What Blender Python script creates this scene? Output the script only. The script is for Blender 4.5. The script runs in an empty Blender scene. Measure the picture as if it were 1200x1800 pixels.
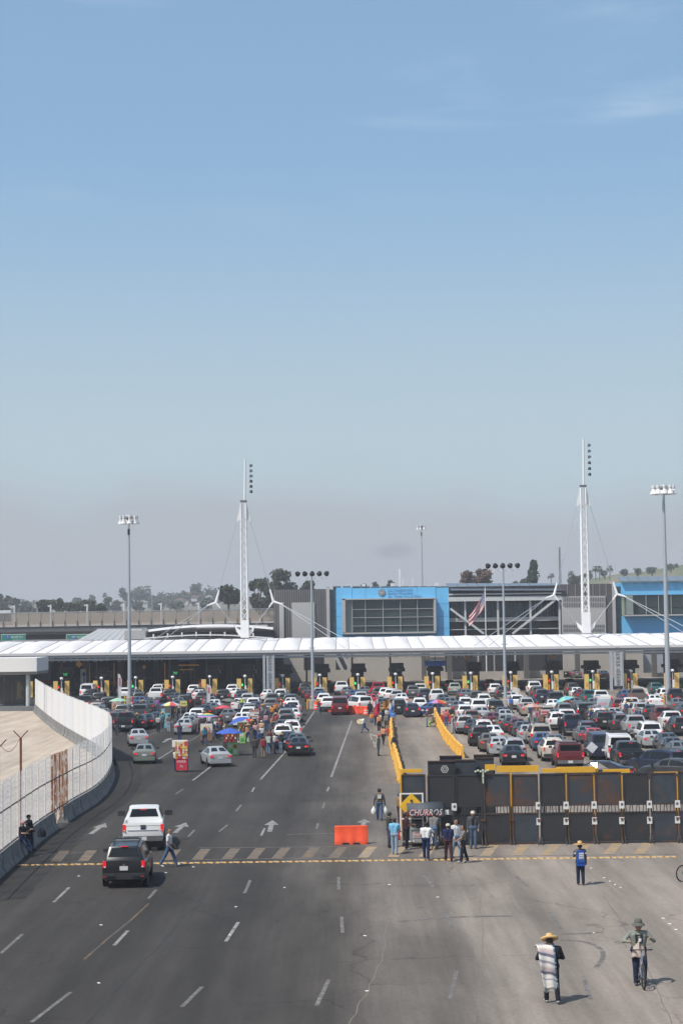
import bpy, bmesh, math, random
import numpy as np
from mathutils import Vector, Matrix
from math import sin, cos, pi, radians, atan, sqrt
RND = random.Random(11)
sc = bpy.context.scene
COL = sc.collection
# ------------------------------------------------------------------ camera
F = 3200.0; CAMH = 10.8; PITCH = atan(200/F); ROLL = 0.0135
_r = Vector((1, 0, 0)); _f = Vector((0, cos(PITCH), sin(PITCH))); _u = Vector((0, -sin(PITCH), cos(PITCH)))
CR = _r*cos(ROLL) - _u*sin(ROLL); CU = _u*cos(ROLL) + _r*sin(ROLL)
cd = bpy.data.cameras.new('camera'); cam = bpy.data.objects.new('camera', cd); COL.objects.link(cam)
m = Matrix((CR, CU, -_f)).transposed().to_4x4(); m.translation = (0, 0, CAMH); cam.matrix_world = m
cd.sensor_fit = 'VERTICAL'; cd.sensor_height = 36; cd.sensor_width = 24; cd.lens = F/1800*36
cd.clip_start = 0.5; cd.clip_end = 9000; sc.camera = cam
# ------------------------------------------------------------------ light
SUNV = Vector((-.52, -.42, 1)).normalized()
sl = bpy.data.lights.new('sun', 'SUN'); sl.energy = 4.6; sl.angle = radians(.5); sl.color = (1, .955, .89)
so = bpy.data.objects.new('sun', sl); COL.objects.link(so); so.rotation_euler = SUNV.to_track_quat('Z', 'Y').to_euler(); so.location = (-60, -60, 90)
W = bpy.data.worlds.new('World'); sc.world = W; W.use_nodes = True
wn = W.node_tree.nodes; wl = W.node_tree.links
for n in list(wn): wn.remove(n)
def wnode(t, **k):
    n = wn.new(t)
    for a, b in k.items():
        if a.startswith('i_'): n.inputs[int(a[2:])].default_value = b
        else: setattr(n, a, b)
    return n
sky = wnode('ShaderNodeTexSky', sky_type='NISHITA', sun_disc=False, sun_elevation=math.asin(SUNV.z), sun_rotation=math.atan2(SUNV.x, SUNV.y), air_density=1.0, dust_density=1.6, ozone_density=1.6, altitude=0)
tcw = wnode('ShaderNodeTexCoord'); sep = wnode('ShaderNodeSeparateXYZ'); wl.new(tcw.outputs['Generated'], sep.inputs[0])
def wmath(op, a, b=0., c=None, clamp=False):
    n = wnode('ShaderNodeMath', operation=op, use_clamp=clamp)
    for i, v in enumerate([a, b] + ([c] if c is not None else [])):
        if hasattr(v, 'is_linked'): wl.new(v, n.inputs[i])
        else: n.inputs[i].default_value = v
    return n.outputs[0]
def wnoise(scale_vec, scale, detail, rough=.55, dist=0., loc=(0, 0, 0), rot=(0, 0, 0)):
    mp = wnode('ShaderNodeMapping'); mp.inputs['Scale'].default_value = scale_vec; mp.inputs['Location'].default_value = loc; mp.inputs['Rotation'].default_value = rot
    wl.new(tcw.outputs['Generated'], mp.inputs[0])
    n = wnode('ShaderNodeTexNoise'); n.inputs['Scale'].default_value = scale; n.inputs['Detail'].default_value = detail
    n.inputs['Roughness'].default_value = rough; n.inputs['Distortion'].default_value = dist
    wl.new(mp.outputs[0], n.inputs['Vector']); return n.outputs[0]
def wrange(v, a, b, c=0., d=1.):
    n = wnode('ShaderNodeMapRange', interpolation_type='SMOOTHSTEP'); wl.new(v, n.inputs[0])
    for i, x in enumerate((a, b, c, d)): n.inputs[i+1].default_value = x
    return n.outputs[0]
def wmix(fac, a, b):
    n = wnode('ShaderNodeMix', data_type='RGBA')
    if hasattr(fac, 'is_linked'): wl.new(fac, n.inputs[0])
    else: n.inputs[0].default_value = fac
    for s, v in ((6, a), (7, b)):
        if hasattr(v, 'is_linked'): wl.new(v, n.inputs[s])
        else: n.inputs[s].default_value = v
    return n.outputs[2]
Z = sep.outputs[2]
SKYGAIN = 0.133; CX = 2.75
HAZE = .00032
base = wmix(1.0, sky.outputs[0], sky.outputs[0])
hs = wnode('ShaderNodeHueSaturation'); hs.inputs['Saturation'].default_value = 1.0; hs.inputs['Value'].default_value = 1.0; wl.new(base, hs.inputs['Color'])
# marine layer / smog bank along the whole horizon, ragged top edge
lump = wnoise((1, 1, 2.2), 5.0, 5, .5, .3, (3.1, 0, .4)); fine = wnoise((1, 1, 3.0), 16, 4, .55)
edge = wmath('ADD', Z, wmath('ADD', wmath('MULTIPLY', wmath('SUBTRACT', lump, .5), .085), wmath('MULTIPLY', wmath('SUBTRACT', fine, .5), .014)))
smog = wmath('MULTIPLY', wrange(edge, .095, .055), .74)
hcol = wmix(wrange(Z, .27, .10), (2.2, 3.95, 5.85, 1), (3.7, 4.65, 5.25, 1))
hazeup = wmath('MULTIPLY', wmath('ADD', wrange(Z, .30, .04, .52, .86), wrange(Z, .28, .62, 0., -.46)), 1.0)
c1 = wmix(hazeup, hs.outputs[0], hcol)
c2 = wmix(smog, c1, (3.4, 3.5, 3.85, 1))
# thin cirrus streaks
cir = wnoise((1.6, .5, 11.), 2.6, 6, .55, .9, (.35, .2, -.12), (0, .16, 0)); cir2 = wnoise((1, .6, 3.0), 3.6, 3, .5, .3, (CX, .3, .9), (0, .16, 0))
cf = wmath('MULTIPLY', wmath('MULTIPLY', wrange(cir, .46, .72), wrange(cir2, .46, .64)), wmath('MULTIPLY', wrange(Z, .205, .27), .42))
c3 = wmix(cf, c2, (5.3, 6.1, 7.0, 1))
# a small drifting puff of darker smoke
px = wmath('MULTIPLY', wmath('SUBTRACT', sep.outputs[0], .031), 1/.017); pz = wmath('MULTIPLY', wmath('SUBTRACT', Z, .0410), 1/.0055)
rr = wmath('SQRT', wmath('ADD', wmath('MULTIPLY', px, px), wmath('MULTIPLY', pz, pz)))
pf = wmath('MULTIPLY', wrange(wmath('ADD', rr, wmath('MULTIPLY', wmath('SUBTRACT', wnoise((1, 1, 2), 60, 4), .5), 1.8)), 1.1, .1), wmath('MULTIPLY', wmath('GREATER_THAN', sep.outputs[1], 0.), .6))
c4 = wmix(pf, c3, (2.55, 2.7, 3.1, 1))
bg = wnode('ShaderNodeBackground'); bg.inputs[1].default_value = SKYGAIN; wl.new(c4, bg.inputs[0])
wo = wnode('ShaderNodeOutputWorld'); wl.new(bg.outputs[0], wo.inputs[0])
vs = sc.view_settings; vs.view_transform = 'Standard'; vs.look = 'None'; vs.exposure = 0.0; vs.gamma = 1.0; vs.use_curve_mapping = False
try:
    sc.cycles.use_denoising = True; sc.cycles.denoiser = 'OPENIMAGEDENOISE'
except Exception: pass
sc.cycles.max_bounces = 5; sc.cycles.diffuse_bounces = 2; sc.cycles.glossy_bounces = 2; sc.cycles.transmission_bounces = 2; sc.cycles.transparent_max_bounces = 6; sc.cycles.volume_bounces = 0
sc.cycles.caustics_reflective = False; sc.cycles.caustics_refractive = False
sc.cycles.volume_step_rate = 4; sc.cycles.use_adaptive_sampling = True
# ------------------------------------------------------------------ pixel -> place
def gz(y): return 0.0 if y < 120 else min(.0075*(y-120), 1.42)
def ray(px, py):
    d = _f + CR*((px-600)/F) + CU*((900-py)/F); return d/d.y
def P(px, py, h=0.):
    d = ray(px, py); a, b = 8., 3000.
    for _ in range(50):
        y = (a+b)/2
        if CAMH + d.z*y - gz(y) - h > 0: a = y
        else: b = y
    y = (a+b)/2; return Vector((d.x*y, y, gz(y)))
def at(px, py, Y):
    d = ray(px, py); return Vector((d.x*Y, Y, CAMH + d.z*Y))
ROADYAW = -atan(67/F)      # heading of the lanes
# ------------------------------------------------------------------ materials
MATS = {}
def M(name, col, rough=.6, metal=0., var=.12, scale=3., bump=0., spec=.5, emit=0., coat=0., stretch=(1, 1, 1), alpha=1., objcol=False, var2=None, coords='Object'):
    if name in MATS: return MATS[name]
    mt = bpy.data.materials.new(name); mt.use_nodes = True; nt = mt.node_tree; N = nt.nodes; L = nt.links
    b = N['Principled BSDF']; b.inputs['Roughness'].default_value = rough; b.inputs['Metallic'].default_value = metal
    b.inputs['Specular IOR Level'].default_value = spec; b.inputs['Coat Weight'].default_value = coat; b.inputs['Coat Roughness'].default_value = .08
    tc = N.new('ShaderNodeTexCoord'); mp = N.new('ShaderNodeMapping'); mp.inputs['Scale'].default_value = stretch
    L.new(tc.outputs[coords], mp.inputs[0])
    nz = N.new('ShaderNodeTexNoise'); nz.inputs['Scale'].default_value = scale; nz.inputs['Detail'].default_value = 6; nz.inputs['Roughness'].default_value = .62
    L.new(mp.outputs[0], nz.inputs['Vector'])
    mr = N.new('ShaderNodeMapRange'); mr.inputs[1].default_value = .25; mr.inputs[2].default_value = .75; mr.inputs[3].default_value = 1-var; mr.inputs[4].default_value = 1+var
    L.new(nz.outputs[0], mr.inputs[0])
    mx = N.new('ShaderNodeMix'); mx.data_type = 'RGBA'; mx.blend_type = 'MULTIPLY'; mx.inputs[0].default_value = 1
    if objcol:
        oi = N.new('ShaderNodeObjectInfo'); L.new(oi.outputs['Color'], mx.inputs[6])
    else: mx.inputs[6].default_value = (*col, 1)
    src = mx.outputs[2]
    L.new(mr.outputs[0], mx.inputs[7])
    if var2:      # second colour in ragged patches: (colour, lo, hi, scale)
        c2, lo, hi, s2 = var2
        n2 = N.new('ShaderNodeTexNoise'); n2.inputs['Scale'].default_value = s2; n2.inputs['Detail'].default_value = 7; n2.inputs['Roughness'].default_value = .68
        L.new(mp.outputs[0], n2.inputs['Vector'])
        oi2 = N.new('ShaderNodeObjectInfo'); ad = N.new('ShaderNodeVectorMath'); ad.operation = 'ADD'
        cb = N.new('ShaderNodeCombineXYZ'); ml = N.new('ShaderNodeMath'); ml.operation = 'MULTIPLY'; ml.inputs[1].default_value = 37.
        L.new(oi2.outputs['Random'], ml.inputs[0]); L.new(ml.outputs[0], cb.inputs[0]); L.new(mp.outputs[0], ad.inputs[0]); L.new(cb.outputs[0], ad.inputs[1]); L.new(ad.outputs[0], n2.inputs['Vector'])
        r2 = N.new('ShaderNodeMapRange'); r2.inputs[1].default_value = lo; r2.inputs[2].default_value = hi; L.new(n2.outputs[0], r2.inputs[0])
        m2 = N.new('ShaderNodeMix'); m2.data_type = 'RGBA'; L.new(r2.outputs[0], m2.inputs[0]); L.new(src, m2.inputs[6]); m2.inputs[7].default_value = (*c2, 1); src = m2.outputs[2]
    L.new(src, b.inputs['Base Color'])
    if bump:
        bp = N.new('ShaderNodeBump'); bp.inputs['Strength'].default_value = bump; bp.inputs['Distance'].default_value = .02; L.new(nz.outputs[0], bp.inputs['Height']); L.new(bp.outputs[0], b.inputs['Normal'])
    if emit: L.new(src, b.inputs['Emission Color']); b.inputs['Emission Strength'].default_value = emit
    if alpha < 1: b.inputs['Alpha'].default_value = alpha
    MATS[name] = mt; return mt
white = M('white_paint', (.74, .74, .73), .45, var=.06)
black = M('black_plastic', (.018, .018, .02), .5)
rubber = M('rubber', (.02, .02, .02), .8)
chrome = M('chrome', (.55, .56, .58), .25, 1.)
steel = M('galvanised', (.42, .45, .47), .5, .3, var=.08)
conc = M('concrete', (.36, .34, .31), .85, var=.18, scale=1.2, bump=.3)
yellow = M('safety_yellow', (.78, .42, .03), .5, var=.12)
orange = M('safety_orange', (.85, .11, .02), .5, var=.1)
glass = M('dark_glass', (.012, .015, .018), .08, spec=.6)
# ------------------------------------------------------------------ mesh builder
class MB:
    def __init__(s): s.v = []; s.f = []; s.m = []; s.mi = 0
    def add(s, vs, fs, mi=None):
        o = len(s.v); s.v += [tuple(v) for v in vs]; s.f += [tuple(i+o for i in f) for f in fs]; s.m += [s.mi if mi is None else mi]*len(fs); return s
    def box(s, c, d, rot=None, mi=None, taper=1.):
        x, y, z = [k/2 for k in d]; vs = []
        for sz in (-1, 1):
            t = taper if sz > 0 else 1.
            for sx, sy in ((-1, -1), (1, -1), (1, 1), (-1, 1)): vs.append(Vector((sx*x*t, sy*y*t, sz*z)))
        if rot is not None: vs = [rot @ v for v in vs]
        c = Vector(c)
        return s.add([v+c for v in vs], [(3, 2, 1, 0), (4, 5, 6, 7), (0, 1, 5, 4), (1, 2, 6, 5), (2, 3, 7, 6), (3, 0, 4, 7)], mi)
    def bar(s, a, b, w, h=None, mi=None):
        a = Vector(a); b = Vector(b); d = b-a; q = d.to_track_quat('Y', 'Z').to_matrix()
        return s.box((a+b)/2, (w, d.length, h or w), q, mi)
    def tube(s, a, b, r0, r1=None, n=10, mi=None, caps=True):
        a = Vector(a); b = Vector(b); r1 = r0 if r1 is None else r1
        q = (b-a).to_track_quat('Z', 'Y').to_matrix() if (b-a).length > 1e-9 else Matrix.Identity(3); vs = []
        for p, r in ((a, r0), (b, r1)):
            for i in range(n): vs.append(p + q @ Vector((r*cos(2*pi*i/n), r*sin(2*pi*i/n), 0)))
        fs = [(i, (i+1) % n, n+(i+1) % n, n+i) for i in range(n)]
        if caps: fs += [tuple(range(n-1, -1, -1)), tuple(range(n, 2*n))]
        return s.add(vs, fs, mi)
    def lathe(s, prof, n=16, c=(0, 0, 0), rot=None, mi=None, sx=1., sy=1.):
        vs = []; c = Vector(c)
        for r, z in prof:
            for i in range(n):
                v = Vector((r*cos(2*pi*i/n)*sx, r*sin(2*pi*i/n)*sy, z)); vs.append((rot @ v if rot else v)+c)
        fs = []
        for k in range(len(prof)-1):
            for i in range(n): fs.append((k*n+i, k*n+(i+1) % n, (k+1)*n+(i+1) % n, (k+1)*n+i))
        return s.add(vs, fs, mi)
    def poly(s, pts, th, axis=Vector((0, 0, 1)), mi=None):
        n = len(pts); a = Vector(axis)*th; pts = [Vector(p) for p in pts]
        return s.add(pts + [p+a for p in pts], [tuple(range(n-1, -1, -1)), tuple(range(n, 2*n))] + [(i, (i+1) % n, n+(i+1) % n, n+i) for i in range(n)], mi)
    def quad(s, *p, mi=None): return s.add(p, [tuple(range(len(p)))], mi)
    def mesh(s, name, mats, smooth=None):
        me = bpy.data.meshes.new(name); me.from_pydata(s.v, [], s.f)
        for x in (mats if isinstance(mats, (list, tuple)) else [mats]): me.materials.append(x)
        if len(set(s.m)) > 1 or (s.m and s.m[0]): me.polygons.foreach_set('material_index', s.m)
        me.update()
        if smooth:
            me.polygons.foreach_set('use_smooth', [True]*len(me.polygons)); me.set_sharp_from_angle(angle=radians(smooth))
        return me
    def build(s, name, mats, parent=None, loc=(0, 0, 0), rz=0., smooth=None):
        return link(name, s.mesh(name, mats, smooth), parent, loc, rz)
def link(name, me, parent=None, loc=(0, 0, 0), rz=0.):
    o = bpy.data.objects.new(name, me); COL.objects.link(o); o.location = loc; o.rotation_euler = (0, 0, rz)
    if parent is not None: o.parent = parent
    return o
def tag(o, label, cat=None, group=None, kind=None):
    if label: o['label'] = label
    if cat: o['category'] = cat
    if group: o['group'] = group
    if kind: o['kind'] = kind
    return o
def thing(name, label, cat, loc=(0, 0, 0), rz=0., group=None):
    return tag(link(name, None, None, loc, rz), label, cat, group)
CHILD = {}
def kids(o): return [c for c in bpy.data.objects if c.parent is o]
def treecopy(rec, loc, rz, label=None, group=None, color=None):
    root, tree = rec
    r = root.copy(); COL.objects.link(r); r.location = loc; r.rotation_euler = (0, 0, rz)
    if label: r['label'] = label
    if group: r['group'] = group
    for part, subs in tree:
        c = part.copy(); COL.objects.link(c); c.parent = r
        if color is not None: c.color = color
        for g in subs:
            d = g.copy(); COL.objects.link(d); d.parent = c
    return r
def baked(t):      # evaluate one object alone, in a scratch scene
    s2 = bpy.data.scenes.new('scratch'); s2.collection.objects.link(t); s2.view_layers[0].update(); dg = s2.view_layers[0].depsgraph
    me = bpy.data.meshes.new_from_object(t.evaluated_get(dg)); s2.collection.objects.unlink(t); bpy.data.scenes.remove(s2); return me
def textmesh(name, body, size, mats, th=.0, parent=None, shear=0., space=1.):
    cu = bpy.data.curves.new(name, 'FONT'); cu.body = body; cu.size = size; cu.align_x = 'CENTER'; cu.align_y = 'CENTER'; cu.extrude = th; cu.shear = shear; cu.space_character = space; cu.resolution_u = 2
    t = bpy.data.objects.new(name, cu); me = baked(t); bpy.data.objects.remove(t); bpy.data.curves.remove(cu)
    me.materials.clear(); me.materials.append(mats)
    o = link(name, me, parent); o.rotation_euler = (pi/2, 0, 0); return o
def rectbox(px0, py0, px1, py1, Y, depth):
    xm = (px0+px1)/2; ym = (py0+py1)/2
    x0 = at(px0, ym, Y).x; x1 = at(px1, ym, Y).x; z1 = at(xm, py0, Y).z; z0 = at(xm, py1, Y).z
    return Vector(((x0+x1)/2, Y+depth/2, (z0+z1)/2)), (x1-x0, depth, z1-z0)
# ================================================================== ground
def ground_mat(name, mode):
    mt = bpy.data.materials.new(name); mt.use_nodes = True; nt = mt.node_tree; N = nt.nodes; L = nt.links; b = N['Principled BSDF']
    b.inputs['Roughness'].default_value = .9; b.inputs['Specular IOR Level'].default_value = .25
    tc = N.new('ShaderNodeTexCoord')
    def noise(s, sv=(1, 1, 1), det=6, rg=.6, dist=0.):
        mp = N.new('ShaderNodeMapping'); mp.inputs['Scale'].default_value = sv; L.new(tc.outputs['Object'], mp.inputs[0])
        n = N.new('ShaderNodeTexNoise'); n.inputs['Scale'].default_value = s; n.inputs['Detail'].default_value = det; n.inputs['Roughness'].default_value = rg; n.inputs['Distortion'].default_value = dist; L.new(mp.outputs[0], n.inputs['Vector']); return n.outputs[0]
    def rng(v, a, b_, c, d):
        n = N.new('ShaderNodeMapRange'); n.interpolation_type = 'SMOOTHSTEP'; L.new(v, n.inputs[0])
        for i, x in enumerate((a, b_, c, d)): n.inputs[i+1].default_value = x
        return n.outputs[0]
    def mth(op, a, b_):
        n = N.new('ShaderNodeMath'); n.operation = op
        for i, v in enumerate((a, b_)):
            if hasattr(v, 'is_linked'): L.new(v, n.inputs[i])
            else: n.inputs[i].default_value = v
        return n.outputs[0]
    def mix(f, a, b_, bt='MIX'):
        n = N.new('ShaderNodeMix'); n.data_type = 'RGBA'; n.blend_type = bt
        for s, v in ((0, f), (6, a), (7, b_)):
            if hasattr(v, 'is_linked'): L.new(v, n.inputs[s])
            else: n.inputs[s].default_value = v if s == 0 else (*v, 1)
        return n.outputs[2]
    sp = N.new('ShaderNodeSeparateXYZ'); L.new(tc.outputs['Object'], sp.inputs[0])
    big = noise(.06, (1, .35, 1), 5); mid = noise(.5, (1, .25, 1), 6, .65, .4); fine = noise(6., (1, 1, 1), 5, .7); blot = noise(.22, (1, .6, 1), 7, .7, .8)
    if mode == 'road':
        xx = mth('ADD', sp.outputs[0], mth('MULTIPLY', mth('SUBTRACT', big, .5), 16.))
        cf = rng(xx, -4., 9., 0., 1.)
        col = mix(cf, (.052, .048, .0435), (.245, .213, .180))
    else:
        col = mix(big, (.36, .30, .235), (.43, .37, .30))
    gray = lambda v: v
    def mul(c, v):
        cb = N.new('ShaderNodeCombineXYZ')
        for i in range(3): L.new(v, cb.inputs[i])
        n = N.new('ShaderNodeMix'); n.data_type = 'RGBA'; n.blend_type = 'MULTIPLY'; n.inputs[0].default_value = 1; L.new(c, n.inputs[6]); L.new(cb.outputs[0], n.inputs[7]); return n.outputs[2]
    col = mul(col, rng(mid, .25, .75, .86, 1.13)); strk = noise(1.1, (1, .035, 1), 5, .7); col = mul(col, rng(strk, .3, .7, .84, 1.16)); patch = noise(.035, (1, .5, 1), 2, .4); col = mul(col, rng(patch, .5, .53, .93, 1.05)); col = mul(col, rng(fine, .2, .8, .86, 1.14)); col = mul(col, rng(blot, .52, .74, 1.0, .84))
    if mode == 'road':
        # rubber-darkened wheel paths down each lane, tar-sealed cracks
        ph = mth('FRACT', mth('MULTIPLY', mth('SUBTRACT', sp.outputs[0], mth('MULTIPLY', sp.outputs[1], .0209)), 1/3.75), 0.)
        d = mth('ABSOLUTE', mth('SUBTRACT', ph, .5), 0.)
        col = mul(col, mth('SUBTRACT', 1.0, mth('MULTIPLY', rng(d, .42, .05, 0., .40), rng(noise(.09, (1, .2, 1), 4), .3, .7, .15, 1.))))
        vo = N.new('ShaderNodeTexVoronoi'); vo.feature = 'DISTANCE_TO_EDGE'; vo.inputs['Scale'].default_value = .11
        ws = N.new('ShaderNodeVectorMath'); ws.operation = 'ADD'; nzv = N.new('ShaderNodeTexNoise'); nzv.inputs['Scale'].default_value = .35; nzv.inputs['Detail'].default_value = 5
        L.new(tc.outputs['Object'], nzv.inputs['Vector']); sc2 = N.new('ShaderNodeVectorMath'); sc2.operation = 'SCALE'; sc2.inputs['Scale'].default_value = 3.2; L.new(nzv.outputs['Color'], sc2.inputs[0])
        L.new(tc.outputs['Object'], ws.inputs[0]); L.new(sc2.outputs[0], ws.inputs[1]); L.new(ws.outputs[0], vo.inputs['Vector'])
        col = mul(col, mth('SUBTRACT', 1.0, mth('MULTIPLY', rng(vo.outputs['Distance'], .009, .002, 0., .30), rng(blot, .4, .6, 0., 1.))))
        oil = noise(.9, (1, .5, 1), 3, .5); col = mul(col, rng(oil, .70, .80, 1., .55))
    L.new(col, b.inputs['Base Color'])
    bp = N.new('ShaderNodeBump'); bp.inputs['Strength'].default_value = .25; bp.inputs['Distance'].default_value = .01; L.new(fine, bp.inputs['Height']); L.new(bp.outputs[0], b.inputs['Normal'])
    return mt
YB = 120+1.42/.0075
g = MB(); rows = [-40, 120, YB, 2560]
for y in rows:
    for x in (-1450, 1450): g.v.append((x, y, gz(y)))
g.f = [(2*i, 2*i+1, 2*i+3, 2*i+2) for i in range(3)]; g.m = [0]*3
road = tag(g.build('road', ground_mat('road_surface', 'road')), 'wide grey asphalt and concrete roadway', kind='structure')
def smooth(pts, it=3):
    for _ in range(it):
        q = [pts[0]]
        for a, b_ in zip(pts, pts[1:]): q += [a.lerp(b_, .25), a.lerp(b_, .75)]
        pts = q+[pts[-1]]
    return pts
# ---- painted marks, children of the road
wpaint = M('worn_white_paint', (.27, .26, .24), .8, var=.2, scale=2, var2=((.115, .106, .098), .34, .50, 4.)); ypaint = M('worn_yellow_paint', (.20, .135, .07), .85, var=.15, var2=((.11, .098, .084), .38, .55, 1.8)); wsolid = M('white_line_paint', (.26, .25, .235), .8, var=.15, var2=((.10, .093, .085), .48, .62, 2.2)); ypaint2 = M('worn_yellow_on_concrete', (.36, .245, .11), .85, var=.15, var2=((.24, .205, .165), .40, .58, 1.6)); opaint = M('orange_line_paint', (.16, .09, .04), .85, var2=((.06, .056, .05), .38, .56, 1.))
def strip(name, pts, w, mat, lift=.006):
    b = MB(); L_ = []; pts = [Vector(p) for p in pts]; out = []
    for a, c in zip(pts, pts[1:]):
        out.append(a); n = max(1, int((c-a).length/12))
        for k in range(1, n): out.append(a.lerp(c, k/n))
    out.append(pts[-1]); n = len(out)
    for i, p in enumerate(out):
        d = (out[min(i+1, n-1)]-out[max(i-1, 0)]); d.z = 0; d.normalize(); s = Vector((d.y, -d.x, 0))*w/2
        for q in (p-s, p+s): b.v.append((q.x, q.y, gz(q.y)+lift))
    b.f = [(2*i, 2*i+1, 2*i+3, 2*i+2) for i in range(n-1)]; b.m = [0]*(n-1)
    return b.build(name, mat, road)
dashes = [(122,1560,95,1586),(40,1642,2,1676),(275,1564,261,1580),(225,1636,201,1662),(125,1744,56,1797),(440,1547,430,1570),(419,1621,397,1655),(355,1735,320,1770),(595,1542,595,1564),(578,1722,556,1768),(342,1459,331,1471),(400,1450,385,1462),(465,1456,459,1469),(559,1447,556,1457),(746,1540,761,1560),(906,1540,927,1558),(781,1601,795,1631),(964,1603,985,1633),(802,1707,790,1757),(1024,1717,1037,1756),(600,1612,602,1640),(578,1383,575,1391),(570,1411,567,1421),(424,1415,415,1426),(447,1384,443,1392),(322,1387,309,1396),(287,1284,260,1293),(305,1318,278,1335),(352,1292,327,1306),(1023,1328,1046,1347),(1010,1318,1016,1323),(190,1395,178,1403)]
for i, (a, b_, c, d) in enumerate(dashes): strip('lane_dash', [P(a, b_), P(c, d)], .13, wpaint if i % 3 or (a > 540 and b_ > 1500) else wsolid)
for L4 in ((370,1348,339,1372),(503,1320,458,1370),(553,1250,530,1283),(618,1267,582,1366),(893,1245,935,1272),(1120,1262,1160,1285)): strip('lane_line', [P(*L4[:2]), P(*L4[2:])], .16, wsolid)
strip('orange_guide_line', [P(148, 1687), P(190, 1650), P(230, 1618), P(262, 1588)], .10, opaint)
for a in ((350,1490.5,700,1487.5),(180,1517,330,1514.8),(505,1467,610,1464.5),(60,1505,160,1497),(350,1511,1195,1501.5),(660,1470,705,1469)): strip('stop_line', [P(*a[:2]), P(*a[2:])], .13, wpaint)
seamp = M('tan_joint', (.165, .145, .12), .9, var=.2); tar = M('tar_seam', (.11, .10, .09), .8, var=.2); skid = M('skid_rubber', (.12, .108, .097), .85, var=.25, var2=((.22, .195, .17), .5, .62, 1.5))
def wig(pts, amp, seed):
    r = random.Random(seed); out = []
    for p, q in zip(pts, pts[1:]):
        for k in range(6): v = p.lerp(q, k/6); out.append(v+Vector((r.uniform(-amp, amp), 0, 0)))
    return out+[pts[-1]]
strip('joint_crack', wig([P(690, 1560), P(684, 1610), P(670, 1690), P(640, 1752), P(613, 1800)], .05, 1), .035, seamp, .005)
strip('joint_crack', wig([P(842, 1570), P(848, 1640), P(845, 1720), P(832, 1800)], .04, 2), .03, seamp, .005); strip('joint_crack', wig([P(1060, 1575), P(1105, 1640), P(1150, 1730), P(1180, 1800)], .04, 3), .02, tar, .005)
strip('joint_crack', wig([P(358, 1574), P(290, 1650), P(215, 1730), P(150, 1800)], .05, 4), .035, M('tar_dark', (.034, .032, .03), .8, var=.2), .005); strip('joint_crack', wig([P(600, 1562), P(700, 1558), P(850, 1556)], .03, 5), .03, tar, .005)
strip('skid_mark', smooth([P(985, 1652), P(1030, 1655), P(1058, 1668), P(1060, 1685), P(1045, 1702)], 2), .16, skid, .005); strip('skid_mark', smooth([P(980, 1641), P(1020, 1642), P(1058, 1638)], 2), .22, skid, .0055); strip('skid_mark', smooth([P(700, 1620), P(780, 1612), P(900, 1610)], 2), .3, skid, .0052)
def arrow(tail, tip):
    a = P(*tail); c = P(*tip); d = (c-a); d.z = 0; Ln = d.length; d.normalize(); s = Vector((d.y, -d.x, 0)); h = a + d*Ln*.58
    b = MB(); pts = [a-s*.13, a+s*.13, h+s*.13, h-s*.13, h-s*.40, h+s*.40, c]; b.v = [(p.x, p.y, gz(p.y)+.0065) for p in pts]; b.f = [(0, 1, 2, 3), (4, 5, 6)]; b.m = [0, 0]; b.build('lane_arrow', wsolid, road)
for t, p in (((160,1466),(186,1447)),((308,1464),(327,1446)),((474,1462),(479,1442)),((638,1454),(640,1440)),((287,1305),(301,1297))): arrow(t, p)
x = 108
while x < 1185:
    a = P(x-10, 1508-(x-600)*.0135); c = P(x+6, 1489-(x-600)*.0135); strip('yellow_stripe', [a, c], .5, ypaint if x < 640 else ypaint2, .005); x += RND.choice((44, 48, 52)) if x < 700 else 54
# ---- row of raised yellow studs across the carriageway
a = P(30, 1521.5); c = P(1190, 1506.5); n = 100
row = thing('stud_row', 'row of raised yellow and white road studs across the carriageway', 'road studs', (0, 0, 0))
sb = MB(); sb.box((0, 0, .025), (.24, .15, .05), taper=.7); sw = MB(); sw.box((0, 0, .016), (.14, .1, .03), taper=.7)
ym = sb.mesh('road_stud', M('stud_yellow', (.46, .28, .09), .6, var=.25)); wm = sw.mesh('road_stud', M('stud_white', (.55, .53, .5), .6, var=.2))
for i in range(n):
    p = a.lerp(c, (i+.5)/n); o = link('road_stud', ym, row, (p.x, p.y+RND.uniform(-.02, .02), 0), RND.uniform(-.2, .2)-.6)
    if i % 2 == 0: link('road_stud', wm, row, (p.x+.13, p.y+.16, 0), .5)
# ================================================================== fence on the left, its barriers and the yard
nearp = [P(*q) for q in ((-60,1590),(0,1535),(37,1503),(60,1482),(82,1465),(112,1445),(130,1432),(160,1415),(180,1397),(193,1375),(197,1357),(191,1340))]
farp = [P(*q) for q in ((191,1340),(168,1325),(132,1304),(95,1280),(70,1258),(62,1250))]
def resample(pts, step):
    out = [pts[0].copy()]; acc = 0.
    for a, b_ in zip(pts, pts[1:]):
        d = b_-a; Ln = d.length; t = step-acc
        while t <= Ln: out.append(a+d*(t/Ln)); t += step
        acc = Ln-(t-step)
    return out
nearp = smooth(nearp); farp = smooth(farp)
yd = MB(); poly = [(p.x-.25, p.y) for p in nearp] + [(p.x-.25, p.y) for p in farp] + [(-70, 236), (-70, 60)]
yd.v = [(x, y, gz(y)+.004) for x, y in poly]; yd.f = [tuple(range(len(poly)))]; yd.m = [0]
bmx = bmesh.new(); vs_ = [bmx.verts.new(v) for v in yd.v]; bmx.faces.new(vs_); bmesh.ops.triangulate(bmx, faces=bmx.faces[:])
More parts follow.
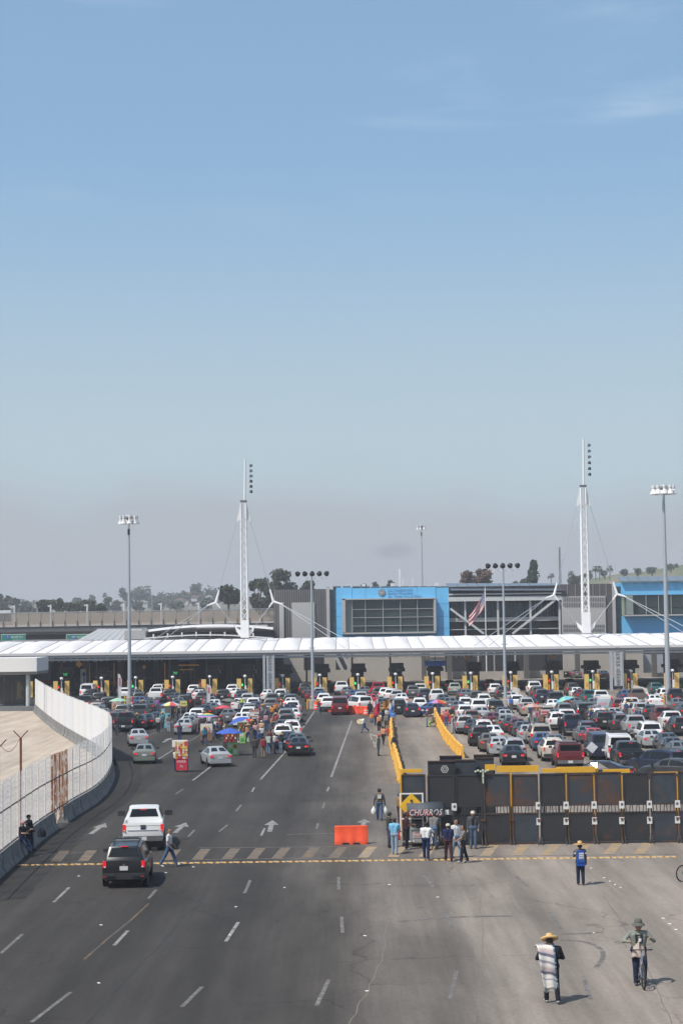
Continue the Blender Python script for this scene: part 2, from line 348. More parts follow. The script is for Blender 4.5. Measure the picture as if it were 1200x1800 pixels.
# cut the sheet where the ground starts to rise
bmesh.ops.bisect_plane(bmx, geom=bmx.verts[:]+bmx.edges[:]+bmx.faces[:], plane_co=(0, 120, 0), plane_no=(0, 1, 0))
for v in bmx.verts: v.co.z = gz(v.co.y)+.004
bmx.normal_update()
ym_ = bpy.data.meshes.new('yard'); bmx.to_mesh(ym_); bmx.free(); ym_.materials.append(ground_mat('yard_concrete', 'yard'))
if ym_.polygons[0].normal.z < 0: ym_.flip_normals()
tag(link('pavement_yard', ym_), 'pale concrete yard behind the white fence', kind='structure')
jconc = M('barrier_concrete', (.20, .195, .185), .9, var=.22, scale=1.5, bump=.3, var2=((.10, .1, .098), .5, .7, 1.3))
def jersey(L, h=.92, w=.62):
    prof = [(-w/2, 0), (w/2, 0), (w/2, .08), (w*.28, .34), (.09, h), (-.09, h), (-w*.28, .34), (-w/2, .08)]
    b = MB(); n = len(prof); b.v = [(x, y, z) for y in (-L/2, L/2) for x, z in prof]
    b.f = [tuple(range(n))[::-1] if False else tuple(range(n)), tuple(range(2*n-1, n-1, -1))] + [((i+1) % n, i, n+i, n+(i+1) % n) for i in range(n)]; b.m = [0]*len(b.f); return b
jm = jersey(2.9).mesh('jersey_barrier', jconc)
lite = M('sunlit_side_concrete', (.40, .385, .36), .9, var=.15, scale=1.5)
def heading(a, b_): d = b_-a; return math.atan2(-d.x, d.y)
for pts, lab in ((nearp, 'grey concrete barrier under the open white bar fence along the road'), (farp, 'concrete barrier under the white fence bordering the pale yard')):
    rs = resample(pts, 3.0)
    for a, b_ in zip(rs, rs[1:]):
        mid_ = (a+b_)/2
        if lab[0] == 'g' and 99.6 < mid_.y < 104.2: continue
        o = link('jersey_barrier', jm, None, (mid_.x, mid_.y, gz(mid_.y)-.02), heading(a, b_)+RND.uniform(-.015, .015)); tag(o, lab, 'barrier', lab[:40])
fwhite = M('fence_white', (.76, .76, .75), .55, var=.08, var2=((.42, .27, .17), .66, .74, 1.1)); fcream = M('fence_cream', (.74, .72, .68), .6, var=.1, var2=((.4, .26, .17), .64, .74, 1.3)); fgrey = M('fence_grey', (.70, .71, .72), .6, var=.12); frust = M('fence_rust', (.25, .09, .035), .9, var=.3, var2=((.6, .57, .53), .5, .6, 1.5)); fdark = M('fence_rail', (.06, .06, .065), .7)
def fence(name, label, pts, step, slats, sw_, z0, z1, lean=0., rust=()):
    rs = resample(pts, step); root = thing(name, label, 'fence', (0, 0, 0))
    pm = []
    for k in range(3):
        b = MB(); r = random.Random(k)
        for i in range(slats):
            x = (i+.5)/slats*step-step/2; h = z1+r.uniform(-.08, .09)
            if r.random() < .06 and step < 1.5: continue
            b.box((0, x, (z0+h)/2), (.014 if step < 1.5 else .02, sw_, h-z0))
        if step < 1.5:
            for q in range(13): b.box((0, 0, z0+.05+q*(z1-z0-.1)/12), (.012, step, .014))
        for mm in (fwhite, fwhite, fcream, fgrey): pm.append(b.mesh('fence_panel', mm))
    rm = MB(); [rm.box((0, i/3*step-step/2+.1, (z0+z1)/2), (.03, .1, z1-z0)) for i in range(3)]; rmm = rm.mesh('fence_panel', frust)
    po = MB(); po.box((.05, 0, (z0-.45+z1)/2), (.06, .085, z1-z0+.45)); pmesh = po.mesh('post', fwhite); pmr = po.mesh('post', frust)
    rl = MB(); rl.box((.02, 0, 0), (.03, step, .06)); rlm = rl.mesh('rail', fdark)
    for i, (a, b_) in enumerate(zip(rs, rs[1:])):
        mid_ = (a+b_)/2; hd = heading(a, b_); zb = gz(mid_.y); rr = i in rust
        link('fence_panel', rmm if rr else RND.choice(pm), root, (mid_.x, mid_.y, zb+RND.uniform(-.04, .04)), hd+RND.uniform(-.03, .03))
        if i % 2 == 0 or rr: link('post', pmr if rr or i % 22 == 5 else pmesh, root, (a.x, a.y, zb), hd)
        for z in ((z0+.22, z0+1.9) if step < 1.5 else (z1+.02,)): link('rail', rlm, root, (mid_.x+.03, mid_.y, zb+z), hd)
    return root
NR = len(resample(nearp, 1.2)); ru = [i for i, p in enumerate(resample(nearp, 1.2)) if 99 < p.y < 104]
fence('roadside_fence', 'open white bar fence with dark rails and a rusted gate beside the road', nearp, 1.2, 5, .034, .78, 4.0, rust=ru)
fence('yard_fence', 'bright white panel fence running up to the booths beside the pale yard', farp, 1.6, 8, .185, .7, 4.0)
rusty = M('rust_brown', (.16, .055, .03), .9, var=.3)
for (pxx, pyt, Yd) in ((37, 1283, 92), (-2, 1300, 84)):
    top = at(pxx, pyt+14, Yd); r = thing('barbed_wire_post', 'rust brown steel post with forked top behind the white fence', 'post', (top.x, Yd, 0), 0, 'forked rusty posts')
    MB().tube((0, 0, 0), (0, 0, top.z), .06, n=8).build('upright', rusty, r)
    for s in (-1, 1): MB().bar((0, 0, top.z-.02), (s*.36, 0, top.z+.36), .05).build('fork_arm', rusty, r)
wa = at(36, 1297, 92); wb = at(-2, 1305, 84); wv = MB()
for i in range(10):
    t0, t1 = i/10, (i+1)/10; q = [wa.lerp(wb, t)-Vector((0, 0, .55*sin(pi*t))) for t in (t0, t1)]; wv.tube(q[0], q[1], .012, n=5)
tag(wv.build('barbed_wire', rusty), 'slack rusty wire hung between the forked posts', 'wire')
# ---- small white shed with its glazed booth at the yard's end
r = thing('gate_shed', 'white roofed glazed gate shed at the end of the yard', 'shed', (0, 0, 0))
c, d = rectbox(-40, 1157, 65, 1181, 226, 9); MB().box(c, d).build('fascia', M('shed_white', (.72, .71, .68), .5, var=.05), r)
c2_, d2_ = rectbox(-40, 1181, 65.5, 1186, 226.2, 8.6); MB().box(c2_-Vector((0, 0, .01)), d2_).build('soffit', M('shed_grey', (.2, .19, .18), .6), r)
c3_, d3_ = rectbox(-40, 1242, 62, 1250, 226.4, 7); d3_ = (d3_[0], d3_[1], d3_[2]+.5); MB().box(c3_-Vector((0, 0, .25)), d3_).build('plinth', M('shed_base', (.15, .16, .165), .8), r)
p0 = at(50, 1243, 227); p1 = at(50, 1186, 227); MB().tube(p0, p1, .28, n=14).build('column', M('shed_column', (.42, .45, .44), .5), r, smooth=40)
pd = rectbox(42, 1186, 47, 1242, 228, .4); MB().box(pd[0], pd[1]).build('mullion', black, r)
for q0 in (7, 21): pd = rectbox(q0, 1186, q0+.9, 1242, 227, .1); MB().box(*pd).build('mullion', black, r)
pd = rectbox(-38, 1187, 42, 1241, 233, .06); MB().box(*pd).build('pane', M('shed_glass', (.05, .06, .065), .1, alpha=.72), r)
# ================================================================== wall of rusted steel gates
stl = M('gate_steel_blue', (.050, .060, .072), .55, .25, var=.35, scale=1.2, var2=((.15, .062, .03), .54, .72, .9)); stk = M('gate_steel_black', (.034, .035, .038), .55, .2, var=.3, scale=1.0, var2=((.09, .042, .024), .6, .75, .8)); strs = M('gate_steel_rust', (.10, .05, .03), .75, .1, var=.35, scale=1.5, var2=((.042, .050, .060), .38, .56, .8)); fr = M('gate_frame_rust', (.078, .042, .03), .85, var=.35, var2=((.03, .03, .033), .5, .6, 1.2))
paper = M('notice_paper', (.68, .67, .64), .7, var=.06)
YW = 90.0
xs = [705+0, 750, 799.5, 848.5, 898, 947, 995, 1044, 1093, 1141, 1190, 1239, 1288]
kinds = [stl, stk, stk, strs, strs, stk, strs, strs, stk, stl, stl, stk]
def zat(py, px=950): return at(px, py, YW).z
for i in range(12):
    xa = at(xs[i], 1420, YW).x; xb = at(xs[i+1], 1420, YW).x; w = xb-xa-.07; cx = (xa+xb)/2; yo = YW+(.0 if i else .35)+RND.uniform(-.05, .05)
    ordn = ['first', 'second', 'third', 'fourth', 'fifth', 'sixth', 'seventh', 'eighth', 'ninth', 'tenth', 'eleventh', 'twelfth'][i]
    lab = {id(strs): 'rust mottled', id(stk): 'soot black', id(stl): 'blue grey'}[id(kinds[i])]+' steel gate panel, '+ordn+' along from the yellow diamond sign end'
    r = thing('steel_gate_panel', lab, 'gate', (cx, yo, 0), RND.uniform(-.012, .012), 'steel gate panels in a row')
    H1 = 3.42+RND.uniform(-.03, .05); g0, g1 = 1.52, 1.86
    MB().box((0, 0, (g1+H1)/2), (w-.12, .05, H1-g1-.06)).build('upper_plate', kinds[i], r); MB().box((0, 0, (g0+.08)/2), (w-.12, .05, g0-.16)).build('lower_plate', kinds[(i*5+2) % 12] if kinds[i] is strs else kinds[i], r)
    for s in (-1, 1): MB().box((s*(w/2-.035), -.02, H1/2), (.07, .09, H1)).build('stile', fr if kinds[i] is not stk else stk, r)
    for z in (.05, g0-.02, g1+.02, H1-.03): MB().box((0, -.015, z), (w-.145, .075, .07)).build('crossbar', stk if kinds[i] is stk else fr, r)
    for k in range(7): MB().bar(((k-3)/7*w*.9, 0, g0), ((k-3)/7*w*.9+RND.choice((-.03, 0, .04)), 0, g1), .035).build('bar', stk, r)
    for s in (-1, 1):
        MB().box((s*(w/2-.03), -.08, 1.2), (.1, .07, .06)).build('hinge', rusty, r); MB().bar((s*(w/2-.05), -.05, .35), (s*(w/2-.05), -.42, .03), .05).build('foot', stk, r)
    if i >= 4 or i == 1:
        for z, dz in ((1.87, .36), (1.10, .34)):
            if i == 1 and z < 1.5: continue
            o = MB().box((w/2+.0+RND.uniform(-.03, .03), -.095, z), (.25, .012, dz)).build('notice', paper, r); MB().box((w/2, -.103, z+.02), (.11, .004, .12)).build('printed_block', M('notice_print', (.08, .08, .08), .8), o)
# yellow steel frames standing behind the gates
r = None
for k, (xa_, xb_, ya_, yb_, xp) in enumerate(((852, 870, 1344, 1354, None), (873, 946, 1346, 1357, 897), (952, 984, 1351, 1358, None), (977, 1046, 1348, 1358, 994), (1059, 1106, 1352, 1359, 1093), (1149, 1190, 1357, 1360, 1189), (704, 741, 1352, 1358, 706), (1030, 1050, 1350, 1357, 1043))):
    c, d = rectbox(xa_, ya_, xb_, yb_, YW+.75+k*.02, .12); r = thing('yellow_barrier_frame', 'yellow painted steel beam frame behind the rusted gates' , 'frame', (c.x, c.y, 0), 0, 'yellow beams behind the gates')
    MB().box((0, 0, c.z), d).build('beam', yellow, r)
    if xp: x0 = at(xp, 1400, YW+.7).x-c.x; MB().box((x0, -.02, c.z/2-.1), (.13, .08, c.z-.2)).build('post', yellow, r)
    else:
        for s in (-.4, .4): MB().box((s*d[0], .05, c.z/2), (.08, .05, c.z-.3)).build('post', black, r)
# second, taller row of plates with the painted white mark
for k, (xa_, xb_, ya_) in enumerate(((751, 800, 1337), (800, 836, 1335), (836, 868, 1331), (772, 812, 1328), (832, 868, 1326))):
    Yk = YW+1.6+.22*(k)+(.9 if k > 2 else 0); c, d = rectbox(xa_, ya_, xb_, 1380, Yk, .06); top_ = c.z+d[2]/2
    r = thing('loose_steel_plate', ('dark steel plate with painted white emblem standing behind the gates' if k == 0 else 'tall dark steel plate standing behind the gates'), 'steel plate', (c.x, Yk, 0), 0, None if k == 0 else 'spare steel plates')
    MB().box((0, 0, top_/2), (d[0]-.03, .06, top_)).build('plate', [stk, stl, stl, stk, stk][k], r); MB().box((0, -.05, top_-.03), (d[0], .05, .06)).build('rim', fr, r)
    if k == 0:
        e = MB(); zc = at(783, 1352, Yk).z
        for q in range(10): e.bar((-.02+.05*cos(q*pi/5)+.18, -.04, zc+.05*sin(q*pi/5)), (.16+.19*cos(q*pi/5), -.04, zc+.17*sin(q*pi/5)), .028, .02)
        for q in range(6): e.bar((.16+.19*cos(q*pi/3), -.042, zc+.19*sin(q*pi/3)), (.16+.19*cos(q*pi/3+pi/3), -.042, zc+.19*sin(q*pi/3+pi/3)), .03, .02)
        e.build('painted_emblem', paper, r)
sc_ = thing('clamp_stand', 'pale splashed clamp bolts at the head of the gates', 'clamp', (at(848, 1360, YW).x, YW-.12, 0))
for q in range(7): MB().lathe([(0, -.05), (.055, -.03), (.055, .03), (0, .05)], 8, ((q-3)*.12 if q < 6 else 0, 0, 3.58+.05*(q % 2) if q < 6 else 3.35)).build('bolt', M('pale_green', (.55, .62, .45), .7), sc_)
MB().box((0, 0, 3.3), (.06, .06, .6)).build('stem', M('pale_green', (.55, .62, .45), .7), sc_)
# ================================================================== plastic barriers, drums
def wbarrier(L=2.0, h=1.0, w=.5, feet=True):
    prof = [(-w/2, 0), (w/2, 0), (w/2, .2), (w*.26, .42), (.1, h*.97), (.06, h), (-.06, h), (-.1, h*.97), (-w*.26, .42), (-w/2, .2)]
    n = len(prof); b = MB(); ys = [-L/2, -L/2+.06, -L*.28, -L*.25, -L*.08, -L*.05, L*.05, L*.08, L*.25, L*.28, L/2-.06, L/2]
    for k, y in enumerate(ys):
        e = .86 if k in (0, len(ys)-1) else 1.; lift = .1 if k in (3, 4, 7, 8) else 0.; dx = .92 if k in (3, 4, 7, 8) else 1.
        b.v += [(x*e*dx, y, z*(.97 if e < 1 else 1.)+(lift if z == 0 else 0)) for x, z in prof]
    for k in range(len(ys)-1): b.f += [(k*n+(i+1) % n, k*n+i, (k+1)*n+i, (k+1)*n+(i+1) % n) for i in range(n)]
    b.f += [tuple(range(n)), tuple(range(len(ys)*n-1, (len(ys)-1)*n-1, -1))]; b.m = [0]*len(b.f); return b
ypl = M('yellow_plastic', (.80, .42, .045), .5, var=.14, var2=((.72, .50, .18), .55, .7, .8)); ym1 = wbarrier(1.9, 1.0, .42).mesh('plastic_barrier', ypl, smooth=30)
def lane_of_barriers(pix, lab):
    pts = smooth([P(*q) for q in pix], 2); rs = resample(pts, 1.95)
    for a, b_ in zip(rs, rs[1:]):
        mid_ = (a+b_)/2; o = link('plastic_barrier', ym1, None, (mid_.x+RND.uniform(-.04, .04), mid_.y, gz(mid_.y)), heading(a, b_)+RND.uniform(-.07, .07)); tag(o, lab, 'barrier', lab[:36])
lane_of_barriers(((705, 1377), (699, 1350), (691, 1327), (687.5, 1300), (687, 1278)), 'yellow plastic water barrier in the line where flag sellers lean')
lane_of_barriers(((812, 1333), (793, 1314), (776, 1289), (762, 1256)), 'yellow plastic water barrier beside the packed eastern lanes')
op = M('orange_plastic', (.80, .085, .022), .45, var=.12, var2=((.62, .16, .09), .58, .7, 1.5)); om = wbarrier(1.62, .9, .5).mesh('plastic_barrier', op, smooth=30)
p = P(617, 1484.5); tag(link('plastic_barrier', om, None, (p.x, p.y+.25, 0), pi/2+.03), 'bright red orange plastic barrier standing alone on the road', 'barrier')
for x_, y_, rz in ((589, 1251, 1.5), (614, 1254, 1.3), (637, 1255.5, 1.65), (629, 1255, 1.5)):
    p = P(x_, y_); tag(link('plastic_barrier', om, None, p, rz), 'orange plastic barrier closing the empty lanes between drums', 'barrier', 'orange barriers across the lanes')
dm = MB(); dm.lathe([(0, .02), (.33, .02), (.33, .1), (.29, .12), (.285, .38), (.27, .4), (.265, .66), (.25, .68), (.245, .92), (.2, .96), (.06, 1.0), (0, 1.0)], 14); dmm = dm.mesh('drum_body', op, smooth=40)
bm_ = MB(); bm_.lathe([(.292, .2), (.288, .33)], 14); bm_.lathe([(.273, .48), (.27, .6)], 14); bmm = bm_.mesh('reflective_band', paper, smooth=40)
for x_, y_ in ((574, 1250), (579.5, 1251), (600, 1252), (643.5, 1257), (646, 1256), (555.5, 1247.5), (1113, 1243), (683, 1253)):
    p = P(x_, y_); r = thing('traffic_drum', 'orange traffic drum with white reflective bands', 'traffic drum', p, 0, 'orange traffic drums'); link('drum_body', dmm, r); link('reflective_band', bmm, r)
# ================================================================== booth canopy
YC = 262.0
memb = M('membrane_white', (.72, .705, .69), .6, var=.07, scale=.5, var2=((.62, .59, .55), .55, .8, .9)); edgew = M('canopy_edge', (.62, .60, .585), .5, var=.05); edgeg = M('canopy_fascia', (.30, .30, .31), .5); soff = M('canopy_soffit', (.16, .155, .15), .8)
cn = thing('booth_canopy', 'long white tensile canopy over the inspection booths', 'canopy', (0, YC, 0))
ZF, ZR, DY = at(600, 1141, YC).z, at(600, 1120.5, YC+23).z, 23.
def pillow(w, bulge):
    b = MB(); nx, ny = 7, 5
    for j in range(ny+1):
        for i in range(nx+1):
            u, v = i/nx, j/ny; s = (4*u*(1-u))*(4*v*(1-v))
            b.v.append(((u-.5)*w*.985, v*DY, ZF+(ZR-ZF)*v+bulge*s**.7))
    b.f = [(j*(nx+1)+i, j*(nx+1)+i+1, (j+1)*(nx+1)+i+1, (j+1)*(nx+1)+i) for j in range(ny) for i in range(nx)]; b.m = [0]*len(b.f); return b.mesh('membrane_panel', memb, smooth=60)
big_, sml = pillow(3.55, .55), pillow(1.85, .2); seam = MB(); seam.tube((0, 0, ZF+.03), (0, DY, ZR+.03), .055, n=6); seamm = seam.mesh('seam_rib', edgeg)
x = -64.; k = 0
while x < 64:
    w = 3.55 if k % 2 == 0 else 1.85; link('membrane_panel', big_ if k % 2 == 0 else sml, cn, (x+w/2, 0, 0)); link('seam_rib', seamm, cn, (x+w, 0, 0)); x += w; k += 1
def cb(nm, y0, y1, z0, z1, mt, x0=-66, x1=66): return MB().box(((x0+x1)/2, (y0+y1)/2, (z0+z1)/2), (x1-x0, y1-y0, z1-z0)).build(nm, mt, cn)
zz = lambda py, Y=YC: at(600, py, Y).z
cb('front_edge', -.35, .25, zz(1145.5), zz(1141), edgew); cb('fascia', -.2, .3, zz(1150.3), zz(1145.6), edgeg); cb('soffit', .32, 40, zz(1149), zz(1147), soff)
tb = MB(); tb.tube((-66, .1, zz(1153.5)), (66, .1, zz(1153.5)), .16, n=10); tb.build('gutter_pipe', steel, cn, smooth=40)
cb('rear_edge', DY, DY+.5, ZR-.7, ZR, edgew); cb('rear_roof', DY+.5, 40, ZR-.35, ZR-.12, edgew)
lt = M('sign_letters', (.52, .51, .50), .5)
for pxc, py in ((162, 1160.5), (722, 1153.3)):
    p = at(pxc, py, YC+.6); o = thing('canopy_lettering', 'pale letters SAN YSIDRO PORT OF ENTRY under the canopy '+('before the dark west shed' if pxc < 600 else 'before the tan concrete wall'), 'lettering', p); tx = 'SAN YSIDRO PORT OF ENTRY'
    for k, ch in enumerate(tx):
        if ch != ' ': l_ = textmesh('letter', ch, .82, lt, .05, o); l_.location = ((k-11.5)*20.9/24, 0, 0)
# sign pylons that carry the canopy
for pxc, y0, y1 in ((470, 1152, 1214), (1080, 1145, 1206)):
    p = at(pxc, 1190, YC-3); zt = at(pxc, y0, YC-3).z; zb = gz(YC-3); s_ = 1 if pxc < 600 else 1.2
    r = thing('sign_pylon', 'grey column sign reading UNITED STATES upright ' + ('beside the umbrella vendors lanes' if pxc < 600 else 'above the packed eastern lanes'), 'sign', (p.x, YC-3, zb)); h = zt-zb
    MB().box((-.45*s_, 0, h/2), (.34*s_, .4, h)).build('column', steel, r); MB().box((.40*s_, 0, h*.56), (1.0*s_, .22, h*.86)).build('panel', M('pylon_panel', (.40, .41, .42), .5, var=.05), r)
    MB().box((.97*s_, 0, h/2), (.1, .26, h)).build('trim', steel, r); MB().box((.40*s_, 0, h*.125), (.95*s_, .2, h*.07)).build('display', black, r)
    o = textmesh('lettering', 'UNITED STATES', .62*s_, M('pylon_letters', (.15, .155, .16), .5), .02, r, space=1.15); o.rotation_euler = (pi/2, -pi/2, 0); o.location = (.40*s_, -.15, h*.58)
for pxc in (180, 245, 308, 372, 548, 628, 762, 896, 969, 1177, 117, 695, 830):
    p = at(pxc-9, 1190, YC+9); zb = gz(YC+9); MB().tube((0, 0, 0), (0, 0, zz(1148)-zb), .14, n=8).build('column', soff, cn, (p.x, 9, zb))
# ================================================================== masts
def mast(name, label, pxb, pyb, py_s, py_l, py_t, pxt, stars, guys, Y=276.):
    b0 = at(pxb, pyb, Y); r = thing(name, label, 'mast', (b0.x, Y, b0.z)); zf = lambda py: at(pxb, py, Y).z-b0.z; wb, wt = .62, .48
    z1, z2, z3 = zf(py_s), zf(py_l), zf(py_t); dx = at(pxt, py_t, Y).x-b0.x
    MB().box((0, 0, z1/2), (2*wb, 1.1, z1)).build('base', white, r)
    zp = zf(py_l+26*-1)
    for sx in (-1, 1):
        for sy in (-1, 1): MB().bar((sx*(wb-.14), sy*.4, z1), (sx*(wt-.12), sy*.3, z2+2.2), .2).build('chord', white, r)
    n = 12; lz = MB()
    for i in range(n):
        a = z1+(z2-z1)*i/n; c = z1+(z2-z1)*(i+1)/n
        for y in (-.42, .42):
            lz.bar((-.42, y, a), (.42, y, c), .06); lz.bar((.42, y, a), (-.42, y, c), .06)
    tag(lz.build('lattice', white, r), None, kind='stuff')
    for s in (-1, 1):
        f = MB(); f.poly([(s*.34, -.12, z2+2.6), (s*.44, -.12, z2-.1), (s*1.0, -.12, z2-.7), (s*1.0, -.12, z2-.1)], .24, (0, 1, 0)); f.build('fin', white, r)
        f = MB(); f.poly([(s*wb, -.15, .15), (s*wb, -.15, 1.1), (s*1.5, -.15, 1.75), (s*1.25, -.15, .9)], .3, (0, 1, 0)); f.build('base_bracket', white, r)
    MB().box((0, 0, z2+2.5), (1.0, .8, .28)).build('cap', M('mast_cap', (.12, .13, .13), .5), r)
    MB().tube((dx*.3, 0, z2+2.3), (dx*.6, 0, z3), .17, .15, 10).build('spire', white, r, smooth=40)
    for i in range(6):
        z = z3-1.0-i*(z3-z2-2.6)*.125; fl = MB(); q = Matrix.Rotation(-.5 if i < 3 else .25, 3, 'Y'); x0 = dx*.6+.85
        fl.lathe([(.1, .22), (.2, .15), (.27, -.18), (.22, -.22), (0, -.22)], 10, (x0, 0, z), q); o = fl.build('floodlight', M('lamp_housing', (.13, .14, .15), .4, .5) if i < 3 else black, r, smooth=40)
        MB().bar((dx*.6+.15, 0, z), (x0, 0, z-.03), .06).build('lamp_arm', white, o)
    for s, (sx, sy) in zip((-1, 1), stars):
        q = at(sx, sy, Y)-b0; st = MB(); top = Vector((s*1.0, 0, z2-.5)); d = (top-q).normalized(); dn = (Vector((s*1.35, 0, 1.4))-q).normalized(); sd = Vector((s, -.3, -.35)).normalized()
        st.tube(q, q+d*1.9, .2, .12, 8); st.tube(q, q+dn*1.1, .17, .09, 8); st.tube(q, q+sd*1.5, .17, .09, 8); st.build('stay_node', white, r, smooth=40)
        MB().tube(q+d*1.5, top, .045, n=6).build('stay_cable', steel, r); MB().tube(q+dn, (s*1.35, 0, 1.5), .04, n=6).build('stay_cable', steel, r)
        e = at(*guys[s], YC+1)-b0
        for o_ in (-.5, .5): MB().tube(q+sd*1.2, e+Vector((o_*2.2, 0, 0)), .04, n=6).build('stay_cable', steel, r)
mast('lattice_mast', 'white lattice mast with stay cables standing by the overpass', 430.5, 1121, 1090, 910, 807, 433.5, ((379.5, 1059), (480.5, 1057)), {-1: (250, 1145), 1: (620, 1139)})
mast('lattice_mast', 'white lattice mast with stay cables in front of the slate grey block', 1029.5, 1113, 1076, 883, 771, 1026, ((973, 1046), (1083.5, 1044)), {-1: (846, 1135), 1: (1235, 1125)})
# ================================================================== lamp poles
def lamp_base(r, s=1.):
    MB().lathe([(0, 0), (.62*s, 0), (.6*s, 1.05), (.3, 1.12), (0, 1.12)], 14).build('footing', conc, r, smooth=40)
    for a in range(4): q = (.78*s*cos(a*pi/2+.6), .78*s*sin(a*pi/2+.6)); MB().tube((*q, 0), (*q, 1.2), .09, n=8).build('bollard', yellow, r)
def ring_lamp(pxb, pyb, pxt, pyt, wpx, label, Y=None, n=8, rb=.26):
    p = P(pxb, pyb) if Y is None else at(pxb, pyb, Y); t = at(pxt, pyt, p.y); r = thing('ring_lamp_pole', label, 'lamp post', p); h = t.z-p.z; R_ = wpx/2*p.y/F; lamp_base(r, .9)
    MB().tube((0, 0, 1), (0, 0, h-.3), rb, rb*.5, 12).build('pole', steel, r, smooth=40); MB().lathe([(.1, h-.5), (.55, h-.2), (.6, h), (.3, h+.25), (0, h+.3)], 12).build('crown', steel, r, smooth=40)
    MB().tube((0, 0, h-2.4), (0, 0, h-1.6), .16, n=8).build('collar', black, r)
    for i in range(n):
        a = 2*pi*i/n+.25; x, y = R_*.86*cos(a), R_*.86*sin(a); l = MB(); k = R_*.28
        l.lathe([(k*.5, .45), (k*.55, .1), (k*.4, 0), (k*1.0, -.5), (k*1.05, -.62), (0, -.6)], 10, (x, y, h-.35)); o = l.build('luminaire', white, r, smooth=50); MB().bar((0, 0, h-.25), (x, y, h-.3), .07).build('spoke', steel, o)
ring_lamp(228.5, 1240, 227, 908, 33, 'tall grey lamp pole with ring of white lamps among the vendors')
ring_lamp(1174, 1238, 1165, 855, 42, 'thick grey lamp pole with wide ring of white lamps by the east lanes', n=10, rb=.34)
ring_lamp(742, 1045, 741, 924, 16, 'distant lamp pole with small ring of lamps behind the blue building', Y=430, n=6, rb=.2)
def t_lamp(pxb, pyb, pxt, pyt, x0, x1, label):
    p = P(pxb, pyb); t = at(pxt, pyt, p.y); r = thing('floodlight_pole', label, 'lamp post', p); h = t.z-p.z; lamp_base(r); a = at(x0, pyt, p.y).x-p.x; b_ = at(x1, pyt, p.y).x-p.x
    MB().tube((0, 0, 1), (0, 0, h), .2, .11, 12).build('pole', steel, r, smooth=40); MB().bar((a+.3, 0, h-.35), (b_-.3, 0, h-.35), .09).build('crossarm', white, r); MB().box((0, 0, 1+(h-1)*.42), (.7, .2, .12)).build('bracket', steel, r)
    for i in range(5):
        x = a+(b_-a)*i/4; l = MB(); q = Matrix.Rotation(.9, 3, 'X') @ Matrix.Rotation((i-2)*.25, 3, 'Y')
        l.lathe([(.1, .3), (.24, .22), (.34, -.1), (.3, -.16), (0, -.16)], 10, (x, 0, h+.25), q); o = l.build('floodlight', black, r, smooth=40); MB().bar((x, 0, h-.35), (x, 0, h+.15), .06).build('stem', white, o)
t_lamp(550, 1246, 548, 1012, 523, 574, 'slim pole with five black floodlights beside the orange drums')
t_lamp(888, 1245, 882.5, 998, 857, 909, 'slim pole with five black floodlights in front of the flag')
# ================================================================== inspection booths and portals
bdark = M('booth_dark', (.030, .033, .038), .45, var=.1); bglass = M('booth_glass', (.02, .025, .03), .12); led = M('led_green', (.05, .75, .22), .5, emit=1.2, var=0); ledd = M('led_dim', (.03, .09, .05), .5, emit=.12)
portal_y = M('portal_cream_yellow', (.72, .47, .13), .5, var=.08); pod = M('camera_pod', (.75, .75, .74), .35); ipale = M('island_concrete', (.40, .38, .34), .85, var=.15); redl = M('red_signal', (.8, .03, .02), .4, emit=.8, var=0)
bx = [52, 117, 180, 245, 308, 372, 435, 500, 565, 628, 695, 762, 830, 896, 969, 1035, 1102, 1177, 1240]
proto = None; recs = {}
for i, q in enumerate(bx):
    Y = YC+12; p = at(q+2, 1205, Y); zb = gz(Y)
    lab = 'dark booth with glowing green lane sign' if i in (1, 4) else ('dark inspection booth with green lane board' if i == 10 else 'dark glazed inspection booth on its island under the canopy')
    r = thing('inspection_booth', lab, 'booth', (p.x, Y, zb), 0, None if i in (10,) else ('booths under the canopy' if i not in (1, 4) else 'booths with lit green signs'))
    MB().box((0, 0, 1.35), (1.55, 3.2, 2.7)).build('cabin', bdark, r); MB().box((.1, -1.62, 1.75), (1.15, .06, 1.0)).build('window', bglass, r)
    MB().box((0, -.6, 3.0), (2.35, 4.6, .5)).build('head_box', bdark, r); MB().box((.0, -1.2, 3.62), (2.0, 2.4, .72)).build('roof_unit', bdark, r)
    o = MB().box((.15, -2.94, 3.0), (1.9, .05, .42)).build('sign_board', M('lane_board_green', (.02, .09, .07), .5) if i == 10 else black, r)
    for s_, tx in ((.1, 'Ready'), (-.1, 'Lane')) if i in (1, 4, 10) else (): t = textmesh('sign_text', tx, .26, led if i != 10 else paper, 0, o); t.location = (.15, -2.98, 3.0+s_)
    MB().box((-.5, -2.96, 2.55), (.7, .08, .16)).build('lamp_strip', M('booth_strip', (.45, .45, .44), .5), r); MB().box((0, -.3, .18), (1.9, 6.2, .36)).build('island', ipale, r)
    MB().tube((-.75, -2.6, .3), (-.75, -2.6, 1.5), .1, n=8).build('bollard', yellow, r)
pil = MB(); pil.box((0, 0, 1.25), (.62, .42, 2.3)); pilm = pil.mesh('portal_pillar', portal_y)
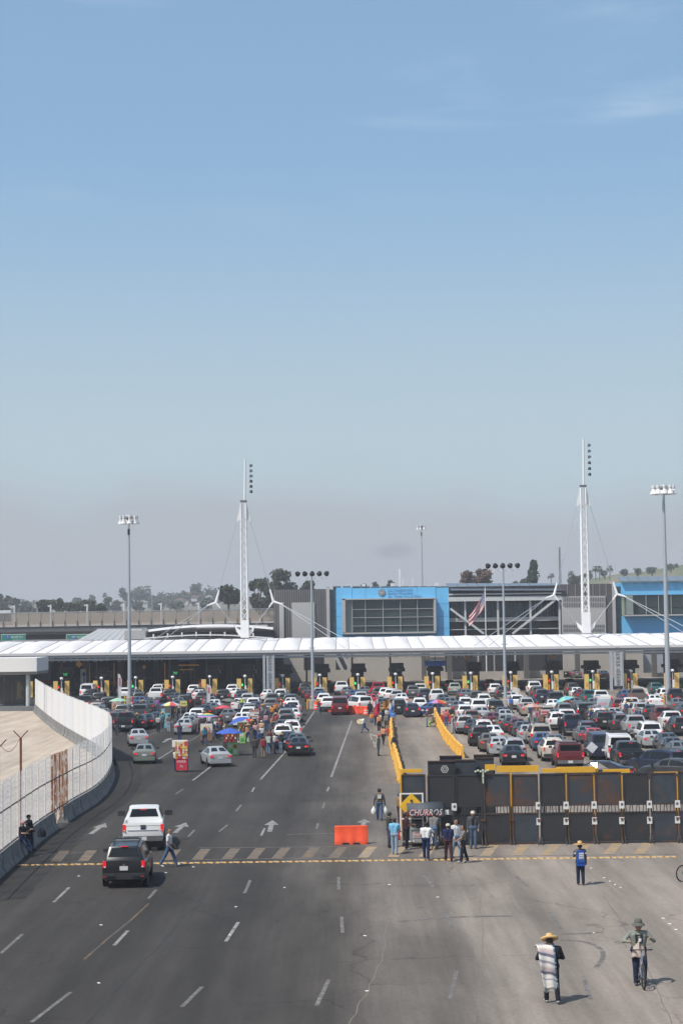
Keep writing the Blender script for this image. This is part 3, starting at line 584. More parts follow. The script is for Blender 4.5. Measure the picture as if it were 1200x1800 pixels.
for i, q in enumerate([44, 108, 178, 238, 303, 368, 430, 496, 561, 628, 694, 759, 826, 896, 968, 1040, 1107, 1180, 1246]):
    Y = YC-1.5; p = P(q, 1217-(q-600)*.0135)
    p = at(q, 1215-(q-600)*.0135, Y); p.z = gz(Y); r = thing('scanner_portal', 'pair of cream yellow scanner pillars with white camera pods on an island', 'scanner portal', p, 0, 'scanner portals before the booths')
    MB().box((0, 0, .1), (2.1, 2.6, .2)).build('island', ipale, r)
    for s in (-1, 1):
        o = link('portal_pillar', pilm, r, (s*.78, (s+1)*.25, 0)); MB().box((0, -.24, 1.0), (.3, .06, .5)).build('access_plate', M('portal_plate', (.55, .38, .14), .5), o)
    MB().lathe([(0, -.2), (.2, -.14), (.26, 0), (.2, .16), (0, .22)], 10, (.1, -.2, 2.75)).build('camera_pod', pod, r, smooth=60); MB().tube((.1, -.2, .2), (.1, -.2, 2.6), .07, n=6).build('camera_mast', steel, r)
    MB().box((.15, -.4, .9), (.26, .2, 1.1)).build('cabinet', pod, r); MB().box((-.3, -.45, 1.55), (.2, .12, .3)).build('signal', redl if i % 3 else led, r)
    for s in (-.4, .45): MB().tube((s, -1.1, .2), (s, -1.1, 1.1), .075, n=8).build('bollard', yellow, r)
# concrete lane dividers running towards us from the islands
lm = jersey(3.4, .85, .5).mesh('lane_divider', M('divider_concrete', (.52, .49, .45), .85, var=.12))
for q, n in ((262, 3), (505, 3), (770, 3), (1118, 4), (392, 2), (1160, 2), (640, 2), (905, 2)):
    for k in range(n): p = at(q, 1225-(q-600)*.0135, YC-6-3.5*k); p.x = at(q, 1225, YC-6).x; tag(link('lane_divider', lm, None, (p.x, YC-6-3.5*k, gz(YC-6-3.5*k)-.01), .05), 'pale concrete lane divider leading into the booth islands', 'barrier', 'pale lane dividers before the booths')
ydm = jersey(3.2, .85, .5).mesh('lane_divider', yellow)
for q in (342, 735, 870, 1010):
    p = at(q, 1225-(q-600)*.0135, YC-9); tag(link('lane_divider', ydm, None, (p.x, YC-9, gz(YC-9)-.01), .2), 'yellow painted lane divider leading into the booth islands', 'barrier', 'yellow lane dividers before the booths')
# ================================================================== port building behind the canopy
YBD = 335.; blue = M('cladding_blue', (.15, .49, .80), .45, var=.07, scale=.3); blued = M('cladding_joint', (.05, .2, .4), .6); slate = M('slate_cladding', (.085, .082, .086), .7, var=.16, scale=.8); seamw = M('cladding_seam', (.30, .295, .29), .6); pale = M('pale_metal', (.42, .415, .40), .55, var=.06); win = M('curtain_glass', (.035, .055, .055), .12, spec=.4, var=.25, scale=.25); tealg = M('teal_glass', (.025, .085, .12), .15, var=.2, scale=.3); frame = M('window_frame', (.36, .37, .36), .45); wst = M('white_steel', (.55, .56, .55), .45); pv = M('solar_panel', (.10, .115, .14), .25, var=.1)
pb = thing('port_building', 'blue and slate clad port building with glass fronts and solar roof', 'building', (0, 0, 0))
def pbx(nm, x0, y0, x1, y1, Y, dep, mt, parent=pb):
    c, d = rectbox(x0, y0, x1, y1, Y, dep); return MB().box(c, d).build(nm, mt, parent)
# slate wing on the west
w_ = pbx('slate_wing', 481, 1036, 576, 1135, YBD, 40, slate)
for i in range(24):
    x = 483.5+i*3.95
    pbx('cladding_seam', x, 1037.5-(x-528)*.0, x+.75, 1134, YBD-.12, .1, seamw, w_)
for (a, b_) in ((491, 499), (513, 553)):
    lp = pbx('louvre_panel', a, 1059, b_, 1134, YBD-.3, .15, pale, w_)
pbx('edge_pier', 573.5, 1031, 579.5, 1135, YBD-.4, 3, pale)
for k in range(5): pbx('stair_glass', 580, 1036+k*19, 591, 1054+k*19, YBD+.3, .2, tealg)
pbx('stair_core', 579, 1036, 592, 1135, YBD+.7, 20, black)
# main blue box
pbx('blue_block', 591, 1033, 619, 1135, YBD, 40, blue); pbx('blue_block', 619, 1033, 766, 1051.5, YBD-.0, 38, blue); pbx('blue_block', 766, 1033, 789, 1135, YBD, 40, blue); pbx('blue_base', 619, 1114, 766, 1135, YBD+.1, 39, blue)
for y_ in (1061, 1083, 1104):
    pbx('panel_joint', 766, y_, 788.5, y_+.5, YBD-.02, .05, blued); pbx('panel_joint', 591.5, y_, 602, y_+.5, YBD-.02, .05, blued)
for x_ in (642, 673, 704, 733): pbx('panel_joint', x_, 1034, x_+.45, 1051, YBD-.02, .05, blued)
wf = pbx('window_box', 601, 1052, 607, 1113, YBD-1.2, 2.2, pale); pbx('window_box_sill', 601, 1111, 766, 1114, YBD-1.2, 2.2, pale); pbx('window_box_head', 601, 1051.5, 766, 1053.5, YBD-1.2, 2.2, pale); pbx('window_box_jamb', 762.5, 1053.5, 766, 1111, YBD-1.2, 2.2, pale)
xe = [619, 642, 673, 703.5, 733.5, 762]; ye = [1053.5, 1070.5, 1085, 1099.5, 1111]
for i in range(5):
    for j in range(4):
        o = pbx('window_pane', xe[i]+.6, ye[j]+.5, xe[i+1]-.6, ye[j+1]-.5, YBD-.5+.01*((i*3+j) % 4), .05, win)
for x_ in xe: pbx('mullion', x_-.6, 1053.5, x_+.6, 1111, YBD-.75, .2, frame)
for y_ in ye[1:-1]: pbx('transom', 619, y_-.5, 762, y_+.5, YBD-.7, .14, frame)
pbx('window_return', 607, 1053.5, 618, 1111, YBD-.35, .1, M('greenish_glass', (.22, .26, .24), .2))
pbx('window_backing', 602, 1053, 765, 1112, YBD+.8, .2, black)
# emblem and faint lettering on the blue band
ec = at(671, 1042, YBD-.1); em = MB(); em.lathe([(0, -.1), (.62, -.1), (.66, 0), (0, .01)], 24, ec, Matrix.Rotation(pi/2, 3, 'X')); eo = em.build('emblem', M('emblem_grey', (.17, .18, .19), .5), pb)
e2 = MB(); e2.lathe([(.36, -.05), (.47, -.05)], 24, ec-Vector((0, .12, 0)), Matrix.Rotation(pi/2, 3, 'X')); 
e2.poly([ec+Vector((x_*.42, -.16, z_*.42)) for x_, z_ in ((-.8, .45), (-.3, .25), (0, .4), (.3, .25), (.8, .45), (.35, -.15), (0, -.6), (-.35, -.15))], .03, (0, 1, 0)); e2.build('emblem_relief', M('emblem_light', (.48, .48, .46), .5), eo)
for i, tx in enumerate(('U.S. Customs and', 'Border Protection', 'San Ysidro Port of Entry')):
    o = textmesh('wall_lettering', tx, .62, M('letter_blue_grey', (.18, .44, .70), .5), .03, pb); bbx = max(v.co.x for v in o.data.vertices); p = at(681, 1036.8+i*5.6, YBD-.06); o.location = (p.x+bbx, YBD-.06, p.z)
# steel porch with glazing and photovoltaic roof
pbx('porch_backing', 790, 1045, 986, 1135, YBD+7, 30, black); pbx('porch_slab', 790, 1085, 984, 1092, YBD+1, 6, pale); pbx('eaves_beam', 788, 1048, 986, 1056, YBD-.5, 1.2, wst); pbx('eaves_rail', 788, 1042.5, 986, 1045, YBD-.3, .6, wst)
for i in range(18): pbx('window_pane', 791+i*10.7, 1060, 800.4+i*10.7, 1084, YBD+6.4, .1, tealg); pbx('mullion', 800.6+i*10.7, 1059, 801.6+i*10.7, 1085, YBD+6.2, .15, frame)
for i in range(18): pbx('lower_pane', 791+i*10.7, 1094, 800.4+i*10.7, 1110, YBD+6.4, .1, win)
pbx('handrail', 790, 1105, 984, 1106.2, YBD+.4, .1, wst)
for x_ in (817.5, 875, 932, 983): pbx('column', x_-1.6, 1056, x_+1.6, 1135, YBD+.2, .5, wst)
for a, b_ in (((791, 1070), (850, 1114)), ((978, 1052), (900, 1114))): MB().bar(at(*a, YBD-.2), at(*b_, YBD-.2), .38).build('brace', wst, pb)
zb_ = at(880, 1037, YBD); 
for i in range(11):
    b = MB(); xa_ = 783+i*18.3
    q = [at(xa_+9, 1038.5, YBD-1), at(xa_+9+17.6, 1038.3, YBD-1), at(xa_+17, 1026.5, YBD+22), at(xa_, 1026.5, YBD+22)]; q[3].x -= 0; b.poly(q, .15); b.build('solar_panel', pv, pb)
pbx('roof_core', 590, 1031.5, 985, 1046, YBD+4, 32, black)
for i in range(12): pbx('roof_fringe', 585+i*17, 1030.4, 599+i*17, 1032.8, YBD+1, 20, pv)
# slate block with perforated screens
sb_ = pbx('slate_block', 986, 1026.5, 1076, 1135, YBD-.2, 40, slate)
for x_ in (996, 1010, 1041, 1053, 1064): pbx('cladding_seam', x_, 1027, x_+.9, 1049, YBD-.32, .1, seamw, sb_)
pbx('screen_panel', 987, 1048, 1064, 1135, YBD-.5, .25, pale, sb_)
for rowy in ((1049, 1068), (1097, 1111)):
    for i in range(24):
        for j in range(2 if rowy[0] < 1060 else 2): 
            y_ = rowy[0]+j*(rowy[1]-rowy[0])/2; pbx('screen_slot', 989.5+i*3.05, y_+1, 990.9+i*3.05, y_+(rowy[1]-rowy[0])/2-.8, YBD-.56, .05, slate, sb_)
pbx('edge_pier', 1076, 1022, 1081.5, 1135, YBD-.5, 3, pale)
for k in range(5): pbx('stair_glass', 1082, 1031+k*20, 1091, 1050+k*20, YBD+.3, .2, tealg)
pbx('stair_core', 1081, 1031, 1092, 1135, YBD+.7, 20, black)
pbx('blue_block', 1091, 1022.5, 1290, 1045, YBD-.3, 38, blue); pbx('blue_block', 1091, 1082, 1290, 1135, YBD+.4, 38, blue); pbx('window_box', 1100, 1045, 1112, 1080, YBD-.9, 2, M('greenish_glass', (.22, .26, .24), .2)); pbx('window_box_sill', 1098, 1079.5, 1290, 1082, YBD-1.2, 2.4, pale); pbx('window_backing', 1097, 1045, 1290, 1082, YBD+1, .2, black)
for i in range(9):
    for j in range(3): pbx('window_pane', 1113+i*22, 1045.5+j*11.4, 1134+i*22, 1056+j*11.4, YBD+.02*(i % 3), .05, win)
    pbx('mullion', 1134.2+i*22, 1045, 1135.2+i*22, 1080, YBD-.2, .15, frame)
for i in range(12): b = MB(); xa_ = 1090+i*17; b.poly([at(xa_, 1023-i*.2, YBD-1), at(xa_+16, 1023-i*.2, YBD-1), at(xa_+10, 1014.5-i*.2, YBD+22), at(xa_-6, 1014.5-i*.2, YBD+22)], .12); b.build('solar_panel', pv, pb)
for x_, y0, y1, wd in ((702, 1000, 1032, 3.2), (708, 1018, 1032, 1.6), (725, 1016, 1032, 1.6)): pbx('roof_mast', x_-wd/2, y0, x_+wd/2, y1, YBD+15, .4, white)
for x_, y_ in ((636, 1026), (686, 1025), (764, 1024)): pbx('roof_vent', x_, y_, x_+6, y_+6, YBD+12, .8, white)
# ground floor under the canopy: sunlit concrete walls, dark openings
YG = 314.; wc = M('portal_wall_concrete', (.40, .37, .325), .85, var=.09, scale=.35); wd_ = M('opening_shade', (.02, .02, .022), .8); pier = M('dark_pier', (.11, .105, .10), .8)
gw = thing('port_ground_floor', 'tan concrete ground floor walls with dark openings behind the booths', 'building', (0, 0, 0))
def gwx(nm, x0, y0, x1, y1, Y, dep, mt): 
    c, d = rectbox(x0, y0, x1, y1, Y, dep); return MB().box(c, d).build(nm, mt, gw)
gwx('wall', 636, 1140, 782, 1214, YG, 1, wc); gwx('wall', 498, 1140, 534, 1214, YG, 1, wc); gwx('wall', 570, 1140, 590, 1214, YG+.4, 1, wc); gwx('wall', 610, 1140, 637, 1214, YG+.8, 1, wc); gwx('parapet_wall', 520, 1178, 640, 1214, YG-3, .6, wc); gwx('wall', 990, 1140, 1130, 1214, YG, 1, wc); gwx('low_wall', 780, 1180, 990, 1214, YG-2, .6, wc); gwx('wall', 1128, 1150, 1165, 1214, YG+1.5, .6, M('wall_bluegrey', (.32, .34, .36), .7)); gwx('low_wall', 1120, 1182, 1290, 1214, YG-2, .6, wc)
gwx('back_wall', -60, 1128, 1290, 1215, YG+16, 1, wd_)  # near-black sheet: deep shade of hall and openings is put into its colour
for x_ in (745, 790, 925, 1015, 1095, 1150): gwx('pier', x_-4, 1140, x_+4, 1200, YG-4, 1.2, pier)
for x_ in (840, 868, 905): gwx('lit_post', x_-1.2, 1140, x_+1.2, 1182, YG+2, .4, pale)
for x_ in (596, 610): MB().bar(at(x_-8, 1150, YG-1), at(x_+10, 1186, YG-1), .5).build('stair_stringer', pale, gw)
for x_ in (150, 212, 275, 338, 402, 455): gwx('pier', x_-5, 1140, x_+5, 1202, YG-2, 1.5, pier)
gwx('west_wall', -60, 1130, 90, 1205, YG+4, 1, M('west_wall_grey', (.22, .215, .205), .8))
for x0 in (70, 330, 560): gwx('red_banner', x0, 1196, x0+22, 1200, YG-12, .2, M('red_sign', (.55, .03, .03), .5))
# signs, rails and gantries among the booths
def clut(nm, lab, cat, x0, y0, x1, y1, Y, mt, rot=0., legs=False):
    c, d = rectbox(x0, y0, x1, y1, Y, .12); zb = gz(Y); r = thing(nm, lab, cat, (c.x, Y, zb)); MB().box((0, 0, c.z-zb), d, Matrix.Rotation(rot, 3, 'Y')).build('face', mt, r)
    for s in ((-1, 1) if legs else (0,)): MB().box((s*d[0]*.46, .1, (c.z-zb)/2 if legs or c.z-zb < 3 else (c.z-zb+5.6)/2+.2), (.1, .1, (c.z-zb) if legs or c.z-zb < 3 else 5.6-(c.z-zb))).build('support', black, r)
oyel = M('sign_amber', (.75, .33, .03), .5); bsg = M('sign_blue', (.02, .08, .32), .5)
clut('diamond_sign', 'amber diamond sign hung beside the west booths', 'sign', 135, 1163, 144, 1172, 266, oyel, pi/4); clut('diamond_sign', 'small amber diamond sign hung over the fourth lane', 'sign', 251, 1169.5, 256.5, 1175, 268, oyel, pi/4); clut('diamond_sign', 'amber hanging marker sign near the flag pole', 'sign', 817, 1154, 823, 1160, 270, oyel, pi/4); clut('diamond_sign', 'amber marker sign under the eastern canopy', 'sign', 965, 1151, 973, 1157, 270, oyel, pi/4)
clut('hanging_sign', 'dark blue hanging sign over the western lanes', 'sign', 314, 1156, 341, 1162, 265, bsg); clut('hanging_sign', 'blue and white hanging sign over the central lanes', 'sign', 746, 1161, 782, 1171, 265, bsg); clut('hanging_sign', 'white header sign above the blue one', 'sign', 746, 1155, 782, 1160.5, 265.2, paper)
clut('safety_rail', 'orange rail barrier behind the second booth', 'barrier', 193, 1197.5, 226, 1202, 281, orange, 0, True); clut('safety_rail', 'orange panel barrier beside the fifth booth', 'barrier', 350, 1198, 359, 1208, 264, orange, 0, True); clut('gantry', 'orange steel gantry over a western lane', 'gantry', 314, 1168, 350, 1170.5, 267, oyel, 0, True); clut('gantry', 'lower orange bar of the height gantry', 'gantry', 316, 1176, 340, 1178, 267.4, oyel, 0, True)
for q_, lab_ in ((158, 'orange lane post by the white van'), (201, 'orange lane post by the second booth'), (290, 'orange lane post by the fourth booth')): clut('lane_post', lab_, 'post', q_-1, 1165, q_+1, 1205, 270, oyel)
clut('stop_disc', 'round red signal disc beside the first booth', 'sign', 106.5, 1168.5, 110.5, 1172.5, 271, M('stop_red', (.5, .02, .02), .5)); clut('white_cabinet', 'white equipment cabinet behind the first booth', 'cabinet', 142, 1176, 152, 1204, 272, paper); clut('blue_plate', 'small blue plate on the white cabinet', 'sign', 145.5, 1182, 150, 1188, 271.8, bsg)
# secondary roofs behind the canopy on the west side
wr_ = thing('inspection_shed', 'low white vaulted roofs of the inspection shed below the overpass', 'shed', (0, 0, 0))
vb = MB(); n = 14
for j in range(n+1):
    u = j/n
    for Y, lift in ((300, 0), (348, 2.2)):
        p = at(255+u*225, 1118-14*sin(pi*(.15+.7*u))-5*u, Y); vb.v.append((p.x, Y, p.z+lift*.2))
vb.f = [(2*j, 2*j+2, 2*j+3, 2*j+1) for j in range(n)]; vb.m = [0]*n; vb.build('vault_roof', M('roof_white', (.66, .65, .63), .6, var=.05), wr_)
for j in range(8): pp = at(270+j*25, 1116-4*sin(pi*j/8), 298); MB().box((pp.x, 298, pp.z-.2), (.25, .25, .7)).build('roof_strut', wst, wr_)
bb_ = MB()
for j in range(n): u0, u1 = j/n, (j+1)/n; bb_.bar(at(255+u0*225, 1122-6*sin(pi*u0), 296), at(255+u1*225, 1122-6*sin(pi*u1), 296), .2)
bb_.build('edge_tube', wst, wr_)
for k in range(9): b = MB(); b.poly([at(138+k*12, 1126, 300), at(149+k*12, 1126, 300), at(152+k*8.5+30, 1107, 345), at(144+k*8.5+30, 1107, 345)], .15); b.build('glass_roof_panel', M('roof_slat', (.42, .42, .41), .5), wr_)
c, d = rectbox(170, 1104, 258, 1110, 346, 8); MB().box(c, d).build('plant_box', M('plant_grey', (.3, .3, .3), .6), wr_); c, d = rectbox(219, 1108, 256, 1124, 299, 5); MB().box(c, d).build('plant_box', M('plant_grey', (.3, .3, .3), .6), wr_)
c, d = rectbox(345, 1099, 470, 1103, 352, 20); MB().box(c, d).build('flat_roof', M('roof_white', (.66, .65, .63), .6), wr_)
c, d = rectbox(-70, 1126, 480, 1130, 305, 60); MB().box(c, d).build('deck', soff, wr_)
# ================================================================== overpass
YO = 430.; ov = thing('overpass', 'concrete overpass with mesh screen and lamp standards', 'bridge', (0, 0, 0)); xa_, xb_ = -60, 482
def oline(px_, f): return at(px_, f(px_), YO)
def obar(nm, f, h, dep, mt, dy=0):
    a, b_ = at(xa_, f(xa_), YO), at(xb_, f(xb_), YO); c = (a+b_)/2; q = Matrix.Rotation(-math.atan2(b_.z-a.z, b_.x-a.x), 3, 'Y'); return MB().box((c.x, YO+dep/2+dy, c.z), ((b_-a).length, dep, h), q).build(nm, mt, ov)
tilt = lambda y0: (lambda px_: y0-(px_)*.0165)
obar('parapet', tilt(1101.2), .42, 12, M('parapet_pale', (.50, .46, .42), .7), -.2); obar('girder', tilt(1107.2), 1.35, 11.4, M('girder_grey', (.10, .105, .11), .7)); obar('lower_wall', tilt(1113.6), .75, 2, M('pale_fascia', (.55, .52, .48), .7), 3); obar('top_rail', tilt(1077.6), .12, .1, steel); obar('abutment', tilt(1123), 1.9, .5, M('abut_dark', (.055, .052, .05), .8), 5)
mesh_ = M('mesh_screen', (.33, .30, .265), .8, alpha=.40, var=.05)
x = -58.
while x < 480:
    a = at(x, tilt(1077.6)(x), YO); b_ = at(x, tilt(1100)(x), YO); MB().bar(b_, a, .13).build('screen_post', M('screen_post', (.3, .3, .29), .6), ov)
    lo = at(x, tilt(1092)(x), YO); MB().box((lo.x, YO-.25, (lo.z+b_.z)/2-.2), (.2, .3, lo.z-b_.z)).build('post_foot', M('post_foot', (.05, .055, .06), .7), ov)
    c, d = rectbox(x+.6, tilt(1078.2)(x+10), x+20.8, tilt(1099)(x+10), YO+.05, .02); MB().box(c, d).build('screen_panel', mesh_, ov); x += 21.6
for x_ in (26, 90, 154, 219, 284, 350, 426):
    a = at(x_, tilt(1099)(x_), YO+8); t = at(x_, tilt(1064.5)(x_), YO+8); r_ = thing('security_lamp', 'short pale lamp standard on the overpass deck', 'lamp post', a, 0, 'lamp standards along the overpass'); MB().tube((0, 0, 0), (0, 0, t.z-a.z), .22, n=8).build('pole', wst, r_); MB().box((-.35, 0, t.z-a.z-.3), (.8, .3, .35)).build('lamp_head', wst, r_)
a = at(268, 1100, YO+60); t = at(270, 1041, YO+60); r_ = thing('street_lamp', 'curved arm street lamp beyond the overpass', 'lamp post', a); MB().tube((0, 0, 0), (0, 0, t.z-a.z-1), .16, .1, 8).build('pole', steel, r_); MB().tube((0, 0, t.z-a.z-1), (-.9, 0, t.z-a.z), .09, n=6).build('arm', steel, r_); MB().box((-1.2, 0, t.z-a.z), (.8, .3, .18)).build('lamp_head', steel, r_)
grn = M('sign_green', (.012, .22, .15), .5, var=.05)
for x0, x1, num in ((3, 44.5, '5'), (117.5, 162, '805')):
    c, d = rectbox(x0, 1115.5, x1, 1129, 405, .2); r_ = thing('freeway_sign', 'green freeway sign with a '+('single digit 5' if num=='5' else 'three digit 805')+' route shield and NORTH', 'sign', c); MB().box((0, 0, 0), d).build('sign_face', grn, r_); MB().box((0, .03, 0), (d[0]+.2, .1, d[2]+.2)).build('border', white, r_)
    o = textmesh('legend', 'NORTH', .75, white, .01, r_); o.location = (.8, -.13, .25); o = textmesh('legend', num, .6, white, .01, r_); o.location = (-1.2, -.17, .3); o = textmesh('legend', 'I-'+num if False else num+' S' if False else num, .01, white, 0, r_); bpy.data.objects.remove(o)
    MB().box((-1.2, -.12, .3), (.95, .04, .8)).build('route_shield', M('shield_blue', (.05, .12, .4), .5), r_); MB().box((.8, -.13, -.4), (1.9, .02, .12)).build('legend_arrow', white, r_)
# ================================================================== flag
fp = P(853, 1212); pt = at(852, 1033, YBD-20); fr_ = thing('flag_pole', 'white flag pole flying a star spangled striped flag', 'flag', (pt.x, YBD-20, gz(YBD-20)))
h = pt.z-gz(YBD-20); MB().tube((0, 0, 0), (0, 0, h), .11, .07, 8).build('pole', white, fr_); MB().lathe([(0, -.12), (.12, 0), (0, .12)], 8, (0, 0, h+.1)).build('finial', M('brass', (.6, .45, .12), .3, .8), fr_)
fb = MB(); nu, nv = 26, 14; hoist, fly = 2.9, 6.4
def fpos(u, v):   # hanging limp: the fly falls down and to the left
    x = -u*3.1*(.35+.65*u)-.05-(1-v)*.1-.35*sin(3.2*u+1)*u; z = h-.25-(1-v)*hoist*(1-.35*u)-u*4.6; y = -.35*sin(9*u+2*v)*u-.2*sin(16*v)*u; return (x, y, z)
for j in range(nv):
    for i in range(nu+1): fb.v += [fpos(i/nu, j/(nv-1))]
# 13 stripes = rows between the 14 lines
for j in range(13):
    for i in range(nu):
        canton = j >= 6 and i < nu*.42; star = canton and (i+j) % 2 == 0
        fb.add([fb.v[j*(nu+1)+i], fb.v[j*(nu+1)+i+1], fb.v[(j+1)*(nu+1)+i+1], fb.v[(j+1)*(nu+1)+i]], [(0, 1, 2, 3)], 2 if canton and not star else (1 if star and i % 2 else (2 if canton else (0 if j % 2 == 0 else 1))))
fb.build('cloth', [M('flag_red', (.42, .02, .035), .7), M('flag_white', (.7, .68, .66), .7), M('flag_blue', (.03, .035, .13), .7)], fr_, smooth=60)
# ================================================================== radio tower
a = at(984, 1030, 520); t = at(983, 962, 520); rt = thing('radio_tower', 'thin lattice radio tower with antenna arms beyond the port building', 'tower', (a.x, 520, a.z-12)); h = t.z-a.z+12; b = MB()
for s in ((-1, 0), (1, 0), (0, 1)): b.tube((s[0]*.5, s[1]*.5, 0), (s[0]*.12, s[1]*.12, h), .09, n=5)
for k in range(22): w0 = .5-.38*k/22; b.bar((-w0, 0, h*k/22), (w0*.95, 0, h*(k+1)/22), .08)
tag(b.build('lattice', M('tower_grey', (.2, .21, .21), .6), rt), None, kind='stuff')
for k, z in enumerate((h-2.2, h-3.6, h-4.8)): MB().bar((-1.2+.3*k, 0, z), (1.1, 0, z+.1), .12).build('antenna', steel, rt)
# ================================================================== hills, houses, trees
dry = M('dry_grass', (.16, .135, .085), .95, var=.25, scale=.02, var2=((.075, .085, .04), .45, .6, .012)); grnh = M('green_hillside', (.10, .125, .05), .95, var=.2, scale=.02, var2=((.17, .145, .09), .5, .62, .02))
def ridge(name, label, prof, Y, depth, mt, seed):
    r = random.Random(seed); b = MB(); pts = []
    for (a, ya), (c, yc) in zip(prof, prof[1:]):
        n = max(2, int(abs(c-a)/12))
        for k in range(n): t = k/n; pts.append((a+(c-a)*t, ya+(yc-ya)*t+r.uniform(-.8, .8)))
    pts.append(prof[-1]); rows_ = ((0, 0.), (.3, .45), (.6, .85), (1, 1.), (1.5, .6))
    for fr_, hf in rows_:
        for px_, py_ in pts:
            p = at(px_, py_, Y+depth); x = p.x; z = gz(400)-.4+(p.z-gz(400)+.4)*hf*(1 if hf in (0, 1) else r.uniform(.92, 1.06)); b.v.append((x*(1 if fr_ <= 1 else 1), Y+depth*fr_, z))
    n = len(pts); b.f = [(j*n+i, j*n+i+1, (j+1)*n+i+1, (j+1)*n+i) for j in range(4) for i in range(n-1)]; b.m = [0]*len(b.f)
    return tag(b.build(name, mt, smooth=60), label, kind='structure')
ridge('hills', 'hazy low hills beyond the port', [(-400, 1066), (0, 1063), (150, 1063), (230, 1058), (330, 1050), (400, 1046), (500, 1052), (700, 1055), (1000, 1050), (1600, 1050)], 1700, 420, dry, 3)
ridge('hillside', 'green hillside rising behind the port building', [(930, 1052), (1000, 1028), (1040, 1016), (1090, 1009), (1140, 1004), (1190, 994), (1300, 980), (1700, 960)], 900, 260, grnh, 5)
ridge('embankment', 'dry grass embankment behind the overpass', [(-300, 1078), (0, 1077), (200, 1076), (480, 1074), (620, 1078)], 560, 40, M('dry_embankment', (.21, .155, .10), .95, var=.2, scale=.08, var2=((.10, .10, .05), .55, .65, .05)), 8)
leafm = {}
def leafmat(name, col): return M(name, col, .75, var=.35, scale=.35, spec=.2)
def tree(px_, pt_, pb_, wpx, Y, label, mat, n=1400, ls=.45, shape='round', group=None, trunk=True, name='eucalyptus_tree'):
    r = random.Random(int(px_*7+Y)); base = at(px_, pb_, Y); top = at(px_, pt_, Y); w = wpx*Y/F; z0 = min(base.z, base.z)-2.0; h = top.z-z0; ch = (top.z-base.z)
    root = thing(name, label, 'tree', (base.x, Y, z0), 0, group)
    t = MB(); t.tube((0, 0, 0), (0, 0, h*.55), .45, .28, 7)
    lobes = []
    nl = 9 if shape == 'round' else 7
    for k in range(nl):
        a = r.uniform(0, 2*pi); rr = w*.5*sqrt(r.random())*.72; zz_ = h-ch*r.uniform(.14, .86)
        if shape == 'cone': zz_ = h-ch*(k+.5)/nl; rr = w*.22*(k+.5)/nl
        rad = w*r.uniform(.20, .31) if shape == 'round' else w*(.16+.34*(k+.7)/nl)
        rad = min(rad, ch*.42); zz_ = min(zz_, h-rad*.7); lobes.append((Vector((rr*cos(a), rr*sin(a), zz_)), rad)); t.tube((0, 0, h*.35), lobes[-1][0], .18, .07, 5)
    t.build('trunk', M('bark', (.12, .095, .075), .9), root)
    b = MB()
    for k in range(n):
        c, rad = r.choice(lobes); d = Vector((r.gauss(0, 1), r.gauss(0, 1), r.gauss(0, 1))).normalized(); p = c+d*rad*(r.random()**.45)*(1+.12*sin(7*d.x+5*d.z)); p.z = p.z if p.z < h else h-r.random()*.5
        u = Vector((r.gauss(0, 1), r.gauss(0, 1), r.gauss(0, 1))).normalized(); v = u.orthogonal().normalized(); s = ls*r.uniform(.55, 1.3); b.quad(p-u*s-v*s*.5, p+u*s-v*s*.5, p+u*s+v*s*.5, p-u*s+v*s*.5)
    b.build('crown', mat, root)
dk = leafmat('foliage_dark', (.045, .055, .028)); md = leafmat('foliage_mid', (.06, .075, .04)); br = leafmat('foliage_reddish', (.115, .075, .055)); cy = leafmat('foliage_conifer', (.035, .06, .03))
G1 = 'dark eucalyptus trees behind the port'
tree(402, 1030, 1072, 40, 560, 'round dark eucalyptus crowding the lattice mast by the overpass', dk, 1700, .5)
tree(456, 1017, 1070, 36, 575, 'dark eucalyptus between the lattice mast and the slate wing', dk, 1500, .5); tree(497, 998, 1066, 46, 590, 'tallest dark eucalyptus rising above the slate wing', dk, 2100, .5); tree(545, 1022, 1060, 36, 600, 'dark eucalyptus crown showing over the slate wing roof', dk, 1300, .5)
tree(472, 1030, 1075, 40, 585, 'lower dark eucalyptus below its taller neighbours', dk, 1200, .5)
for q in ((83, 1055, 1078, 34), (106, 1049, 1078, 20), (130, 1060, 1080, 30), (158, 1056, 1078, 42), (175, 1062, 1080, 26)): tree(*q, 640, 'dark olive tree standing just beyond the overpass', dk, 900, .5, group='olive dark trees beyond the overpass')
for q in ((8, 1044, 1082, 26), (30, 1052, 1082, 36), (-18, 1046, 1080, 40), (50, 1058, 1082, 24)): tree(*q, 980, 'hazy blue grey tree at the far left end of the overpass'.replace('left ', 'west '), md, 700, .8, group='hazy trees at the west end')
for q in ((222, 1034, 1066, 26), (246, 1031, 1066, 40), (262, 1040, 1066, 30), (290, 1041, 1064, 46), (318, 1042, 1062, 24), (345, 1026, 1062, 28), (330, 1040, 1062, 30), (372, 1030, 1060, 44), (392, 1034, 1060, 30), (135, 1050, 1066, 16), (158, 1047, 1066, 22), (305, 1048, 1066, 30)): tree(*q, 1500, 'pale blue hazed tree on the distant hill', md, 520, 1.1, group='hazed trees on the distant hill')
for q in ((188, 1050, 1072, 16), (202, 1056, 1074, 22), (275, 1054, 1074, 24), (365, 1050, 1072, 30), (310, 1058, 1074, 26), (240, 1058, 1074, 24)): tree(*q, 1100, 'grey green tree at the foot of the distant hill', md, 450, .8, group='trees at the foot of the hill')
tree(822, 1004, 1030, 34, 520, 'sparse reddish brown tree over the solar roof', br, 520, .4); tree(848, 1001, 1030, 36, 525, 'fuller reddish brown tree over the solar roof', br, 850, .42)
tree(938, 985, 1028, 25, 560, 'dark narrow conifer above the solar roof', cy, 1300, .42, 'cone', name='conifer_tree')
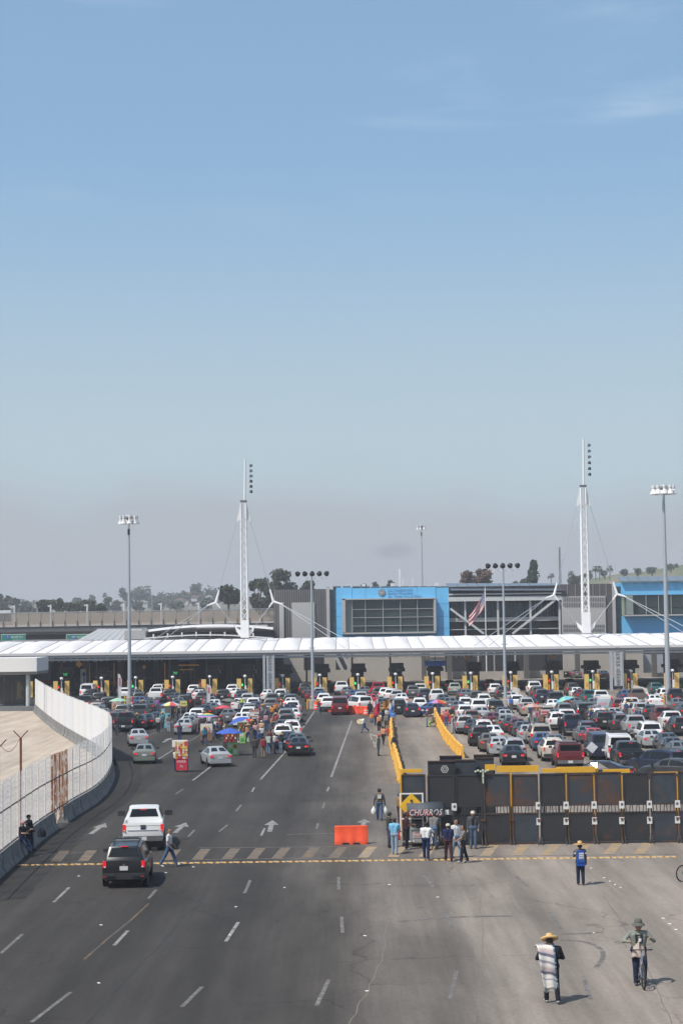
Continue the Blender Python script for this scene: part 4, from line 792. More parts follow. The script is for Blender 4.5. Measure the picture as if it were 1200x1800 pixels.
for q in ((920, 1018, 1030, 14), (905, 1022, 1032, 10), (660, 1024, 1034, 10), (686, 1020, 1034, 12), (640, 1026, 1036, 9)): tree(*q, 700, 'small hazy tree top peeping over the port roof', md, 260, .5, group='small tree tops over the roof')
tree(1006, 1013, 1028, 34, 820, 'dark bushy tree clump beside the radio tower', dk, 700, .7, name='bushy_tree')
for q in ((1062, 1004, 1012, 16), (1095, 1002, 1010, 14), (1120, 1000, 1008, 12), (1030, 1008, 1018, 18), (1145, 998, 1006, 30), (1178, 992, 1000, 34)): tree(*q, 1050, 'low scrub tree on the green hillside', md, 240, .8, group='scrub trees on the hillside')
frm = leafmat('palm_frond', (.07, .075, .045))
def palm(px_, pt_, pb_, Y, s, label, group):
    r = random.Random(int(px_)); base = at(px_, pb_, Y); top = at(px_, pt_, Y); root = thing('palm_tree', label, 'tree', base-Vector((0, 0, 2)), 0, group); h = top.z-base.z+2-s*.5
    MB().tube((0, 0, 0), (.1, 0, h), .3, .2, 7).build('trunk', M('bark', (.12, .095, .075), .9), root); b = MB()
    for k in range(30):
        a = r.uniform(0, 2*pi); el = r.uniform(-.9, 1.1); d = Vector((cos(a)*cos(el), sin(a)*cos(el), sin(el))); sd = d.cross(Vector((0, 0, 1))).normalized()*.18*s; m1 = Vector((0, 0, h))+d*s*.6; m2 = Vector((0, 0, h))+d*s-Vector((0, 0, .35*s))
        b.quad(Vector((0, 0, h)), m1+sd, m2, m1-sd)
    b.build('crown', frm, root)
for q in ((1046, 995), (1053, 995), (1071, 994), (1035, 1003), (968, 1008), (1003, 1003)): palm(q[0], q[1], 1014 if q[0] > 990 else 1030, 1000, 2.6, 'fan palm silhouetted on the green hillside', 'palms on the hillside')
for q in ((60, 1055), (67, 1056), (40, 1053), (140, 1052), (185, 1042), (322, 1038), (48, 1055)): palm(q[0], q[1], 1072, 1400, 2.8, 'hazy fan palm above the distant rooftops', 'palms over the rooftops')
hw = M('house_wall', (.55, .52, .47), .8); hr = M('house_roof', (.30, .17, .12), .8); hwin = M('house_window', (.05, .055, .06), .3)
for i, (x0, x1, y0, y1) in enumerate(((243, 259, 1057, 1064), (304, 331, 1053.5, 1059), (200, 220, 1056, 1062), (336, 346, 1048, 1053), (360, 374, 1048, 1053), (180, 196, 1055, 1060), (268, 276, 1060, 1065))):
    c, d = rectbox(x0, y0+1.5, x1, y1, 1450, 10); r = thing('hillside_house', 'small pale house on the hazy distant hill', 'house', (c.x, 1450, c.z-d[2]/2), 0, 'houses on the distant hill'); MB().box((0, 5, d[2]/2-1), (d[0], 10, d[2]+2)).build('wall', hw, r)
    b = MB(); b.poly([(-d[0]/2-.5, -.5, d[2]), (d[0]/2+.5, -.5, d[2]), (0, -.5, d[2]+1.6)], 11, (0, 1, 0)); b.build('roof', hr if i % 2 else hw, r)
    for k in range(3): MB().box(((k-1)*d[0]*.28, -.05, d[2]*.5), (d[0]*.13, .1, d[2]*.4)).build('window', hwin, r)
c, d = rectbox(-20, 1073, 21, 1079, 470, 3); r = thing('parked_trailer', 'white box trailer standing behind the overpass screen', 'trailer', (c.x, 470, c.z)); MB().box((0, 0, 0), d).build('box_body', white, r); MB().box((0, 0, -d[2]/2-1.0), (d[0]*.9, 2, 2.0)).build('undercarriage', black, r)
# ================================================================== vehicles
paint = M('car_paint', (1, 1, 1), .32, .0, var=.05, scale=.8, coat=.35, objcol=True); trim = M('car_trim', (.03, .03, .032), .5, var=.1)
cglass = M('car_glass', (.010, .013, .016), .12, spec=.32, var=.2, scale=.7); tail = M('tail_light', (.55, .008, .012), .25, emit=.8, var=.0); plate_m = M('number_plate', (.62, .62, .6), .5, var=.15, scale=14); rim_m = M('wheel_rim', (.40, .41, .42), .3, .7); lampw = M('reverse_lamp', (.6, .6, .6), .2)
# station: (y, half width, sill z, belt z, top z, top half width)
SP = {
 'sedan': dict(L=4.65, H=1.45, wr=.325, ax=(-1.36, 1.36), st=[(-2.32, .76, .36, .74, .78, .70), (-2.29, .84, .28, .92, .99, .74), (-2.12, .885, .24, .97, 1.07, .76), (-1.62, .90, .22, .97, 1.10, .72), (-.82, .905, .2, .96, 1.41, .56), (-.1, .905, .2, .95, 1.455, .57), (.45, .90, .2, .93, 1.40, .57), (1.2, .895, .21, .91, 1.0, .72), (1.85, .87, .24, .82, .88, .70), (2.2, .80, .28, .68, .73, .62), (2.32, .68, .36, .58, .60, .5)], rg=(3, 4), sg=(3, 5, 7), wg=(6, 7), tl=(.60, .80, .90, .06, .22, .14)),
 'hatch': dict(L=4.1, H=1.52, wr=.315, ax=(-1.25, 1.25), st=[(-2.04, .74, .36, .80, .84, .68), (-2.02, .82, .28, .98, 1.04, .74), (-1.86, .865, .24, 1.0, 1.18, .70), (-1.36, .875, .22, 1.0, 1.45, .58), (-.5, .88, .2, .98, 1.53, .57), (.2, .88, .2, .96, 1.50, .57), (.5, .875, .2, .95, 1.42, .57), (1.15, .87, .21, .93, 1.03, .70), (1.75, .83, .26, .82, .88, .66), (1.98, .76, .3, .7, .74, .58), (2.05, .66, .36, .6, .62, .5)], rg=(2, 3), sg=(2, 4, 7), wg=(6, 7), tl=(.62, .86, 1.02, .06, .16, .24)),
 'suv': dict(L=4.7, H=1.72, wr=.36, ax=(-1.36, 1.38), st=[(-2.33, .78, .44, .86, .9, .74), (-2.31, .87, .34, 1.06, 1.12, .82), (-2.22, .91, .3, 1.08, 1.2, .80), (-1.92, .93, .26, 1.08, 1.66, .64), (-1.0, .935, .25, 1.06, 1.73, .64), (0, .935, .25, 1.05, 1.73, .64), (.5, .93, .25, 1.04, 1.66, .63), (1.2, .925, .26, 1.03, 1.14, .78), (1.9, .90, .3, .97, 1.04, .75), (2.22, .84, .34, .82, .88, .68), (2.34, .72, .44, .68, .7, .58)], rg=(2, 3), sg=(3, 5, 7), wg=(6, 7), tl=(.80, .84, 1.06, .05, .09, .27)),
 'bigsuv': dict(L=5.1, H=1.9, wr=.39, ax=(-1.5, 1.5), st=[(-2.54, .86, .5, .94, .98, .82), (-2.52, .95, .4, 1.14, 1.2, .9), (-2.46, .99, .36, 1.16, 1.28, .88), (-2.22, 1.0, .32, 1.16, 1.84, .74), (-1.0, 1.0, .31, 1.15, 1.91, .74), (.1, 1.0, .31, 1.14, 1.91, .74), (.6, 1.0, .31, 1.13, 1.84, .73), (1.2, .995, .32, 1.12, 1.24, .86), (2.1, .98, .36, 1.08, 1.16, .84), (2.42, .92, .4, .95, 1.0, .78), (2.54, .8, .5, .8, .82, .68)], rg=(2, 3), sg=(3, 5, 7), wg=(6, 7), tl=(.88, .84, 1.10, .06, .11, .34)),
 'van': dict(L=5.3, H=2.1, wr=.36, ax=(-1.6, 1.7), st=[(-2.64, .9, .46, 1.0, 1.04, .86), (-2.62, .97, .36, 1.14, 1.22, .94), (-2.58, .99, .32, 1.16, 1.3, .92), (-2.46, 1.0, .3, 1.16, 2.0, .82), (-1.2, 1.0, .3, 1.16, 2.11, .83), (.3, 1.0, .3, 1.15, 2.1, .82), (.9, 1.0, .3, 1.14, 1.98, .78), (1.7, .99, .3, 1.1, 1.22, .84), (2.2, .96, .34, .98, 1.08, .78), (2.5, .9, .4, .84, .9, .7), (2.64, .78, .48, .7, .72, .6)], rg=(2, 3), sg=(3, 5, 7), wg=(6, 7), tl=(.86, .84, 1.05, .06, .13, .34)),
 'pickup': dict(L=5.7, H=1.93, wr=.39, ax=(-1.75, 1.8), st=[(-2.84, .9, .56, 1.22, 1.25, .88), (-2.82, .97, .5, 1.30, 1.34, .95), (-2.74, .99, .48, 1.32, 1.34, .95), (-2.72, .99, .48, 1.32, 1.34, .95), (-.92, .99, .4, 1.32, 1.34, .95), (-.86, .99, .38, 1.32, 1.38, .86), (-.72, .99, .37, 1.32, 1.88, .72), (.1, .99, .37, 1.30, 1.94, .73), (.75, .99, .37, 1.29, 1.87, .72), (1.5, .98, .38, 1.26, 1.38, .84), (2.4, .97, .42, 1.2, 1.30, .86), (2.74, .93, .46, 1.05, 1.12, .8), (2.86, .82, .54, .86, .88, .7)], rg=(5, 6), sg=(6, 7, 9), wg=(8, 9), bed=(3, 4), tl=(.91, .83, 1.20, .07, .08, .32)),
}
def lofted(S):
    b = MB(); rings = []; bed = S.get('bed', ())
    for k, (y, w, z0, zb, zt, wt) in enumerate(S['st']):
        zm = z0+(zb-z0)*.45
        if k in bed: half = [(0, z0), (.82*w, z0), (.97*w, z0+.1), (w, zm), (.97*w, zb-.03), (.95*w, zb+.02), (.90*w, zb+.02), (.89*w, z0+.28), (0, z0+.28)]
        else: half = [(0, z0), (.82*w, z0), (.97*w, z0+.1), (w, zm), (.985*w, zb-.03), (.955*w, zb), (wt, zt-.05), (wt*.87, zt), (0, zt+.015)]
        rings.append([(x, y, z) for x, z in half] + [(-x, y, z) for x, z in half[-2:0:-1]])
    n = len(rings[0])
    for r in rings: b.v += r
    for k in range(len(rings)-1): b.f += [(k*n+i, k*n+(i+1) % n, (k+1)*n+(i+1) % n, (k+1)*n+i) for i in range(n)]
    b.f += [tuple(range(n-1, -1, -1)), tuple(range((len(rings)-1)*n, len(rings)*n))]; b.m = [0]*len(b.f); return b
def glasspanel(a, c, out, inset=(.08, .1), off=.012):
    a0, a1 = [Vector(p) for p in a]; c0, c1 = [Vector(p) for p in c]; f = lambda u, v: (a0.lerp(a1, u)).lerp(c0.lerp(c1, u), v); u, v = inset
    q = [f(u, v), f(1-u, v), f(1-u, 1-v), f(u, 1-v)]; nrm = (q[1]-q[0]).cross(q[3]-q[0]).normalized(); nrm = nrm if nrm.dot(Vector(out)) > 0 else -nrm; b = MB(); b.poly([p-nrm*.004 for p in q], off+.004, nrm); return b
CARS = {}
def make_car(kind, full):
    S = SP[kind]; st = S['st']; root = link('proto', None); tree_ = []
    def part(nm, b, mt, subs=(), sm=None):
        o = link(nm, b.mesh(nm, mt, sm), root); s_ = []
        for n2, b2, m2 in subs: s_.append(link(n2, b2.mesh(n2, m2, 40 if n2 in ('rim',) else None), o))
        tree_.append((o, s_)); return o
    part('body', lofted(S), paint, sm=32)
    i, j = S['rg']; A, B = st[i], st[j]; part('rear_window', glasspanel([(-A[5]*.95, A[0], A[4]), (A[5]*.95, A[0], A[4])], [(-B[5]*.87, B[0], B[4]), (B[5]*.87, B[0], B[4])], (0, -1, .3), (.05, .13)), cglass)
    i, j = S['wg']; A, B = st[i], st[j]; part('windshield', glasspanel([(-A[5]*.87, A[0], A[4]), (A[5]*.87, A[0], A[4])], [(-B[5]*.95, B[0], B[4]), (B[5]*.95, B[0], B[4])], (0, 1, .3), (.05, .1)), cglass)
    i0, i1, i2 = S['sg']
    for s in (-1, 1):
        for a, c in ((i0, i1), (i1, i2)):
            b = MB(); lo = []; hi = []
            for k in range(a, c+1):
                y, w, z0, zb, zt, wt = st[k]; p = Vector((s*.955*w, y, zb)); q = Vector((s*wt, y, zt-.05)); n_ = Vector((s, 0, .35)).normalized()*.012; t1 = .9 if zt-zb > .3 else .55
                ye = .05 if k == a else (-.05 if k == c else 0); v = Vector((0, ye, 0)); lo.append(p.lerp(q, .1)+n_+v); hi.append(p.lerp(q, t1)+n_+v)
            for k in range(len(lo)-1): b.quad(lo[k], lo[k+1], hi[k+1], hi[k])
            if full and not (kind == 'van' and a == i0): part('side_window', b, cglass)
            elif not full and not (kind == 'van' and a == i0): part('side_window', b, cglass)
    x, hw_, z, t, w2, h2 = S['tl']; yr = st[1][0]
    for s in (-1, 1):
        b = MB(); b.box((s*(x+ (0 if kind not in ('sedan', 'hatch') else .06)), yr-.005 if kind in ('sedan', 'hatch') else yr+.01, z-.08), (w2+.05, .11, h2)); sub = []
        if full: b2 = MB(); b2.box((s*(x-.02), yr-.06, z-.08-h2*.36), (w2*.7, .02, h2*.2)); sub = [('reversing_lamp', b2, lampw)]
        part('tail_light', b, tail, sub)
    zb1 = st[0][2]; w0 = st[1][1]
    b = MB(); b.box((0, yr+.02, zb1+.06), (2*w0*.97, .22, .24)); part('bumper', b, trim if kind in ('suv', 'bigsuv') else (chrome if kind == 'pickup' else paint))
    if full or True:
        zp = .62 if kind == 'pickup' else (.72 if kind in ('sedan', 'hatch') else .82); b = MB(); b.box((0, (yr-.10) if kind == 'pickup' else st[0][0]-.005, zp), (.34, .03, .17)); part('number_plate', b, plate_m)
    if full:
        b = MB(); b.box((0, yr+.32 if kind in ('suv', 'bigsuv', 'van') else (yr+.95), st[3][4]+.005 if kind != 'pickup' else st[6][4]+.01), (.30, .05, .03)); 
        part('brake_light', b, tail) if kind != 'sedan' else None
        for s in (-1, 1): b = MB(); yy = st[S['wg'][1]][0]-.12; b.box((s*(st[6][1]+.11), yy, st[S['wg'][1]][4]+.02), (.24, .1, .16)); part('mirror', b, trim)
        b = MB(); b.box((0, st[0][0]+.01, st[1][3]-.1), (.1, .04, .07)); part('badge', b, chrome)
        if kind in ('suv', 'bigsuv'):
            for s in (-1, 1): b = MB(); b.bar((s*.55, -1.7, st[4][4]+.06), (s*.55, .2, st[4][4]+.06), .04); part('roof_rail', b, trim)
        for s in (-1, 1):
            for yy in (.05, -1.0) if kind != 'pickup' else (.35,): b = MB(); b.box((s*(st[5][1]+.012), yy, st[5][3]-.12), (.02, .18, .035)); part('door_handle', b, chrome if kind == 'pickup' else paint)
    r = S['wr']; q = Matrix.Rotation(pi/2, 3, 'Y')
    for s in (-1, 1):
        for ya in S['ax']:
            xw = st[4][1]-.11; b = MB(); b.lathe([(r*.55, -.1), (r*.93, -.11), (r, -.07), (r, .07), (r*.93, .11), (r*.55, .1), (r*.5, -.0)], 18, (s*xw, ya, r), q); b2 = MB(); b2.lathe([(0, .085*s), (r*.2, .09*s), (r*.62, .075*s), (r*.66, .10*s)], 12, (s*xw, ya, r), q)
            part('wheel', b, rubber, [('rim', b2, rim_m)], 40)
            b = MB(); b.lathe([(0, 0), (r*1.16, 0)], 16, (s*(st[4][1]-.006+.0), ya, r+.02), q); 
            b.lathe([(0, .004*s), (r*1.16, .004*s)], 16, (s*(st[4][1]-.004), ya, r+.02), q)
            part('wheel_arch', b, trim)
    return root, tree_
COLS = dict(white=(.74, .74, .72), black=(.012, .012, .014), silver=(.36, .37, .38), grey=(.11, .115, .12), dgrey=(.045, .047, .05), blue=(.03, .06, .15), navy=(.014, .02, .042), red=(.40, .012, .016), maroon=(.12, .012, .016), tan=(.34, .30, .24), cream=(.62, .58, .48), brown=(.13, .095, .075), green=(.30, .34, .28), teal=(.015, .10, .10), purple=(.05, .03, .05), sage=(.18, .20, .17))
CN = dict(white='white', black='black', silver='silver', grey='grey', dgrey='charcoal', blue='blue', navy='navy blue', red='red', maroon='maroon', tan='tan', cream='cream', brown='grey brown', green='pale green', teal='teal', purple='dark plum', sage='sage green')
KN = dict(sedan='sedan', hatch='hatchback', suv='SUV', bigsuv='large SUV', van='van', pickup='pickup truck')
FULL = {}; LITE = {}
def car(px_, py_, kind, col, yaw=0., full=None, label=None, group=None, bottom=False):
    S = SP[kind]; p = P(px_, py_, 0 if bottom else S['H']-.03); hd = ROADYAW+yaw+RND.uniform(-.02, .02)
    off = S['L']/2 if bottom else .9; c = p+Vector((-sin(hd), cos(hd), 0))*off; c.z = gz(c.y)
    full = c.y < 190 if full is None else full; D = FULL if full else LITE
    if kind not in D: D[kind] = make_car(kind, full)
    if label is None:
        zone = 'queueing near the umbrella vendors' if px_ < 470 else ('queueing beside the flower and toy sellers' if px_ < 556 else ('waiting behind the orange drums' if px_ < 760 and py_ < 1240 else 'in the packed eastern lanes'))
        if py_ < 1200 and px_ > 700: zone = 'beyond the booths'
        label = f'{CN[col]} {KN[kind]} {zone}'; group = group or f'{CN[col]} {KN[kind]}s {zone}'
    r = treecopy(D[kind], c, hd, label, group, (*COLS[col], 1)); r.name = {'suv': 'sport_utility_vehicle', 'bigsuv': 'sport_utility_vehicle', 'sedan': 'sedan_car', 'hatch': 'hatchback_car', 'van': 'van', 'pickup': 'pickup_truck'}[kind]; r['category'] = {'van': 'van', 'pickup': 'pickup truck'}.get(kind, 'car')
    pitch = math.atan(.0075) if c.y > 120 else 0.; r.rotation_euler = (pitch, 0, hd); return r
s_, k_, h_, b_, v_, p_ = 'suv', 'sedan', 'hatch', 'bigsuv', 'van', 'pickup'
w, bk, si, gr, dg = 'white', 'black', 'silver', 'grey', 'dgrey'
QUEUE = [
 (155.6,1201.7,v_,w),(159.7,1211.6,s_,bk),(165,1214.5,k_,gr),(175,1217.4,s_,bk),(148.6,1223,p_,bk),(190,1225.6,s_,bk),(174,1232,k_,'maroon'),(169,1235.5,s_,'tan'),(173,1240,s_,dg),(181,1246,k_,gr),(198,1252,s_,bk),(221,1252,p_,bk),(221.5,1209,s_,w),(217,1204.6,k_,si),(217,1238.4,s_,gr),(238,1212,k_,gr),(246,1217,s_,dg),(247,1220.5,k_,w),(246,1225,k_,'blue'),(248,1232,k_,'navy'),(245,1239,p_,dg),(244,1257.7,k_,bk),(258,1255.5,k_,bk),(275,1252.4,k_,'navy'),(262,1231,k_,dg),
 (279,1203,s_,w),(274,1209,p_,w),(298,1212,s_,bk),(307.7,1218,k_,dg),(325,1221.5,s_,bk),(314,1227,k_,gr),(316,1231.5,k_,dg),(341.5,1204,s_,w),(350,1212.8,k_,w),(349,1209,k_,gr),(357,1216,s_,dg),(368,1220,k_,'maroon'),(369,1225,k_,gr),(377,1230.5,k_,w),(371,1235.5,k_,gr),(361,1239.5,k_,bk),(347,1245.4,s_,w),(334,1253.6,k_,w),(339,1257.7,k_,gr),(332,1260,k_,'sage'),(324,1264.5,k_,si),
 (409,1203.4,s_,w),(415,1210,k_,w),(425,1212.8,s_,dg),(436,1219,s_,si),(426,1219,k_,'navy'),(445,1222,k_,dg),(446,1226.8,s_,w),(450,1231,k_,gr),(449,1234,k_,'purple'),(439,1237,s_,gr),(437,1243,s_,w),(425,1253.6,k_,w),(401,1247,k_,gr),(420,1228,k_,w),(392,1212,s_,bk),(470,1213,k_,w),(478,1219,s_,dg),(476,1228,s_,gr),
 (494,1211.6,s_,w),(501,1218.6,s_,bk),(510,1220.5,s_,'navy'),(511,1227,k_,w),(515,1232,s_,w),(510,1237.5,k_,'navy'),(502,1246,s_,gr),(515,1246,k_,w),(503.6,1255.3,s_,bk),(497,1266,k_,dg),(513.5,1266.4,s_,w),(498,1273.4,s_,w),(504,1287,k_,bk),
 (536,1201,s_,dg),(541.5,1208,k_,dg),(561,1208.7,s_,si),(564,1215,k_,'blue'),(569,1219,s_,w),(576,1225,s_,w),(548,1214,k_,'maroon'),
 (600,1198,p_,w),(597,1224,v_,'maroon'),(623,1213,k_,'blue'),(634,1216,s_,si),(652,1221,k_,'red'),(664,1200,p_,'red'),(665,1208.5,s_,dg),(677,1209,s_,w),(686,1211,s_,w),(697,1213,s_,si),(672,1228,k_,dg),(610,1208,k_,gr),(641,1207,k_,gr),
 (738,1201.6,s_,'cream'),(745,1210.5,s_,'navy'),(767.5,1212,p_,w),(798,1200.4,s_,'green'),(790,1196,k_,dg),(705,1219.7,k_,w),(700,1229,s_,bk),(737,1227,s_,w),(725,1205,s_,gr),(790,1226.7,k_,gr),(814,1211.5,k_,dg),(779,1221,k_,dg),
 (818,1212,k_,gr),(835.5,1215,s_,bk),(849,1220,s_,w),(817,1226,s_,w),(840,1228.5,b_,w),(869,1230,b_,bk),(816,1239,s_,w),(827,1248,s_,'brown'),(805,1233,k_,gr),(816,1257.7,s_,si),(831,1264.5,k_,dg),(849,1266,s_,w),(866,1276,k_,w),(887,1248,k_,si),(883,1243.5,k_,dg),(888,1257,k_,'sage'),(899,1261,k_,dg),(909,1264,k_,'maroon'),(918,1269,k_,dg),(927,1275,k_,si),(866,1253,k_,'maroon'),(907,1221.5,s_,w),(924,1226.5,s_,si),(928,1235.5,k_,'tan'),(897,1217,k_,si),(869,1202,s_,w),(882,1206,s_,dg),(860,1194.6,k_,dg),(858,1236,k_,gr),(846,1243,k_,si),
 (937.5,1197.6,b_,w),(943,1207,s_,dg),(950,1211.5,s_,'navy'),(964,1213,k_,'maroon'),(977,1217,p_,bk),(971,1230,k_,w),(931,1226,k_,bk),(1005,1200.5,s_,dg),(1001,1193.5,k_,dg),(1013,1208.7,k_,w),(1021,1212,k_,'maroon'),(1037,1213,p_,'teal'),(1056,1214,p_,w),(960,1241,s_,'tan'),(974,1247,k_,gr),(996,1248,p_,w),(978,1252,s_,w),(1025,1235,b_,bk),(1031,1239,h_,w),(1044,1241.5,s_,dg),(1053,1245.5,s_,w),(1006,1256,p_,'navy'),(1030,1268,s_,'navy'),(1058,1251,s_,bk),(1043,1228,k_,gr),(1008,1226,k_,gr),(990,1236,s_,gr),
 (1086,1228,s_,'maroon'),(1109,1227,p_,w),(1121,1235,s_,si),(1141,1239,h_,dg),(1120,1211,p_,'brown'),(1100,1213,k_,'blue'),(1150.7,1200,s_,'teal'),(1168,1210,s_,w),(1187,1211,p_,bk),(1165,1243,p_,'maroon'),(1181,1251,p_,w),(1194,1260,s_,bk),(1079,1245,k_,si),(1069,1250.5,s_,bk),(1089,1255,s_,dg),(1117,1258,p_,si),(1140,1269,b_,w),(1190,1228,k_,gr),(1149,1222,k_,w),(1205,1238,k_,dg),
 (860,1290,k_,'brown'),(876,1296,h_,si),(902,1298,s_,si),(970,1298,s_,'cream'),(974,1292,k_,gr),(953,1289,k_,'blue'),(1044,1281,k_,'red'),(948,1273,b_,'tan'),(1173,1289,k_,dg),(1181,1297,k_,dg),(1194,1304,k_,gr),(1028,1277,k_,gr),(1205,1318,k_,dg),
 (992,1176,k_,bk),(1012,1177,k_,gr),(1060,1179,k_,w),(700,1184,k_,bk),(620,1190,k_,dg),
]
for q in QUEUE: car(*q)
car(842,1276,s_,bk,0,True,'black SUV keeping beside the yellow barriers in the packed lanes'); car(900.5,1311,k_,bk,0,True,'black sedan last in line behind the silver SUV beyond the gates')
rp = car(997,1304.5,p_,'maroon',0,True,'dark red pickup truck with camper shell passing behind the gates')
b = MB(); b.box((0, -1.82, 1.62), (1.86, 1.95, .58), taper=.88); b.build('camper_shell', paint, rp).color = (*COLS['maroon'], 1); MB().box((0, -2.76, 1.62), (1.45, .05, .42)).build('shell_window', cglass, rp); MB().bar((-.7, -2.2, 1.92), (.7, -2.2, 1.92), .06).build('roof_rack', trim, rp); MB().bar((-.75, -1.2, 1.92), (.75, -1.2, 1.92), .06).build('roof_rack', trim, rp)
car(1054.5,1287,'van','navy',0,True,'dark blue minivan next to the white cargo van'); wv_ = car(1085,1290,v_,w,0,True,'white cargo van with ladder rack in the packed lanes')
for s in (-1, 1): MB().box((s*.42, -2.66, 1.62), (.62, .03, .52)).build('rear_door_window', cglass, wv_)
for y_ in (-1.8, -.6, .4): MB().bar((-.8, y_, 2.24), (.8, y_, 2.24), .07).build('ladder_rack', trim, wv_)
car(1104,1304,p_,bk,0,True,'black pickup truck behind the white cargo van'); car(1143,1284,k_,si,0,True,'silver coupe with bright bumper ahead of the dark crossover'); car(1171,1319,s_,'navy',.62,True,'dark blue crossover angled across the lane behind the gates'); car(1074,1338,k_,'navy',1.25,True,'dark blue sedan seen side on behind the gates'); car(1202,1334,k_,'dgrey',.9,True,'charcoal car nosing in behind the angled crossover')
car(634,1223,b_,w,.42,False,'white SUV turned sideways behind the orange barriers'); car(724,1236.6,h_,'navy',.06,False,'dark navy hatchback last in the lane by the flag sellers'); car(754,1236,k_,'blue',-.6,False,'bright blue sedan turning under the rainbow umbrella')
car(525,1297,k_,bk,0,True,'black sedan at the tail of the queue beside the shoppers'); car(521,1290.5,k_,dg,0,True,'charcoal sedan just ahead of the black one at the queue tail')
car(388,1348.5,k_,si,.27,True,'silver sedan driving alone past the snack cart', bottom=True); car(254,1343.5,k_,'sage',.12,True,'grey green sedan rolling up behind a silver one', bottom=True); car(245,1312.5,k_,si,.17,True,'silver sedan braking ahead of the grey green one', bottom=True)
pk = car(252,1497,p_,w,.105,True,'white pickup truck with black mirrors waiting before the stud row', bottom=True); sv = car(218,1562,s_,bk,.04,True,'black SUV with roof rack just short of the stud row', bottom=True)
for o, hgt in ((pk, 1.9), (sv, 1.75)):
    o.scale = (1.0, 1, 1.02)
MB().box((0, -2.85, 1.02), (1.5, .03, .025)).build('tailgate_crease', M('gate_shade', (.6, .6, .59), .4), pk); MB().box((0, -2.86, 1.1), (.24, .02, .1)).build('tailgate_badge', M('oval_blue', (.02, .03, .08), .3), pk); MB().box((0, -2.86, 1.22), (.26, .03, .07)).build('tailgate_handle', trim, pk)
for s in (-1, 1):
    MB().box((s*1.2, 1.35, 1.42), (.36, .16, .26)).build('towing_mirror', trim, pk); MB().box((s*.86, -2.2, .45), (.22, .06, .5)).build('mudguard', trim, pk)
for s in (-1, 1): MB().box((s*.62, -2.44, .56), (.5, .06, .1)).build('bumper_step', trim, sv); MB().box((s*.78, -2.4, .50), (.12, .05, .05)).build('reflector', tail, sv)
MB().box((0, -2.36, 1.13), (.5, .05, .04)).build('wiper', trim, sv)
for y_ in (-1.5, -.6): MB().bar((-.55, y_, 1.83), (.55, y_, 1.83), .035).build('roof_rack_bar', trim, sv)
for root, tr in list(FULL.values())+list(LITE.values()):
    for o, subs in tr:
        for x_ in subs: bpy.data.objects.remove(x_)
        bpy.data.objects.remove(o)
    bpy.data.objects.remove(root)
# ================================================================== people
SK = dict(light=(.42, .25, .17), tan=(.30, .165, .105), brown=(.20, .105, .065), dark=(.12, .065, .042))
def clothmat(col): 
    n = 'cloth_%02d%02d%02d' % tuple(int(c*99) for c in col); return M(n, col, .85, var=.22, scale=7, spec=.2, bump=.9)
def skinmat(k): return M('skin_'+k, SK[k], .55, var=.08, scale=6)
def capsule_mesh(caps):
    vs = []; fs = []; NS, NR = 10, 4
    for p0, p1, r0, r1, zone in caps:
        p0 = Vector(p0); p1 = Vector(p1); d = p1-p0
        if d.length < 1e-4: d = Vector((0, 0, 1e-3)); p1 = p0+d
        q = d.to_track_quat('Z', 'Y').to_matrix(); o = len(vs); ringc = []
        for k in range(NR): a = -pi/2+(k+.5)/NR*pi/2; ringc.append((p0, r0*cos(a), r0*sin(a)))
        for k in range(NR): a = (k+.5)/NR*pi/2; ringc.append((p1, r1*cos(a), r1*sin(a)))
        vs.append(p0-q @ Vector((0, 0, r0)))
        for c, rr, zz_ in ringc:
            for i in range(NS): vs.append(c+q @ Vector((rr*cos(2*pi*i/NS), rr*sin(2*pi*i/NS), zz_)))
        vs.append(p1+q @ Vector((0, 0, r1))); e = len(vs)-1
        for i in range(NS): fs.append((o, o+1+(i+1) % NS, o+1+i)); fs.append((e, e-NS+i, e-NS+(i+1) % NS))
        for k in range(2*NR-1):
            for i in range(NS): a = o+1+k*NS; fs.append((a+i, a+(i+1) % NS, a+NS+(i+1) % NS, a+NS+i))
    return [tuple(v) for v in vs], fs
def bodymesh(name, caps, mats, voxel):
    vs, fs = capsule_mesh(caps); me = bpy.data.meshes.new(name); me.from_pydata(vs, [], fs); me.update()
    t = bpy.data.objects.new('tmp', me); rm = t.modifiers.new('r', 'REMESH'); rm.mode = 'VOXEL'; rm.voxel_size = voxel; rm.adaptivity = 0; sm = t.modifiers.new('s', 'SMOOTH'); sm.factor = .5; sm.iterations = 2
    out = baked(t); bpy.data.objects.remove(t); bpy.data.meshes.remove(me)
    n = len(out.polygons); C = np.empty(n*3); out.polygons.foreach_get('center', C); C = C.reshape(n, 3); best = np.full(n, 9.); idx = np.zeros(n, int); names = list(mats)
    for p0, p1, r0, r1, zone in caps:
        a = np.array(p0); b_ = np.array(p1); d = b_-a; L2 = max(d @ d, 1e-9); u = np.clip((C-a) @ d/L2, 0, 1); D = np.linalg.norm(C-a-u[:, None]*d, axis=1)-(r0+(r1-r0)*u); mk = D < best; best[mk] = D[mk]; idx[mk] = names.index(zone)
    out.materials.clear()
    for k in names: out.materials.append(mats[k])
    out.polygons.foreach_set('material_index', idx.astype(np.int32)); out.polygons.foreach_set('use_smooth', [True]*n); out.update(); out.name = name; return out
HATS = {}
